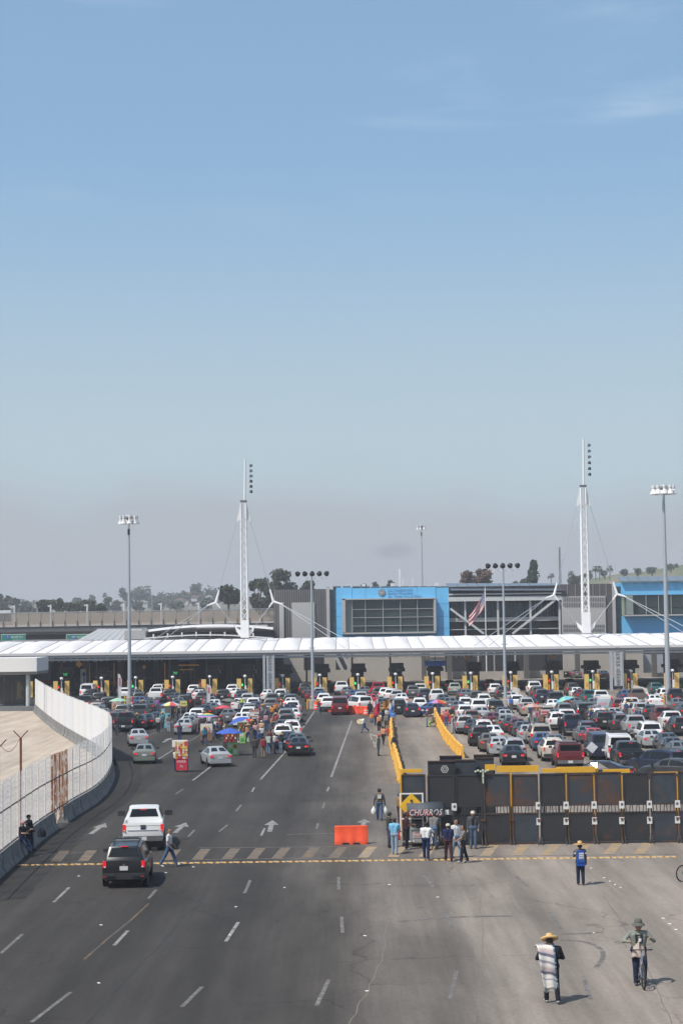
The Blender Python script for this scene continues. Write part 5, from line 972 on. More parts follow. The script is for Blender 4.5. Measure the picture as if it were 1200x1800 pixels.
def hat(kind, parent, hp, hd, tint=None):
    q = Matrix.Rotation(-hd, 3, 'X'); straw = M('straw', (.62, .40, .17), .8, var=.15, scale=20)
    b = MB(); c = Vector(hp)
    if kind == 'sombrero':
        b.lathe([(.245, .03), (.24, .0), (.15, -.005), (.105, .02), (.10, .09), (.085, .15), (.04, .165), (0, .155)], 22, c+Vector((0, 0, .055)), q); b.lathe([(.245, .03), (.24, .045), (.15, .012), (.106, .03)], 22, c+Vector((0, 0, .055)), q); o = b.build('straw_hat', straw, parent, smooth=50)
        b2 = MB(); b2.lathe([(.108, .02), (.106, .055)], 18, c+Vector((0, 0, .06)), q); b2.build('hat_band', M('hatband', (.10, .06, .035), .8), o)
    elif kind == 'bucket': b.lathe([(.185, -.03), (.17, .0), (.112, .035), (.105, .1), (.08, .135), (0, .145)], 18, c+Vector((0, -.02, .065)), q); b.lathe([(.185, -.03), (.12, .02)], 18, c+Vector((0, -.02, .06)), q); b.build('bucket_hat', clothmat(tint or (.10, .105, .09)), parent, smooth=50)
    else:
        b.lathe([(.112, .02), (.112, .06), (.095, .105), (.05, .13), (0, .138)], 14, c+Vector((0, -.005, .01)), q); v = [q @ Vector((.08*sin(a), .09+.10*cos(a)**.5 if cos(a) > 0 else .09, .03)) for a in np.linspace(-1.5, 1.5, 8)]; b.poly([c+p for p in v], .012, (0, 0, 1)); b.build('cap', clothmat(tint or (.6, .58, .52)), parent, smooth=50)
def person(pos, facing, label, shirt=(.5, .5, .5), pants=(.05, .06, .1), skin='tan', hair=(.012, .01, .009), shoes=(.03, .03, .03), sleeves='short', H=1.72, lean=0., arms=None, legs=None, head=(0, 0), hatk=None, hatc=None, near=False, group=None, seat=None, build=1., name='person', vest=None, shorts=False):
    """facing: heading angle about Z (0 = away from us). arms: 2x(pitch, out, elbow, inward); legs: 2x(pitch, knee)"""
    arms = arms or ((.08, .12, .18, .0), (-.05, .12, .2, .0)); legs = legs or ((.06, .06), (-.05, .04)); k = H/1.75; caps = []
    rot = Matrix.Rotation(-lean, 3, 'X'); hip = Vector((0, 0, 0)); T = lambda x, y, z: rot @ Vector((x*build, y, z))
    A = lambda p0, p1, r0, r1, z: caps.append((tuple(p0), tuple(p1), r0, r1, z))
    A((-.08*build, 0, 0), (.08*build, 0, 0), .13, .13, 'pants'); A((-.07*build, .01, .06), (.07*build, .01, .06), .128, .128, 'pants')
    for s in (-1, 1): A(T(s*.065, 0, .12), T(s*.115, -.005, .40), .125, .115, 'shirt')
    A(T(0, .02, .13), T(0, .02, .38), .11, .11, 'vest' if vest else 'shirt'); A(T(-.135, -.01, .475), T(.135, -.01, .475), .072, .072, 'shirt'); A(T(0, -.01, .42), T(0, -.01, .5), .10, .07, 'shirt')
    if vest: 
        for s in (-1, 1): A(T(s*.07, -.025, .13), T(s*.085, -.035, .47), .118, .085, 'vest')
    nk = T(0, .0, .50); hq = rot @ Matrix.Rotation(-head[0], 3, 'X') @ Matrix.Rotation(head[1], 3, 'Z'); hc = nk+rot @ Vector((0, .02, .155)); A(nk, hc, .055, .055, 'skin'); B = lambda x, y, z: hc+hq @ Vector((x, y, z))
    A(B(0, .015, -.055), B(0, .0, .04), .072, .092, 'skin'); A(B(0, -.02, .02), B(0, -.015, .055), .092, .09, 'hair')
    if near: 
        A(B(0, .095, .0), B(0, .108, -.02), .012, .016, 'skin')
        for s in (-1, 1): A(B(s*.092, .0, .0), B(s*.09, 0, -.03), .016, .012, 'skin'); A(B(s*.033, .085, .012), B(s*.038, .084, .012), .0125, .0125, 'hair'); A(B(s*.02, .082, .034), B(s*.05, .078, .034), .009, .008, 'hair')
        A(B(-.022, .084, -.062), B(.022, .084, -.062), .009, .009, 'lips')
    hands = []
    for s, (ap, ao, el, inw) in zip((-1, 1), arms):
        sh = T(s*.185, -.01, .465); ud = rot @ Vector((s*sin(ao)*cos(ap) if True else 0, sin(ap), -cos(ap)*cos(ao))).normalized(); eb = sh+ud*.285; fd = rot @ Vector((s*(sin(ao)*.5-sin(inw)), sin(ap+el)*cos(inw*.5), -cos(ap+el)*cos(ao*.5))); fd.normalize(); wr = eb+fd*.25
        A(T(s*.15, -.01, .465), sh, .075, .072, 'shirt'); A(sh, eb, .069, .058, 'shirt' if sleeves != 'none' else 'skin')
        if sleeves == 'short': A(sh.lerp(eb, .7), eb, .044, .042, 'skin'); caps[-2] = (caps[-2][0], tuple(sh.lerp(eb, .68)), .066, .062, 'shirt')
        A(eb, wr, (.053 if sleeves == 'long' else .043), (.042 if sleeves == 'long' else .034), 'shirt' if sleeves == 'long' else 'skin')
        sd = fd.orthogonal().normalized(); sd = fd.cross(Vector((0, 1, 0))).normalized() if abs(fd.y) < .9 else Vector((1, 0, 0)); pm = wr+fd*.075; A(wr, pm, .03, .034, 'skin'); A(pm-sd*.022, pm+sd*.022, .024, .022, 'skin')
        curl = rot @ Vector((0, 1, 0)); curl = (curl-fd*curl.dot(fd)); curl = curl.normalized() if curl.length > .1 else Vector((-s, 0, 0))
        if near:
            for fi, (o_, ln) in enumerate(((-.03, .032), (-.01, .037), (.01, .035), (.029, .028))): b0 = pm+sd*o_+fd*.018; m0 = b0+fd*ln+curl*.008; A(b0, m0, .0105, .0098, 'skin'); A(m0, m0+fd*ln*.5+curl*ln*.8, .0098, .009, 'skin')
            A(wr+fd*.03+sd*.03*(-s), wr+fd*.075+sd*(-s)*.05+curl*.02, .0125, .011, 'skin')
        else: A(pm, pm+fd*.06+curl*.03, .028, .02, 'skin')
        hands.append(wr+fd*.10)
    low = 9.
    for s, (tp, kb) in zip((-1, 1), legs):
        h0 = Vector((s*.09*build, 0, -.03)); kn = h0+Vector((s*.012, sin(tp), -cos(tp)))*.425; an = kn+Vector((0, sin(tp-kb), -cos(tp-kb)))*.41; fo = .16*cos(min(max(tp-kb, -1.2), .5)) ; fz = .16*sin(tp-kb)
        A(h0, kn, .108, .082, 'pants'); A(kn, an, .08 if not shorts else .06, .068 if not shorts else .045, 'skin' if shorts else 'pants'); tp2 = tp-kb; td = Vector((0, cos(tp2*.8), sin(tp2*.8))); heel = an+Vector((0, -.02, -.045)); A(heel, heel+td*.17+Vector((s*.015, 0, -.01)), .045, .037, 'shoes'); low = min(low, min((heel+td*.17).z-.045, heel.z-.045))
    z0 = -low if seat is None else seat/k
    mats = dict(skin=skinmat(skin), hair=M('hair_%d' % int(hair[0]*1000), hair, .6, var=.2, scale=12), shirt=clothmat(shirt), pants=clothmat(pants), shoes=clothmat(shoes), lips=M('lips', (.16, .06, .05), .6), vest=clothmat(vest or shirt))
    me = bodymesh('body', caps, mats, .0125 if near else .024)
    root = thing(name, label, 'person', pos, facing, group); root.scale = (k, k, k); o = link('body', me, root, (0, 0, z0))
    if hatk: hat(hatk, o, hc, lean+head[0], hatc)
    root['z0'] = z0; return root, o, [Vector((h.x, h.y, h.z)) for h in hands], hc, rot
WALK = ((.38, .12), (-.34, .22)); STEP = ((.22, .08), (-.2, .12)); ARMW = ((-.25, .1, .25, 0), (.25, .1, .35, 0))
FRONT = ((.25, .1, 1.35, .35), (.25, .1, 1.35, .35)); RARM = ((.0, .12, .2, 0), (.7, .35, .5, 0))
AW, TO, RT, LF = 0., pi, -pi/2, pi/2
# -- man in straw hat with striped blanket over the shoulder
r, o, hd_, hc, rot = person(P(969, 1763), AW+.1, 'person in wide straw hat with striped blanket over one shoulder, seen from behind', (.018, .02, .028), (.014, .015, .02), shoes=(.6, .58, .55), sleeves='long', lean=.14, arms=((.30, .42, 1.25, .95), (.28, .42, 1.3, .95)), legs=((.12, .06), (-.2, .2)), head=(.3, 0), hatk='sombrero', near=True, H=1.86, build=1.3)
bl = MB(); nu, nv = 9, 36
cols = [(.62, .60, .55), (.34, .30, .33), (.10, .10, .13), (.55, .50, .44), (.66, .63, .58), (.45, .36, .34), (.16, .15, .19), (.60, .57, .50), (.30, .29, .34), (.66, .64, .60)]
bmats = [M('blanket_%d' % i, c_, .95, var=.12, scale=30) for i, c_ in enumerate(cols)] + [M('blanket_edge', (.08, .20, .30), .95)]
for j in range(nv+1):
    v = j/nv
    for i in range(nu+1):
        u = i/nu
        if v < .16: t = v/.16; p = Vector((-.38+.48*u+.0*t, .16-.20*t-.12*t*u*.3, .50+.07*sin(pi*t)+.03*(u)))   # over the shoulder from the front
        else: t = (v-.16)/.84; p = Vector((-.38+.07*t-.03*sin(3*t)+(.48-.06*t)*u+.07*t, -.06-.125*sin(min(1, t*4)*pi/2)-.03*sin(u*9+t*3)*(.3+t)-.05*t, .50-1.08*t+.05*(1-u)*(1-t)-.03*sin(u*8)*t-.10*(u-.5)*(1 if t > .2 else t*5)))
        p = (rot @ p) if v < .4 else (rot @ Vector((p.x, p.y, .2)))+Vector((0, -.0, p.z-.2)) if p.z < .2 else rot @ p
        bl.v.append(tuple(p))
seq = [0, 4, 9, 8, 1, 9, 0, 3, 5, 5, 1, 2, 6, 0, 4, 9, 8, 1, 9, 4, 3, 5, 5, 1, 2, 6, 0, 4, 9, 8, 9, 4, 0, 7, 9, 9]
for j in range(nv):
    for i in range(nu): bl.f.append((j*(nu+1)+i, j*(nu+1)+i+1, (j+1)*(nu+1)+i+1, (j+1)*(nu+1)+i)); bl.m.append(10 if i == nu-1 and j % 3 else seq[j])
bo = bl.build('striped_blanket', bmats, o, smooth=70); sol = bo.modifiers.new('thickness', 'SOLIDIFY'); sol.thickness = .02
fg = MB()
for i in range(18): u = i/17; a = Vector(bl.v[nv*(nu+1)+min(nu, int(u*nu))]).lerp(Vector(bl.v[nv*(nu+1)+min(nu, int(u*nu)+1)]), (u*nu) % 1); fg.tube(a, a+Vector((.01*sin(i*5), .01*cos(i*3), -.09-.02*sin(i*7))), .008, .004, 4)
fg.build('fringe', bmats[9], bo)
# -- hat man with blue tabard, walking away
r, o, hd_, hc, rot = person(P(1020, 1556), AW, 'person in straw hat with bright blue pack and checked sleeves, walking away', (.10, .10, .12), (.018, .024, .05), shoes=(.16, .05, .03), sleeves='long', arms=((.5, .25, 1.9, .3), (.1, .16, .3, 0)), legs=((.1, .04), (-.06, .1)), hatk='sombrero', near=True, H=1.72, head=(.1, 0))
b = MB(); b.box((0, -.17, .24), (.34, .12, .50), taper=.8); b.box((0, -.13, -.05), (.36, .16, .2)); bo = b.build('blue_pack', clothmat((.02, .08, .34)), o); MB().box((.02, -.235, .27), (.2, .02, .26)).build('printed_panel', M('pack_print', (.6, .6, .6), .7, var=.4, scale=22), bo)
for z in (.18, .26, .34): MB().box((.02, -.247, z), (.17, .006, .025)).build('print_line', clothmat((.1, .12, .3)), bo)
for s in (-1, 1): MB().box((s*.22, -.02, .36), (.05, .14, .05)).build('check_patch', white, o)
# -- man crossing by the pickup
person(P(298, 1524), RT-.1, 'man in white t-shirt and jeans crossing beside the white pickup', (.66, .66, .65), (.07, .11, .19), shoes=(.6, .6, .58), legs=((.42, .1), (-.42, .12)), arms=((.15, .1, .5, 0), (-.1, .12, .7, .2)), head=(0, -.9), near=True, H=1.76, build=1.1)
# -- pair by the roadside fence
person(P(52, 1497)+Vector((0, 0, 0)), LF+2.6, 'person in black jacket and cap standing with a bag against the roadside fence', (.012, .013, .018), (.014, .015, .02), sleeves='long', legs=((.2, .05), (.02, .1)), lean=-.08, arms=((.1, .12, .3, 0), (.35, .1, .9, .2)), hatk='cap', hatc=(.02, .02, .025), near=True, H=1.78)
q = P(30, 1502); b = MB(); b.lathe([(0, -.2), (.2, -.16), (.22, .05), (.1, .25), (0, .27)], 12, q+Vector((1.15, .4, .95))); tag(b.build('shoulder_bag', clothmat((.02, .02, .025)), smooth=50), 'black bag at the side of the person by the fence', 'bag')
person(P(33, 1506)+Vector((.12, .1, 0)), RT-.35, 'person in pink cap and dark top perched on the concrete barrier', (.03, .03, .035), (.03, .045, .10), sleeves='short', skin='light', seat=.92, lean=.1, legs=((1.0, .35), (.8, .3)), arms=((.6, .1, 1.6, .2), (.5, .1, 1.2, .2)), hatk='cap', hatc=(.5, .27, .25), near=True, H=1.7)
# -- walker with two bags
r, o, hd_, hc, rot = person(P(667, 1442), AW, 'man in brown vest walking off with two white plastic bags', (.10, .10, .11), (.07, .11, .19), sleeves='long', vest=(.15, .10, .05), arms=((.02, .28, .1, 0), (.02, .28, .1, 0)), legs=STEP, hatk='cap', hatc=(.05, .035, .03), near=True, H=1.74, build=1.05)
MB().box((0, -.16, .36), (.2, .02, .22)).build('vest_print', M('vest_print', (.6, .6, .58), .8), o)
for s, h in zip((-1, 1), hd_):
    b = MB(); b.lathe([(.012, .0), (.03, -.1), (.13, -.26), (.15, -.4), (.11, -.5), (0, -.52)], 12, (0, 0, 0), sx=1., sy=.7); ob = b.build('plastic_bag', M('bag_white', (.7, .7, .69), .5), None, smooth=50); wp = r.matrix_basis @ (h+Vector((0, 0, r['z0']))); ob.location = wp+Vector((0, 0, .04)); tag(ob, 'white plastic bag carried in the '+('left' if s < 0 else 'right')+' hand of the walker in a brown vest', 'bag')
# -- customers round the churro cart
CG = None
def cust(px_, py_, f, lab, **k): return person(P(px_, py_), f, lab, near=True, **k)
cust(684, 1490, RT+.3, 'man in dark olive jacket and cap waiting by the churro cart', shirt=(.05, .05, .04), pants=(.04, .055, .09), sleeves='long', arms=FRONT, hatk='cap', hatc=(.05, .05, .05), H=1.72)
cust(693.5, 1502, AW-.35, 'man in sky blue t-shirt and pale jeans holding a red bag', shirt=(.17, .40, .58), pants=(.24, .31, .38), arms=((.1, .1, .9, .2), (.25, .12, 1.0, .2)), shoes=(.35, .33, .3), build=1.12, H=1.7)
q = P(699, 1500); b = MB(); b.box((0, 0, 0), (.14, .3, .38), taper=.8); o = b.build('shopping_bag', clothmat((.5, .03, .03))); o.location = (q.x+.05, q.y+.15, .82); tag(o, 'red and yellow paper bag held by the man in sky blue', 'bag')
cust(715, 1493, RT+.2, 'man in maroon t-shirt and black trousers at the cart counter', shirt=(.055, .022, .028), pants=(.016, .016, .018), arms=FRONT, H=1.78, shoes=(.3, .3, .3), skin='brown')
cust(734, 1477, TO-.2, 'churro vendor in black working behind the cart', shirt=(.015, .015, .017), pants=(.02, .02, .022), arms=FRONT, sleeves='long', H=1.7)
cust(749, 1512, AW-.2, 'man in white t-shirt and navy track pants reaching to one side', shirt=(.68, .68, .67), pants=(.015, .025, .07), arms=((.1, .12, .5, .3), (.55, .75, .25, 0)), legs=((.16, .02), (-.16, .06)), shoes=(.4, .4, .42), hatk='cap', hatc=(.03, .03, .035), build=1.1)
cust(788, 1514, AW+.1, 'man in navy t-shirt, brown trousers and pale cap', shirt=(.018, .025, .075), pants=(.055, .03, .022), hatk='cap', hatc=(.5, .45, .35), arms=((.1, .12, .6, .2), (.1, .1, .8, .2)), legs=STEP, build=1.1, H=1.7)
cust(801.5, 1508, TO+.5, 'man in white shirt and light jeans facing his friends', shirt=(.62, .62, .61), pants=(.26, .33, .42), arms=((.1, .12, .5, .1), (.1, .12, .5, .1)), sleeves='long', H=1.76, legs=STEP)
cust(814.5, 1517, LF+.15, 'man in grey t-shirt and dark trousers turned to the others', shirt=(.17, .155, .15), pants=(.02, .022, .03), arms=((.55, .15, .5, 0), (.05, .12, .25, 0)), shoes=(.35, .35, .35), H=1.7, legs=STEP)
cust(831.5, 1492, TO, 'man in black vest over plaid sleeves and cream cap before the steel gates', shirt=(.07, .075, .08), vest=(.012, .012, .014), pants=(.08, .12, .18), sleeves='long', hatk='cap', hatc=(.58, .52, .42), arms=((.0, .3, .5, .3), (.05, .15, .3, 0)), H=1.8, build=1.08)
cust(702, 1450, RT+.4, 'person in mustard brown jacket behind the warning sign', shirt=(.26, .14, .03), pants=(.05, .02, .02), sleeves='long', H=1.72, arms=FRONT)
# ================================================================== bicycles
def bicycle(label, loc, rz, col, name='bicycle', steer=0.):
    r = thing(name, label, 'bicycle', loc, rz); R_ = .335; q = Matrix.Rotation(pi/2, 3, 'Y'); fm = M('bike_'+col, dict(black=(.02, .02, .022), silver=(.4, .4, .42), red=(.3, .02, .02))[col], .35, .3)
    for nm, y in (('front_wheel', .53), ('rear_wheel', -.53)):
        b = MB(); N_ = 28
        for i in range(N_): a0, a1 = 2*pi*i/N_, 2*pi*(i+1)/N_; b.tube((0, y+R_*cos(a0), R_+R_*sin(a0)), (0, y+R_*cos(a1), R_+R_*sin(a1)), .027, n=6, caps=False)
        w_o = b.build(nm, rubber, r); b = MB()
        for i in range(16): a = 2*pi*i/16; b.bar((.02*(-1)**i, y, R_), (0, y+(R_-.03)*cos(a), R_+(R_-.03)*sin(a)), .005)
        b.tube((-.04, y, R_), (.04, y, R_), .025, n=8); b.lathe([(R_-.035, -.008), (R_-.02, -.01), (R_-.02, .01), (R_-.035, .008)], 24, (0, y, R_), q); b.build('rim_and_spokes', chrome, w_o)
    bb, st_, hd0, hd1, se = Vector((0, -.08, .28)), Vector((0, -.24, .80)), Vector((0, .36, .62)), Vector((0, .31, .84)), Vector((0, -.28, .94)); b = MB()
    for a, c in ((bb, st_), (bb, hd0), (st_, hd1), (hd0, hd1)): b.tube(a, c, .02, n=8)
    for s in (-.05, .05): b.tube((s*.4, *bb.yz), (s, -.53, R_), .012, n=6); b.tube((s*.4, *st_.yz), (s, -.53, R_), .011, n=6)
    b.tube(st_, se, .014, n=6); b.build('frame', fm, r); b = MB()
    for s in (-.055, .055): b.tube((s, .38, .58), (s, .53, R_), .016, n=6)
    b.tube((-.055, .38, .58), (.055, .38, .58), .018, n=6); b.tube((0, .38, .58), (0, .30, .96), .016, n=6); b.build('fork', chrome, r)
    b = MB(); b.tube((-.29, .22, 1.02), (.29, .22, 1.02), .014, n=8); b.tube((0, .30, .96), (0, .22, 1.02), .016, n=6); h_o = b.build('handlebar', black, r)
    for s in (-1, 1): MB().tube((s*.20, .215, 1.02), (s*.31, .20, 1.02), .02, n=8).build('grip', rubber, h_o)
    b = MB(); b.poly([(-.075, -.42, .95), (.075, -.42, .95), (.03, -.2, .95), (.018, -.12, .94), (-.018, -.12, .94), (-.03, -.2, .95)], .05); b.build('saddle', black, r); b = MB(); b.tube((.05, *bb.yz), (.05, .02, .15), .012, n=6); b.tube((-.05, *bb.yz), (-.05, -.18, .42), .012, n=6); b.lathe([(.09, -.004), (.09, .004)], 16, (.05, *bb.yz), q); b.build('crankset', chrome, r)
    for s, p in ((.1, (0.02, .15)), (-.1, (-.18, .42))): MB().box((s, p[0], p[1]), (.1, .09, .03)).build('pedal', black, r)
    return r
cp = P(1131, 1739); bz = TO-.02; bicycle('grey mountain bike ridden by the person in grey green', cp+Vector((.0, .55, 0)), bz, 'silver').scale = (1.07, 1.07, 1.07)
r, o, hd_, hc, rot = person(cp+Vector((.0, .84, 0)), bz, 'cyclist in floppy dark hat and grey green jacket riding without hands on the bars', (.21, .23, .195), (.02, .026, .045), skin='tan', shoes=(.07, .065, .065), sleeves='long', seat=1.0, lean=.08, legs=((.80, 1.05), (.36, .30)), arms=((.30, .75, 1.75, .95), (.22, .75, 1.5, .9)), head=(-.05, 0), hatk='bucket', near=True, H=1.9, build=1.22)
b = MB()
for j in range(9):
    for i in range(7): u, v = i/6-.5, j/8; b.v.append((u*(.22+.2*v)+.05*v, .15+.16*v-.14*abs(u)*2*(1-.4*v)+.02*sin(u*14+v*5), .30-.46*v+.03*sin(u*9)))
b.f = [(j*7+i, j*7+i+1, j*7+i+8, j*7+i+7) for j in range(8) for i in range(6)]; b.m = [0]*48; b.build('beige_apron', clothmat((.40, .33, .28)), o, smooth=80).modifiers.new('t', 'SOLIDIFY').thickness = .02; MB().box((-.0, .13, .33), (.2, .04, .22)).build('dark_undershirt', clothmat((.03, .03, .035)), o)
h = (hd_[0]+hd_[1])/2; b = MB(); b.lathe([(0, -.04), (.04, -.04), (.045, .03), (.0, .03)], 10, h); o2 = b.build('paper_cup', paper, None); o2.parent = None; o2.matrix_basis = r.matrix_basis @ Matrix.Translation((0, 0, r['z0'])); tag(o2, 'small pale cup held between the cyclist hands', 'cup')
q = P(763, 1492); bicycle('grey bicycle under the man in a grey shirt at the churro cart', q, AW-.35, 'silver')
person(q+Vector((-.05, -.25, 0)), AW-.35, 'man in grey shirt and jeans astride a bicycle at the churro cart', (.15, .145, .15), (.09, .14, .22), near=True, seat=1.0, lean=.3, legs=((.5, .35), (.15, .12)), arms=((.7, .15, .4, .1), (.7, .15, .4, .1)), build=1.1, H=1.74)
q = P(1212, 1548); bicycle('bicycle propped at the edge of the open concrete', q+Vector((.12, 0, 0)), RT+.5, 'black')
# ================================================================== churro cart with its awning and sign
q = P(745, 1487); ct = thing('churro_cart', 'steel churro cart under a dark awning lettered CHURROS', 'food cart', q+Vector((.2, .02, 0)), .03); ct.scale = (.78, 1, .97); ss = M('cart_steel', (.42, .42, .41), .4, .4, var=.15, scale=6); aw_ = M('awning_dark', (.065, .078, .09), .7, var=.15)
MB().box((-.62, 0, .55), (.95, .8, .62)).build('cabinet', ss, ct); MB().box((-.62, -.41, .62), (.7, .02, .3)).build('menu_panel', M('menu_white', (.6, .58, .55), .7), ct); 
for i, tx in enumerate(('CHURROS', 'RELLENOS')): o = textmesh('menu_text', tx, .13, M('menu_red', (.5, .03, .04), .6), .002, ct); o.location = (-.62, -.425, .69-.14*i)
MB().box((-.62, -.02, .89), (1.0, .88, .05)).build('counter', ss, ct); MB().box((-.95, -.42, .3), (.1, .02, .1)).build('round_sticker', paper, ct)
for s in (-1, 1): MB().lathe([(0, -.04), (.2, -.04), (.22, 0), (.2, .04), (0, .04)], 14, (-.62+s*.4, -.2, .22), Matrix.Rotation(pi/2, 3, 'Y')).build('wheel', rubber, ct)
for x_ in (-1.1, .75):
    for y_ in (-.4, .4): MB().bar((x_, y_, .3), (x_, y_, 1.95), .035).build('awning_post', steel, ct)
b = MB(); n = 12
for j in range(n+1): a = pi*j/n; y_, z_ = -.72*cos(a), 1.78+.42*sin(a); b.v += [(-1.35, y_, z_), (.95, y_, z_)]
b.f = [(2*j, 2*j+1, 2*j+3, 2*j+2) for j in range(n)]; b.m = [0]*n; ao = b.build('awning', aw_, ct, smooth=60); ao.modifiers.new('t', 'SOLIDIFY').thickness = .03
b = MB(); b.poly([(-1.3, -.70*cos(pi*j/n)*.98, 1.78+.40*sin(pi*j/n)) for j in range(n+1)], .02, (1, 0, 0)); b.build('awning_end', aw_, ct); 
MB().box((-.2, -.735, 1.68), (2.3, .02, .27)).build('valance', aw_, ct)
o = textmesh('awning_lettering', 'CHURROS', .43, M('letters_white', (.7, .68, .66), .6), .004, ct, shear=.25, space=1.05); o.location = (-.22, -.76, 1.74); o2 = textmesh('awning_letter_shade', 'CHURROS', .44, M('letters_red', (.55, .02, .03), .6), .004, ct, shear=.25, space=1.05); o2.location = (-.25, -.752, 1.72); o2.scale = (1.0, 1.06, 1)
for i, x_ in enumerate((1.15, 1.4)): MB().box((x_, -.5, 1.72-.02*i), (.26, .03, .24)).build('notice', paper if i == 0 else aw_, ct)
MB().box((.35, .05, .9), (.8, .5, .5)).build('fryer', M('fryer_dark', (.03, .03, .032), .4), ct); MB().box((-.62, .1, 1.08), (.6, .4, .3)).build('display_case', M('case_glass', (.12, .12, .12), .1, alpha=.6), ct)
q = P(722, 1483); ws = thing('warning_sign_frame', 'white steel frame with yellow diamond pedestrian warning sign', 'sign', (at(723, 1430, 89.72).x, 89.72, 0)); zt = at(723, 1394, 89.72).z
for x_ in (-.55, .55): MB().box((x_, 0, zt/2), (.07, .07, zt)).build('upright', white, ws)
for z_ in (zt-.03, zt*.52, .25): MB().box((0, .0, z_), (1.03, .06, .06)).build('rail', white, ws)
b = MB(); c_ = Vector((0, -.06, zt-.62)); b.poly([c_+Vector((.62*cos(a), 0, .62*sin(a))) for a in (0, pi/2, pi, 3*pi/2)], .03, (0, 1, 0)); do = b.build('diamond', M('sign_yellow', (.80, .46, .02), .5), ws); b = MB()
for i in range(24): a = 2*pi*i/24; b.tube(c_+Vector((.2*cos(a), -.01, -.06+.2*sin(a))), c_+Vector((.2*cos(a+2*pi/24), -.01, -.06+.2*sin(a+2*pi/24))), .025, n=5)
b.lathe([(0, -.01), (.06, -.01), (.06, .01), (0, .01)], 10, c_+Vector((0, -.02, .26)), Matrix.Rotation(pi/2, 3, 'X')); b.bar(c_+Vector((-.06, -.02, .12)), c_+Vector((.1, -.02, -.1)), .05); b.build('pictogram', black, do)
q = P(844, 1482); tag(MB().lathe([(0, 0), (.34, .0), (.42, .2), (.36, .5), (.16, .72), (0, .76)], 12, sx=1, sy=.8).build('rubbish_bag', M('bag_black', (.015, .015, .017), .35, var=.3), None, q, smooth=40), 'black rubbish bag slumped against the steel gates', 'bag')
q = P(813, 1484); r = thing('cool_box', 'white cool box with red lid edge beside the churro cart', 'cool box', q); MB().box((0, 0, .45), (.6, .4, .8)).build('box_body', white, r); MB().box((0, 0, .9), (.64, .44, .1)).build('lid', white, r); MB().tube((.4, -.2, .2), (.4, -.2, 1.25), .08, n=8).build('red_roll', clothmat((.4, .02, .03)), r)
# ================================================================== vendors, umbrellas, carts among the cars
def umbrella(px_, pyc, wpx, pal, label, tiltx=0., gy=None, hgt=2.25):
    p = P(px_, pyc, hgt-.1); R_ = wpx/2*p.y/F; r = thing('vendor_umbrella', label, 'umbrella', p); q = Matrix.Rotation(tiltx, 3, 'Y'); n = 16; ms = [M('canvas_%02d%02d%02d' % tuple(int(c*99) for c in c_), c_, .75, var=.08) for c_ in pal]; b = MB(); c0 = Vector((0, 0, hgt))
    rings = [(t/6, -.34*(t/6)**1.5) for t in range(7)]
    for k in range(6):
        for i in range(n):
            a0, a1 = 2*pi*i/n, 2*pi*(i+1)/n; f = lambda k_, a: c0+q @ Vector((R_*rings[k_][0]*cos(a), R_*rings[k_][0]*sin(a), R_*rings[k_][1]*(1.0+(.12 if int(a/(2*pi)*n+.5) % 2 else 0))))
            b.quad(f(k, a0), f(k+1, a0), f(k+1, a1), f(k, a1), mi=(i//2 if len(pal) < 5 or 'stripe' not in label else k) % len(pal))
    o = b.build('canopy', ms, r); o.modifiers.new('t', 'SOLIDIFY').thickness = .015
    MB().tube((0, 0, 0), (0, 0, hgt), .025, n=6).build('pole', steel, r); MB().lathe([(0, 0), (.28, 0), (.25, .08), (.04, .12)], 10).build('foot', conc, r)
    b = MB(); [b.bar(c0+Vector((0, 0, -.3)), c0+q @ Vector((R_*.6*cos(i*pi/4), R_*.6*sin(i*pi/4), -R_*.14)), .015) for i in range(8)]; b.build('ribs', steel, r)
rb = [(.5, .05, .05), (.62, .35, .05), (.6, .5, .1), (.08, .3, .15), (.06, .15, .45), (.45, .2, .35)]
umbrella(208, 1228, 32, [(.28, .48, .36)], 'pale green umbrella over a snack stall by the lamp pole'); umbrella(300, 1235, 35, [(.1, .25, .55), (.65, .6, .2), (.55, .08, .1), (.5, .5, .55)], 'rainbow panelled umbrella over the turquoise cart'); umbrella(365, 1255, 37, rb, 'horizontally rainbow stripe umbrella over a wooden stall'); umbrella(393, 1241, 29, [(.5, .06, .08)], 'red umbrella among the queueing cars'); umbrella(405, 1229, 30, [(.14, .145, .12)], 'faded olive umbrella behind the red one', .15); umbrella(418, 1263, 38, [(.04, .10, .40)], 'tilted royal blue umbrella beside the green menu board', -.3); umbrella(403, 1282, 47, [(.04, .10, .42)], 'large royal blue umbrella over the toy cart')
umbrella(935, 1238, 33, [(.5, .22, .16), (.4, .36, .33)], 'faded orange grey umbrella in the packed lanes'); umbrella(990, 1226, 34, [(.12, .40, .52), (.25, .5, .35)], 'tilted turquoise umbrella in the packed lanes', -.28); umbrella(768, 1231, 33, rb, 'dark rainbow umbrella above the red snack stall')
def board(px_, py_, w_, h_, col, label, stripes=(), rz=0., lift=.0, name='sign_board'):
    p = P(px_, py_); r = thing(name, label, 'sign', p, rz); MB().box((0, 0, lift+h_/2), (w_, .05, h_)).build('face', M('board_%02d%02d%02d' % tuple(int(c*99) for c in col), col, .6, var=.1), r)
    for s in (-1, 1): MB().box((s*w_*.4, .05, (lift+h_*.5)/2), (.05, .05, lift+h_*.5)).build('leg', steel, r)
    for i, (x_, z_, a, b2, c_) in enumerate(stripes): MB().box((x_*w_, -.03, lift+z_*h_), (a*w_, .02, b2*h_)).build('printed_patch', M('print_%02d%02d%02d' % tuple(int(c*99) for c in c_), c_, .6), r)
    return r
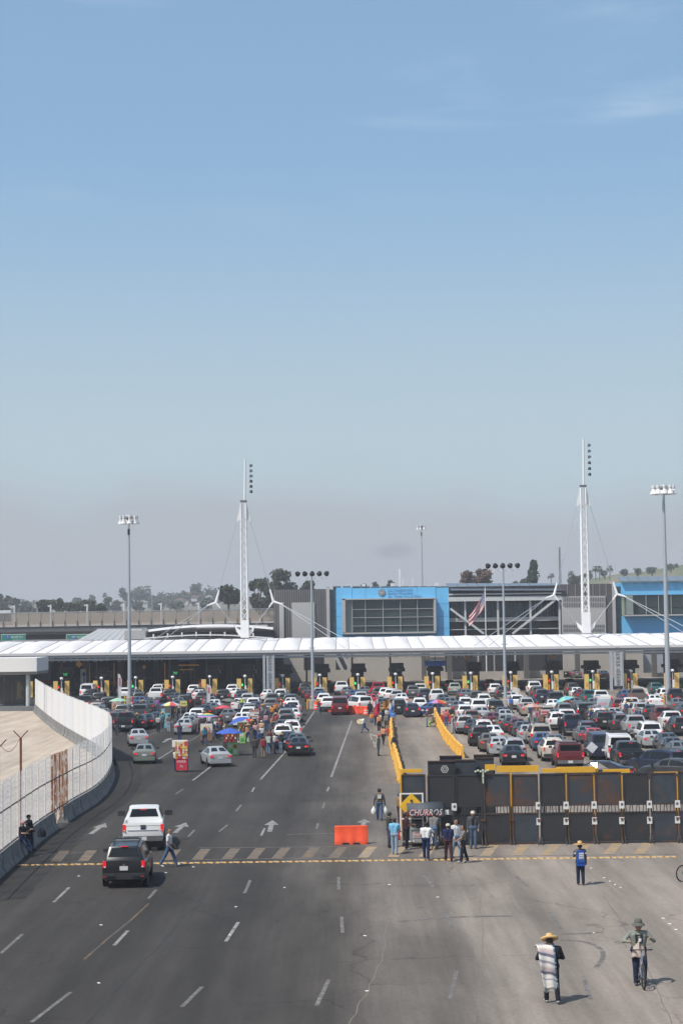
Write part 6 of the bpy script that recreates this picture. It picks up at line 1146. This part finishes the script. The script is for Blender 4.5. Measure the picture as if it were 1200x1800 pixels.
gp = [(-.25, .75, .3, .25, (.6, .6, .55)), (.2, .7, .3, .3, (.5, .05, .05)), (-.2, .3, .35, .3, (.05, .3, .08)), (.22, .28, .3, .35, (.62, .6, .5))]
board(430, 1306, .95, .95, (.28, .55, .14), 'lime green menu board under the tilted blue umbrella', gp); board(409.5, 1327, .95, 1.0, (.30, .56, .16), 'lime green menu board on the toy cart under the large blue umbrella', gp, .12)
for i, (px_, py_, w_, h_) in enumerate(((292, 1279, .8, 1.5), (287, 1278, .35, 1.9))): board(px_, py_, w_, h_, (.16, .46, .55), 'turquoise cart panel with white figures' if i == 0 else 'narrow turquoise panel beside the cart', [(0, .6, .4, .25, (.6, .62, .6)), (.1, .25, .3, .2, (.6, .5, .5))])
board(323, 1258, .8, .6, (.62, .58, .18), 'yellow hand lettered sign raised over the cars', [(0, .5, .7, .2, (.3, .25, .1))], 0, 1.1); board(447, 1281, 1.0, .42, (.6, .55, .5), 'white and red snack sign over the sellers', [(0, .75, .9, .3, (.5, .08, .06))], 0, 1.5); board(447, 1281.5, .9, .3, (.62, .58, .52), 'cream snack sign below the red one', [(0, .5, .8, .3, (.4, .12, .08))], 0, 1.1); board(204, 1257, .75, .6, (.6, .45, .42), 'pink picture board under the pale green umbrella', gp, 0, 1.2); board(958, 1272, .95, .75, (.6, .5, .48), 'white board with red lettering between the queued cars', [(0, .65, .8, .2, (.5, .05, .06)), (0, .3, .8, .2, (.5, .06, .08))], 0, .7); board(941, 1274, .7, 1.2, (.45, .3, .42), 'lilac picture panel under the faded umbrella', gp, 0, .2); board(1061, 1254, 1.6, 1.3, (.5, .58, .62), 'pale blue painted side of a snack cart', [(-.1, .6, .6, .25, (.6, .35, .42)), (.2, .3, .3, .2, (.3, .5, .55))], 0, .3)
# tall red snack display cart
q = P(318, 1357); sd_ = thing('snack_cart', 'tall red snack display cart hung with bright packets', 'cart', q, -.1); rd = M('cart_red', (.5, .02, .05), .5, var=.1)
MB().box((.1, 0, .55), (.85, .5, .8)).build('lower_panel', rd, sd_); MB().box((.1, .05, 1.45), (.9, .5, .95)).build('rack', M('rack_dark', (.12, .03, .03), .7), sd_); MB().box((-.05, .08, 2.1), (1.15, .3, .5)).build('header', paper, sd_); pk_ = MB(); cols2 = [(.55, .03, .04), (.62, .35, .05), (.6, .55, .45), (.5, .05, .06), (.65, .5, .1), (.6, .12, .1)]; rr_ = random.Random(4)
pkm = [MB().box((0, 0, 0), (.13, .07, .17)).mesh('snack_packet', M('packet_%d' % i, c_, .4)) for i, c_ in enumerate(cols2)]
for j in range(5):
    for i in range(7): link('snack_packet', pkm[rr_.randrange(6)], sd_, (-.3+i*.135+rr_.uniform(-.02, .02), -.24+rr_.uniform(-.02, .02), 1.08+j*.19), 0)
for j in range(2):
    for i in range(7): link('snack_packet', pkm[rr_.randrange(6)], sd_, (-.32+i*.14, -.1, 1.98+j*.2))
for tx, z_ in (('UNISA', .78), ('2x', .45)): o = textmesh('lettering', tx, .24, paper, .004, sd_); o.location = (.1, -.26, z_)
for s in (-1, 1): MB().lathe([(0, -.03), (.11, -.03), (.11, .03), (0, .03)], 12, (.1+s*.36, 0, .11), Matrix.Rotation(pi/2, 3, 'Y')).build('castor', rubber, sd_)
person(P(310, 1356), AW-.3, 'vendor in white pushing the tall red snack cart', (.6, .58, .56), (.02, .025, .06), arms=FRONT, sleeves='long', H=1.66, near=False)
# stall and toy carts
for px_, py_, lab, c1_, c2_ in ((363, 1305, 'wooden vending stall under the rainbow stripe umbrella', (.22, .13, .08), (.62, .6, .56)), (405, 1323, 'dark toy cart under the large blue umbrella', (.06, .05, .05), (.2, .04, .04)), (428, 1302, 'dark drinks cart behind the green menu board', (.07, .08, .06), (.1, .12, .06)), (784, 1272, 'red snack stall hung with white packets', (.5, .05, .05), (.6, .55, .5)), (945, 1272, 'small stall under the faded orange umbrella', (.25, .14, .09), (.2, .1, .1)), (994, 1252, 'brown stall under the tilted turquoise umbrella', (.17, .10, .05), (.1, .1, .1)), (205, 1260, 'snack stall under the pale green umbrella', (.2, .2, .2), (.5, .4, .35))):
    r = thing('vendor_stall', lab, 'stall', P(px_, py_)); MB().box((0, 0, .55), (1.15, .7, .7)).build('counter', clothmat(c1_), r); MB().box((0, .2, 1.3), (1.1, .3, .75)).build('rack', clothmat(c2_), r)
    for k in range(8): link('snack_packet', pkm[(k*5+int(px_)) % 6], r, (-.42+.12*k, -.1+.02*(k % 3), 1.0+.22*(k % 3)))
    for s in (-1, 1): MB().lathe([(0, -.03), (.2, -.03), (.2, .03), (0, .03)], 12, (s*.45, -.1, .2), Matrix.Rotation(pi/2, 3, 'Y')).build('wheel', rubber, r); MB().bar((s*.52, .3, .2), (s*.52, .3, 1.7), .04).build('upright', steel, r)
# feather banners
for px_, py0, py1, lab in ((208, 1258, 1184, 'white feather banner behind the pale green umbrella'), (364, 1254, 1203, 'white feather banner behind the rainbow stripe umbrella')):
    p = P(px_, py0); h = at(px_, py1, p.y).z-p.z; r = thing('feather_banner', lab, 'banner', p); MB().tube((0, 0, 0), (0, 0, h), .03, n=6).build('pole', steel, r); b = MB(); b.poly([(0, 0, h*.35), (.35, 0, h*.4), (.45, 0, h*.85), (.25, 0, h*.98), (0, 0, h)], .02, (0, 1, 0)); bo = b.build('cloth', M('banner_white', (.62, .6, .6), .7), r); MB().box((.22, -.02, h*.8), (.2, .02, h*.2)).build('printed_patch', clothmat((.5, .15, .2)), bo)
# flags for sale
def flagpole(px_, py_, cols_, label, h=2.6, w_=.9, rot_=0.):
    r = thing('flag_for_sale', label, 'flag', P(px_, py_), rot_); MB().tube((0, 0, .2), (.1, 0, h), .015, n=5).build('staff', steel, r)
    for i, c_ in enumerate(cols_):
        b = MB(); n = 8; z1, z0 = h-i*1.6/len(cols_), h-(i+1)*1.6/len(cols_)
        for k in range(n+1): u = k/n; x_ = .1-u*w_*.55; y_ = .1*sin(u*7+i); b.v += [(x_, y_, z1-u*.35), (x_, y_+.03, z0-u*.45)]
        b.f = [(2*k, 2*k+1, 2*k+3, 2*k+2) for k in range(n)]; b.m = [0]*n; b.build('cloth', clothmat(c_), r, smooth=60)
flagpole(663, 1272, [(.6, .58, .58), (.5, .02, .04), (.5, .02, .05)], 'red and white flags bunched on a staff'); flagpole(667, 1273, [(.45, .02, .05), (.5, .03, .06)], 'crimson flag beside the red and white bunch', 2.3); flagpole(691, 1276, [(.6, .6, .62), (.05, .2, .55), (.05, .18, .5)], 'blue and white flag held above the yellow barriers', 2.6); flagpole(683, 1268, [(.32, .15, .03), (.28, .12, .03)], 'ochre flag held above the yellow barriers', 2.4, 1.3)
SH = [(.55, .55, .53), (.03, .03, .035), (.3, .05, .05), (.05, .08, .2), (.35, .3, .22), (.2, .2, .2), (.5, .25, .15), (.1, .25, .28)]; PT = [(.06, .09, .16), (.02, .02, .025), (.08, .11, .17), (.12, .1, .08), (.03, .035, .06)]
def vend(px_, py_, f, lab, i=0, **k):
    k.setdefault('shirt', SH[i % 8]); k.setdefault('pants', PT[i % 5]); return person(P(px_, py_), f, lab, **k)
vend(640, 1288, LF+.5, 'man in white shirt running with a round tray', shirt=(.66, .66, .66), pants=(.06, .1, .2), sleeves='long', legs=((.55, .3), (-.5, .5)), lean=.3, arms=((1.0, .2, .4, 0), (.9, .2, .5, 0)))
q = P(633, 1288); o = MB().lathe([(.0, 0), (.28, .0), (.33, .05), (.2, .03)], 16, (0, 0, 1.05), Matrix.Rotation(.8, 3, 'X')).build('round_tray', M('tray_gold', (.55, .42, .2), .4), None, q, smooth=50); tag(o, 'round tray carried by the running man', 'tray')
vend(665, 1329, RT+.3, 'vendor in red cap carrying a rolled mat on his back', shirt=(.04, .05, .055), pants=(.03, .05, .08), hatk='cap', hatc=(.5, .02, .03), sleeves='long', lean=.08)
q = P(661, 1328); r = thing('carried_frame', 'tall pale frame slung behind the vendor in the red cap', 'frame', q)
for a, b2 in (((-.5, 0, 1.75), (.1, 0, 1.55)), ((-.5, 0, 1.75), (-.05, 0, .6)), ((.1, 0, 1.5), (-.05, 0, .6)), ((-.4, 0, 1.3), (0, 0, .95))): MB().bar(a, b2, .07).build('frame_bar', M('mat_cream', (.6, .55, .46), .8), r)
vend(690, 1327, RT+.5, 'man in black leaning on the yellow barriers', shirt=(.02, .02, .024), pants=(.05, .07, .11), sleeves='long', lean=.35, arms=FRONT, legs=((.2, .05), (-.1, .1)))
vend(681, 1293, LF+.3, 'person in red sitting against the yellow barriers', shirt=(.45, .02, .03), pants=(.06, .08, .14), seat=.16, legs=((1.35, 1.0), (1.2, 1.1)), sleeves='long', lean=-.15)
vend(561, 1258, RT+.6, 'person in maroon with straw hat striding past the orange drums', shirt=(.10, .02, .03), pants=(.08, .12, .2), legs=((.42, .1), (-.42, .12)), hatk='sombrero', shoes=(.6, .6, .6), sleeves='long')
vend(661, 1276, TO, 'flag seller wrapped in red flags', shirt=(.45, .03, .05), pants=(.03, .03, .035), sleeves='long'); vend(672, 1268, AW, 'flag seller in black with yellow sash', shirt=(.05, .05, .06), pants=(.04, .045, .06), vest=(.5, .55, .1)); vend(691, 1279, TO, 'flag seller in blue behind the blue flag', shirt=(.08, .2, .5), pants=(.3, .2, .14)); vend(650, 1260, AW, 'flag seller in black jacket by the orange barrier', shirt=(.02, .02, .025), pants=(.02, .02, .03), sleeves='long', hatk='sombrero'); vend(653, 1270, TO, 'crouching seller in orange beside a toy bag', shirt=(.6, .22, .05), seat=.35, legs=((1.3, 1.5), (1.2, 1.5)))
vend(750, 1278, RT, 'wheelchair pusher in brown by the yellow barriers', 4, shirt=(.12, .05, .03), pants=(.2, .26, .33), hatk='cap', arms=FRONT); vend(761, 1277, LF, 'person seated in a wheelchair with a green blanket', 0, shirt=(.12, .12, .12), pants=(.3, .5, .08), seat=.5, legs=((1.4, 1.4), (1.4, 1.4)), hatk='cap')
q = P(761, 1277); wc_ = thing('wheelchair', 'wheelchair parked against the yellow barriers', 'wheelchair', q, LF); 
for s in (-1, 1): b = MB(); [b.tube((s*.28, .3*cos(a), .3+.3*sin(a)), (s*.28, .3*cos(a+pi/8), .3+.3*sin(a+pi/8)), .02, n=5) for a in np.arange(16)*pi/8]; b.build('wheel', rubber, wc_)
MB().box((0, .05, .42), (.5, .45, .06)).build('seat', black, wc_); MB().box((0, -.2, .7), (.5, .05, .5)).build('backrest', black, wc_)
vend(447.5, 1332, AW, 'shopper in dark jacket and maroon backpack at the queue tail', 1, shirt=(.06, .05, .05), pants=(.05, .05, .06), sleeves='long'); r, o, *_ = vend(463, 1332, AW-.1, 'shopper with big maroon pack and khaki trousers', 5, shirt=(.2, .08, .08), pants=(.26, .2, .13), sleeves='long'); MB().box((0, -.19, .26), (.34, .2, .46), taper=.85).build('maroon_pack', clothmat((.25, .02, .035)), o)
r, o, *_ = vend(472, 1326, AW, 'shopper with green and white pack and grey hood', 5, shirt=(.3, .28, .27), pants=(.15, .2, .3)); MB().box((0, -.17, .25), (.3, .16, .45)).build('striped_pack', clothmat((.45, .55, .45)), o)
vend(483, 1325, RT+.4, 'seller in pale shirt and jeans beside the black sedan', 0, shirt=(.5, .48, .45), sleeves='long', arms=FRONT); vend(494, 1326, AW-.4, 'seller in black with green hat stack beside the black sedan', 1, pants=(.12, .17, .25), arms=FRONT, hatk='sombrero')
vend(460, 1299, AW, 'seller in peach poncho and cap', 6, shirt=(.55, .33, .2), sleeves='long', hatk='cap'); vend(449, 1303, TO, 'seller in pink apron near the blue umbrella', 2, shirt=(.5, .3, .3)); vend(468, 1284, AW, 'woman in red and blue shawl among the sellers', 2, shirt=(.4, .25, .28), pants=(.05, .08, .16), sleeves='long'); vend(478, 1268, AW, 'seller in orange hung with puppets', 6, shirt=(.55, .22, .04), pants=(.08, .05, .1), sleeves='long'); vend(484, 1262, TO, 'seller holding bright orange puppets by the white SUV', 6, shirt=(.5, .2, .05)); vend(494, 1256, RT, 'seller in tan hat between two lanes of cars', 4, shirt=(.5, .33, .24), hatk='sombrero'); vend(462, 1266, TO, 'seller in grey with straw hat', 5, hatk='sombrero'); vend(441, 1291, AW, 'seller in red top by the drinks cart', 2, shirt=(.5, .04, .04)); vend(425, 1250, AW, 'worker in fluorescent yellow vest', 0, shirt=(.2, .2, .2), vest=(.5, .65, .05)); vend(420, 1256, RT, 'seller in white by the red umbrella', 0)
vend(297, 1287, AW, 'man with grey backpack and pale jeans by the turquoise cart', 5, shirt=(.12, .11, .105), pants=(.32, .38, .46), shoes=(.6, .6, .6), hatk='cap', hatc=(.03, .03, .03)); vend(316, 1304, AW-.1, 'man in navy t-shirt carrying a tray along the lane line', 3, shirt=(.03, .03, .06), pants=(.03, .05, .1)); vend(360, 1311, AW+.4, 'man in teal t-shirt and straw hat walking by the stall', 7, shirt=(.05, .22, .28), pants=(.03, .05, .1), legs=WALK, hatk='sombrero'); vend(374, 1301, AW, 'customer in black at the rainbow stripe stall', 1, pants=(.1, .16, .24)); vend(381, 1296, TO, 'seller in white behind the rainbow stripe stall', 0); vend(368, 1286, TO, 'seller in white apron behind the wooden stall', 0); vend(388, 1290, AW, 'customer in dark clothes near the large blue umbrella', 1); vend(396, 1301, RT, 'seller in olive by the toy cart', 4)
vend(278.5, 1288, AW, 'man in pale shirt and dark trousers with a scooter', 0, shirt=(.42, .4, .36), pants=(.02, .02, .022)); vend(206, 1293, AW, 'woman in black with sash and white bag behind the pickup', 1, shirt=(.02, .02, .022), pants=(.06, .08, .12), hair=(.12, .06, .03)); vend(241, 1284, AW, 'man in grey t-shirt and pale hat by the black pickup', 5, shirt=(.13, .13, .125), pants=(.04, .05, .08), hatk='sombrero'); vend(232, 1262, AW, 'seller in white t-shirt between black cars', 0, hatk='cap'); vend(247, 1258, TO, 'seller in dark cap between black cars', 1, hatk='cap', hatc=(.3, .32, .28)); vend(252, 1257, TO, 'seller in white hat between black cars', 5, hatk='sombrero'); vend(277, 1253, TO, 'woman in purple flowers near the rainbow umbrella', 2, shirt=(.3, .1, .35)); vend(312, 1268, LF, 'seller in dark green pushing the turquoise cart', 7, shirt=(.1, .13, .11), hatk='sombrero'); vend(357, 1237, AW, 'seller in white overalls near the feather banner', 0, pants=(.6, .6, .6)); vend(304, 1264, TO, 'seller in black hat behind the turquoise cart', 1, hatk='sombrero')
vend(193, 1346, RT, 'person sitting on the barrier at the bend of the fence', 1, seat=.8, legs=((1.1, .9), (1.0, .9)), sleeves='long')
r, o, hd_, hc, rot = vend(1018, 1347, RT-.2, 'vendor in white shirt and black vest holding a placard by the red pickup', 0, shirt=(.6, .6, .6), vest=(.03, .03, .035), pants=(.02, .02, .025), arms=((.1, .15, .3, 0), (1.35, .1, .1, 0)), sleeves='short'); p = r.matrix_basis @ (hd_[1]+Vector((0, 0, r['z0']))); pb_ = MB(); pb_.box((0, 0, 0), (.62, .03, .62), Matrix.Rotation(.7, 3, 'Y')); o = pb_.build('placard', M('placard_white', (.66, .67, .7), .6, var=.25, scale=9), None, p+Vector((.35, -.02, .1))); tag(o, 'white lettered placard held up by the vendor beside the red pickup', 'placard')
vend(984, 1292, AW, 'vendor in black walking between the tan SUV and navy pickup', 1, sleeves='long', pants=(.02, .02, .022)); vend(1191, 1248, AW, 'man in red shirt beside the thick lamp pole', 2, shirt=(.5, .04, .05), pants=(.03, .04, .08)); vend(795, 1289, RT, 'vendor in pale denim and straw hat beside the yellow barriers', 0, shirt=(.3, .38, .42), pants=(.45, .5, .55), hatk='sombrero'); vend(866, 1272, AW, 'vendor in white straw hat beside a charcoal sedan', 4, hatk='sombrero'); vend(793, 1272, TO, 'seller in black by the red snack stall', 1); vend(784, 1277, AW, 'seller in red stripes by the snack stall', 2, shirt=(.55, .15, .15)); vend(1100, 1262, AW, 'vendor in blue with orange straw hat between the queues', 3, hatk='sombrero'); vend(1139, 1262, AW, 'vendor in navy pack between the silver pickup and maroon one', 3); vend(1132, 1258, TO, 'seller in white by the flower bucket', 0); vend(932, 1268, AW, 'seller in white and navy beneath the faded umbrella', 3, shirt=(.04, .05, .12)); vend(1110, 1258, AW, 'seller in straw hat beside the blue silver SUV', 4, hatk='sombrero'); vend(898, 1252, AW, 'seller in bright blue by the floodlight pole', 3, shirt=(.05, .15, .5))
# more sellers and walkers threading the queues
cr = random.Random(21); kn = ['white', 'black', 'red', 'navy', 'tan', 'grey', 'peach', 'teal']
zones = ((14, (432, 492), (1262, 1318), 'among the snack sellers'), (8, (655, 698), (1262, 1312), 'near the flag sellers'), (7, (345, 425), (1275, 1305), 'by the blue umbrellas'), (8, (800, 1150), (1262, 1285), 'between the packed lanes'), (5, (215, 300), (1262, 1285), 'behind the turquoise panels'))
for cnt, xr, yr, zn in zones:
    for k in range(cnt):
        i = cr.randrange(8); x_ = cr.uniform(*xr); y_ = cr.uniform(*yr)
        if 'flag' in zn: x_ = 684-(y_-1262)*.25+cr.uniform(-14, 2)
        person(P(x_, y_), cr.choice((AW, TO, RT, LF))+cr.uniform(-.5, .5), 'person in '+kn[i]+' top standing '+zn, SH[i], PT[cr.randrange(5)], cr.choice(('tan', 'brown', 'light')), sleeves=cr.choice(('short', 'long')), arms=cr.choice((FRONT, RARM, ARMW, None)), legs=cr.choice((WALK, STEP, None)), hatk=cr.choice((None, None, 'sombrero', 'cap')), hatc=SH[cr.randrange(8)], H=cr.uniform(1.6, 1.78), group=kn[i]+' topped people '+zn)
# litter
lm_ = MB(); lm_.box((0, 0, .008), (.12, .075, .014), taper=.7); lmm = lm_.mesh('paper_scrap', paper)
for x_, y_ in ((174, 1728), (178, 1626), (139, 1540), (292, 1534), (340, 1524), (415, 1594), (404, 1643), (500, 1560), (645, 1742), (641, 1645), (1061, 1543), (1071, 1549), (1080, 1555), (1090, 1560), (1038, 1526), (1165, 1614), (1176, 1624), (1187, 1634), (769, 1577), (684, 1555), (1043, 1640)):
    p = P(x_, y_); tag(link('paper_scrap', lmm, None, p, RND.uniform(0, 3)), 'scrap of white paper lying on the road', 'litter', 'white paper scraps on the road')
# ================================================================== haze
hb = MB(); hb.box((0, 1290, 34.5), (2960, 2720, 73)); ho = hb.build('haze', None); ho.data.materials.clear(); hm = bpy.data.materials.new('haze_air'); hm.use_nodes = True; hn = hm.node_tree.nodes
for n_ in list(hn): hn.remove(n_)
pv_ = hn.new('ShaderNodeVolumePrincipled'); pv_.inputs['Color'].default_value = (.88, .91, .96, 1); pv_.inputs['Density'].default_value = HAZE; pv_.inputs['Anisotropy'].default_value = .1; oo = hn.new('ShaderNodeOutputMaterial'); hm.node_tree.links.new(pv_.outputs[0], oo.inputs['Volume']); ho.data.materials.append(hm); tag(ho, 'thin smoggy haze in the air', kind='stuff')
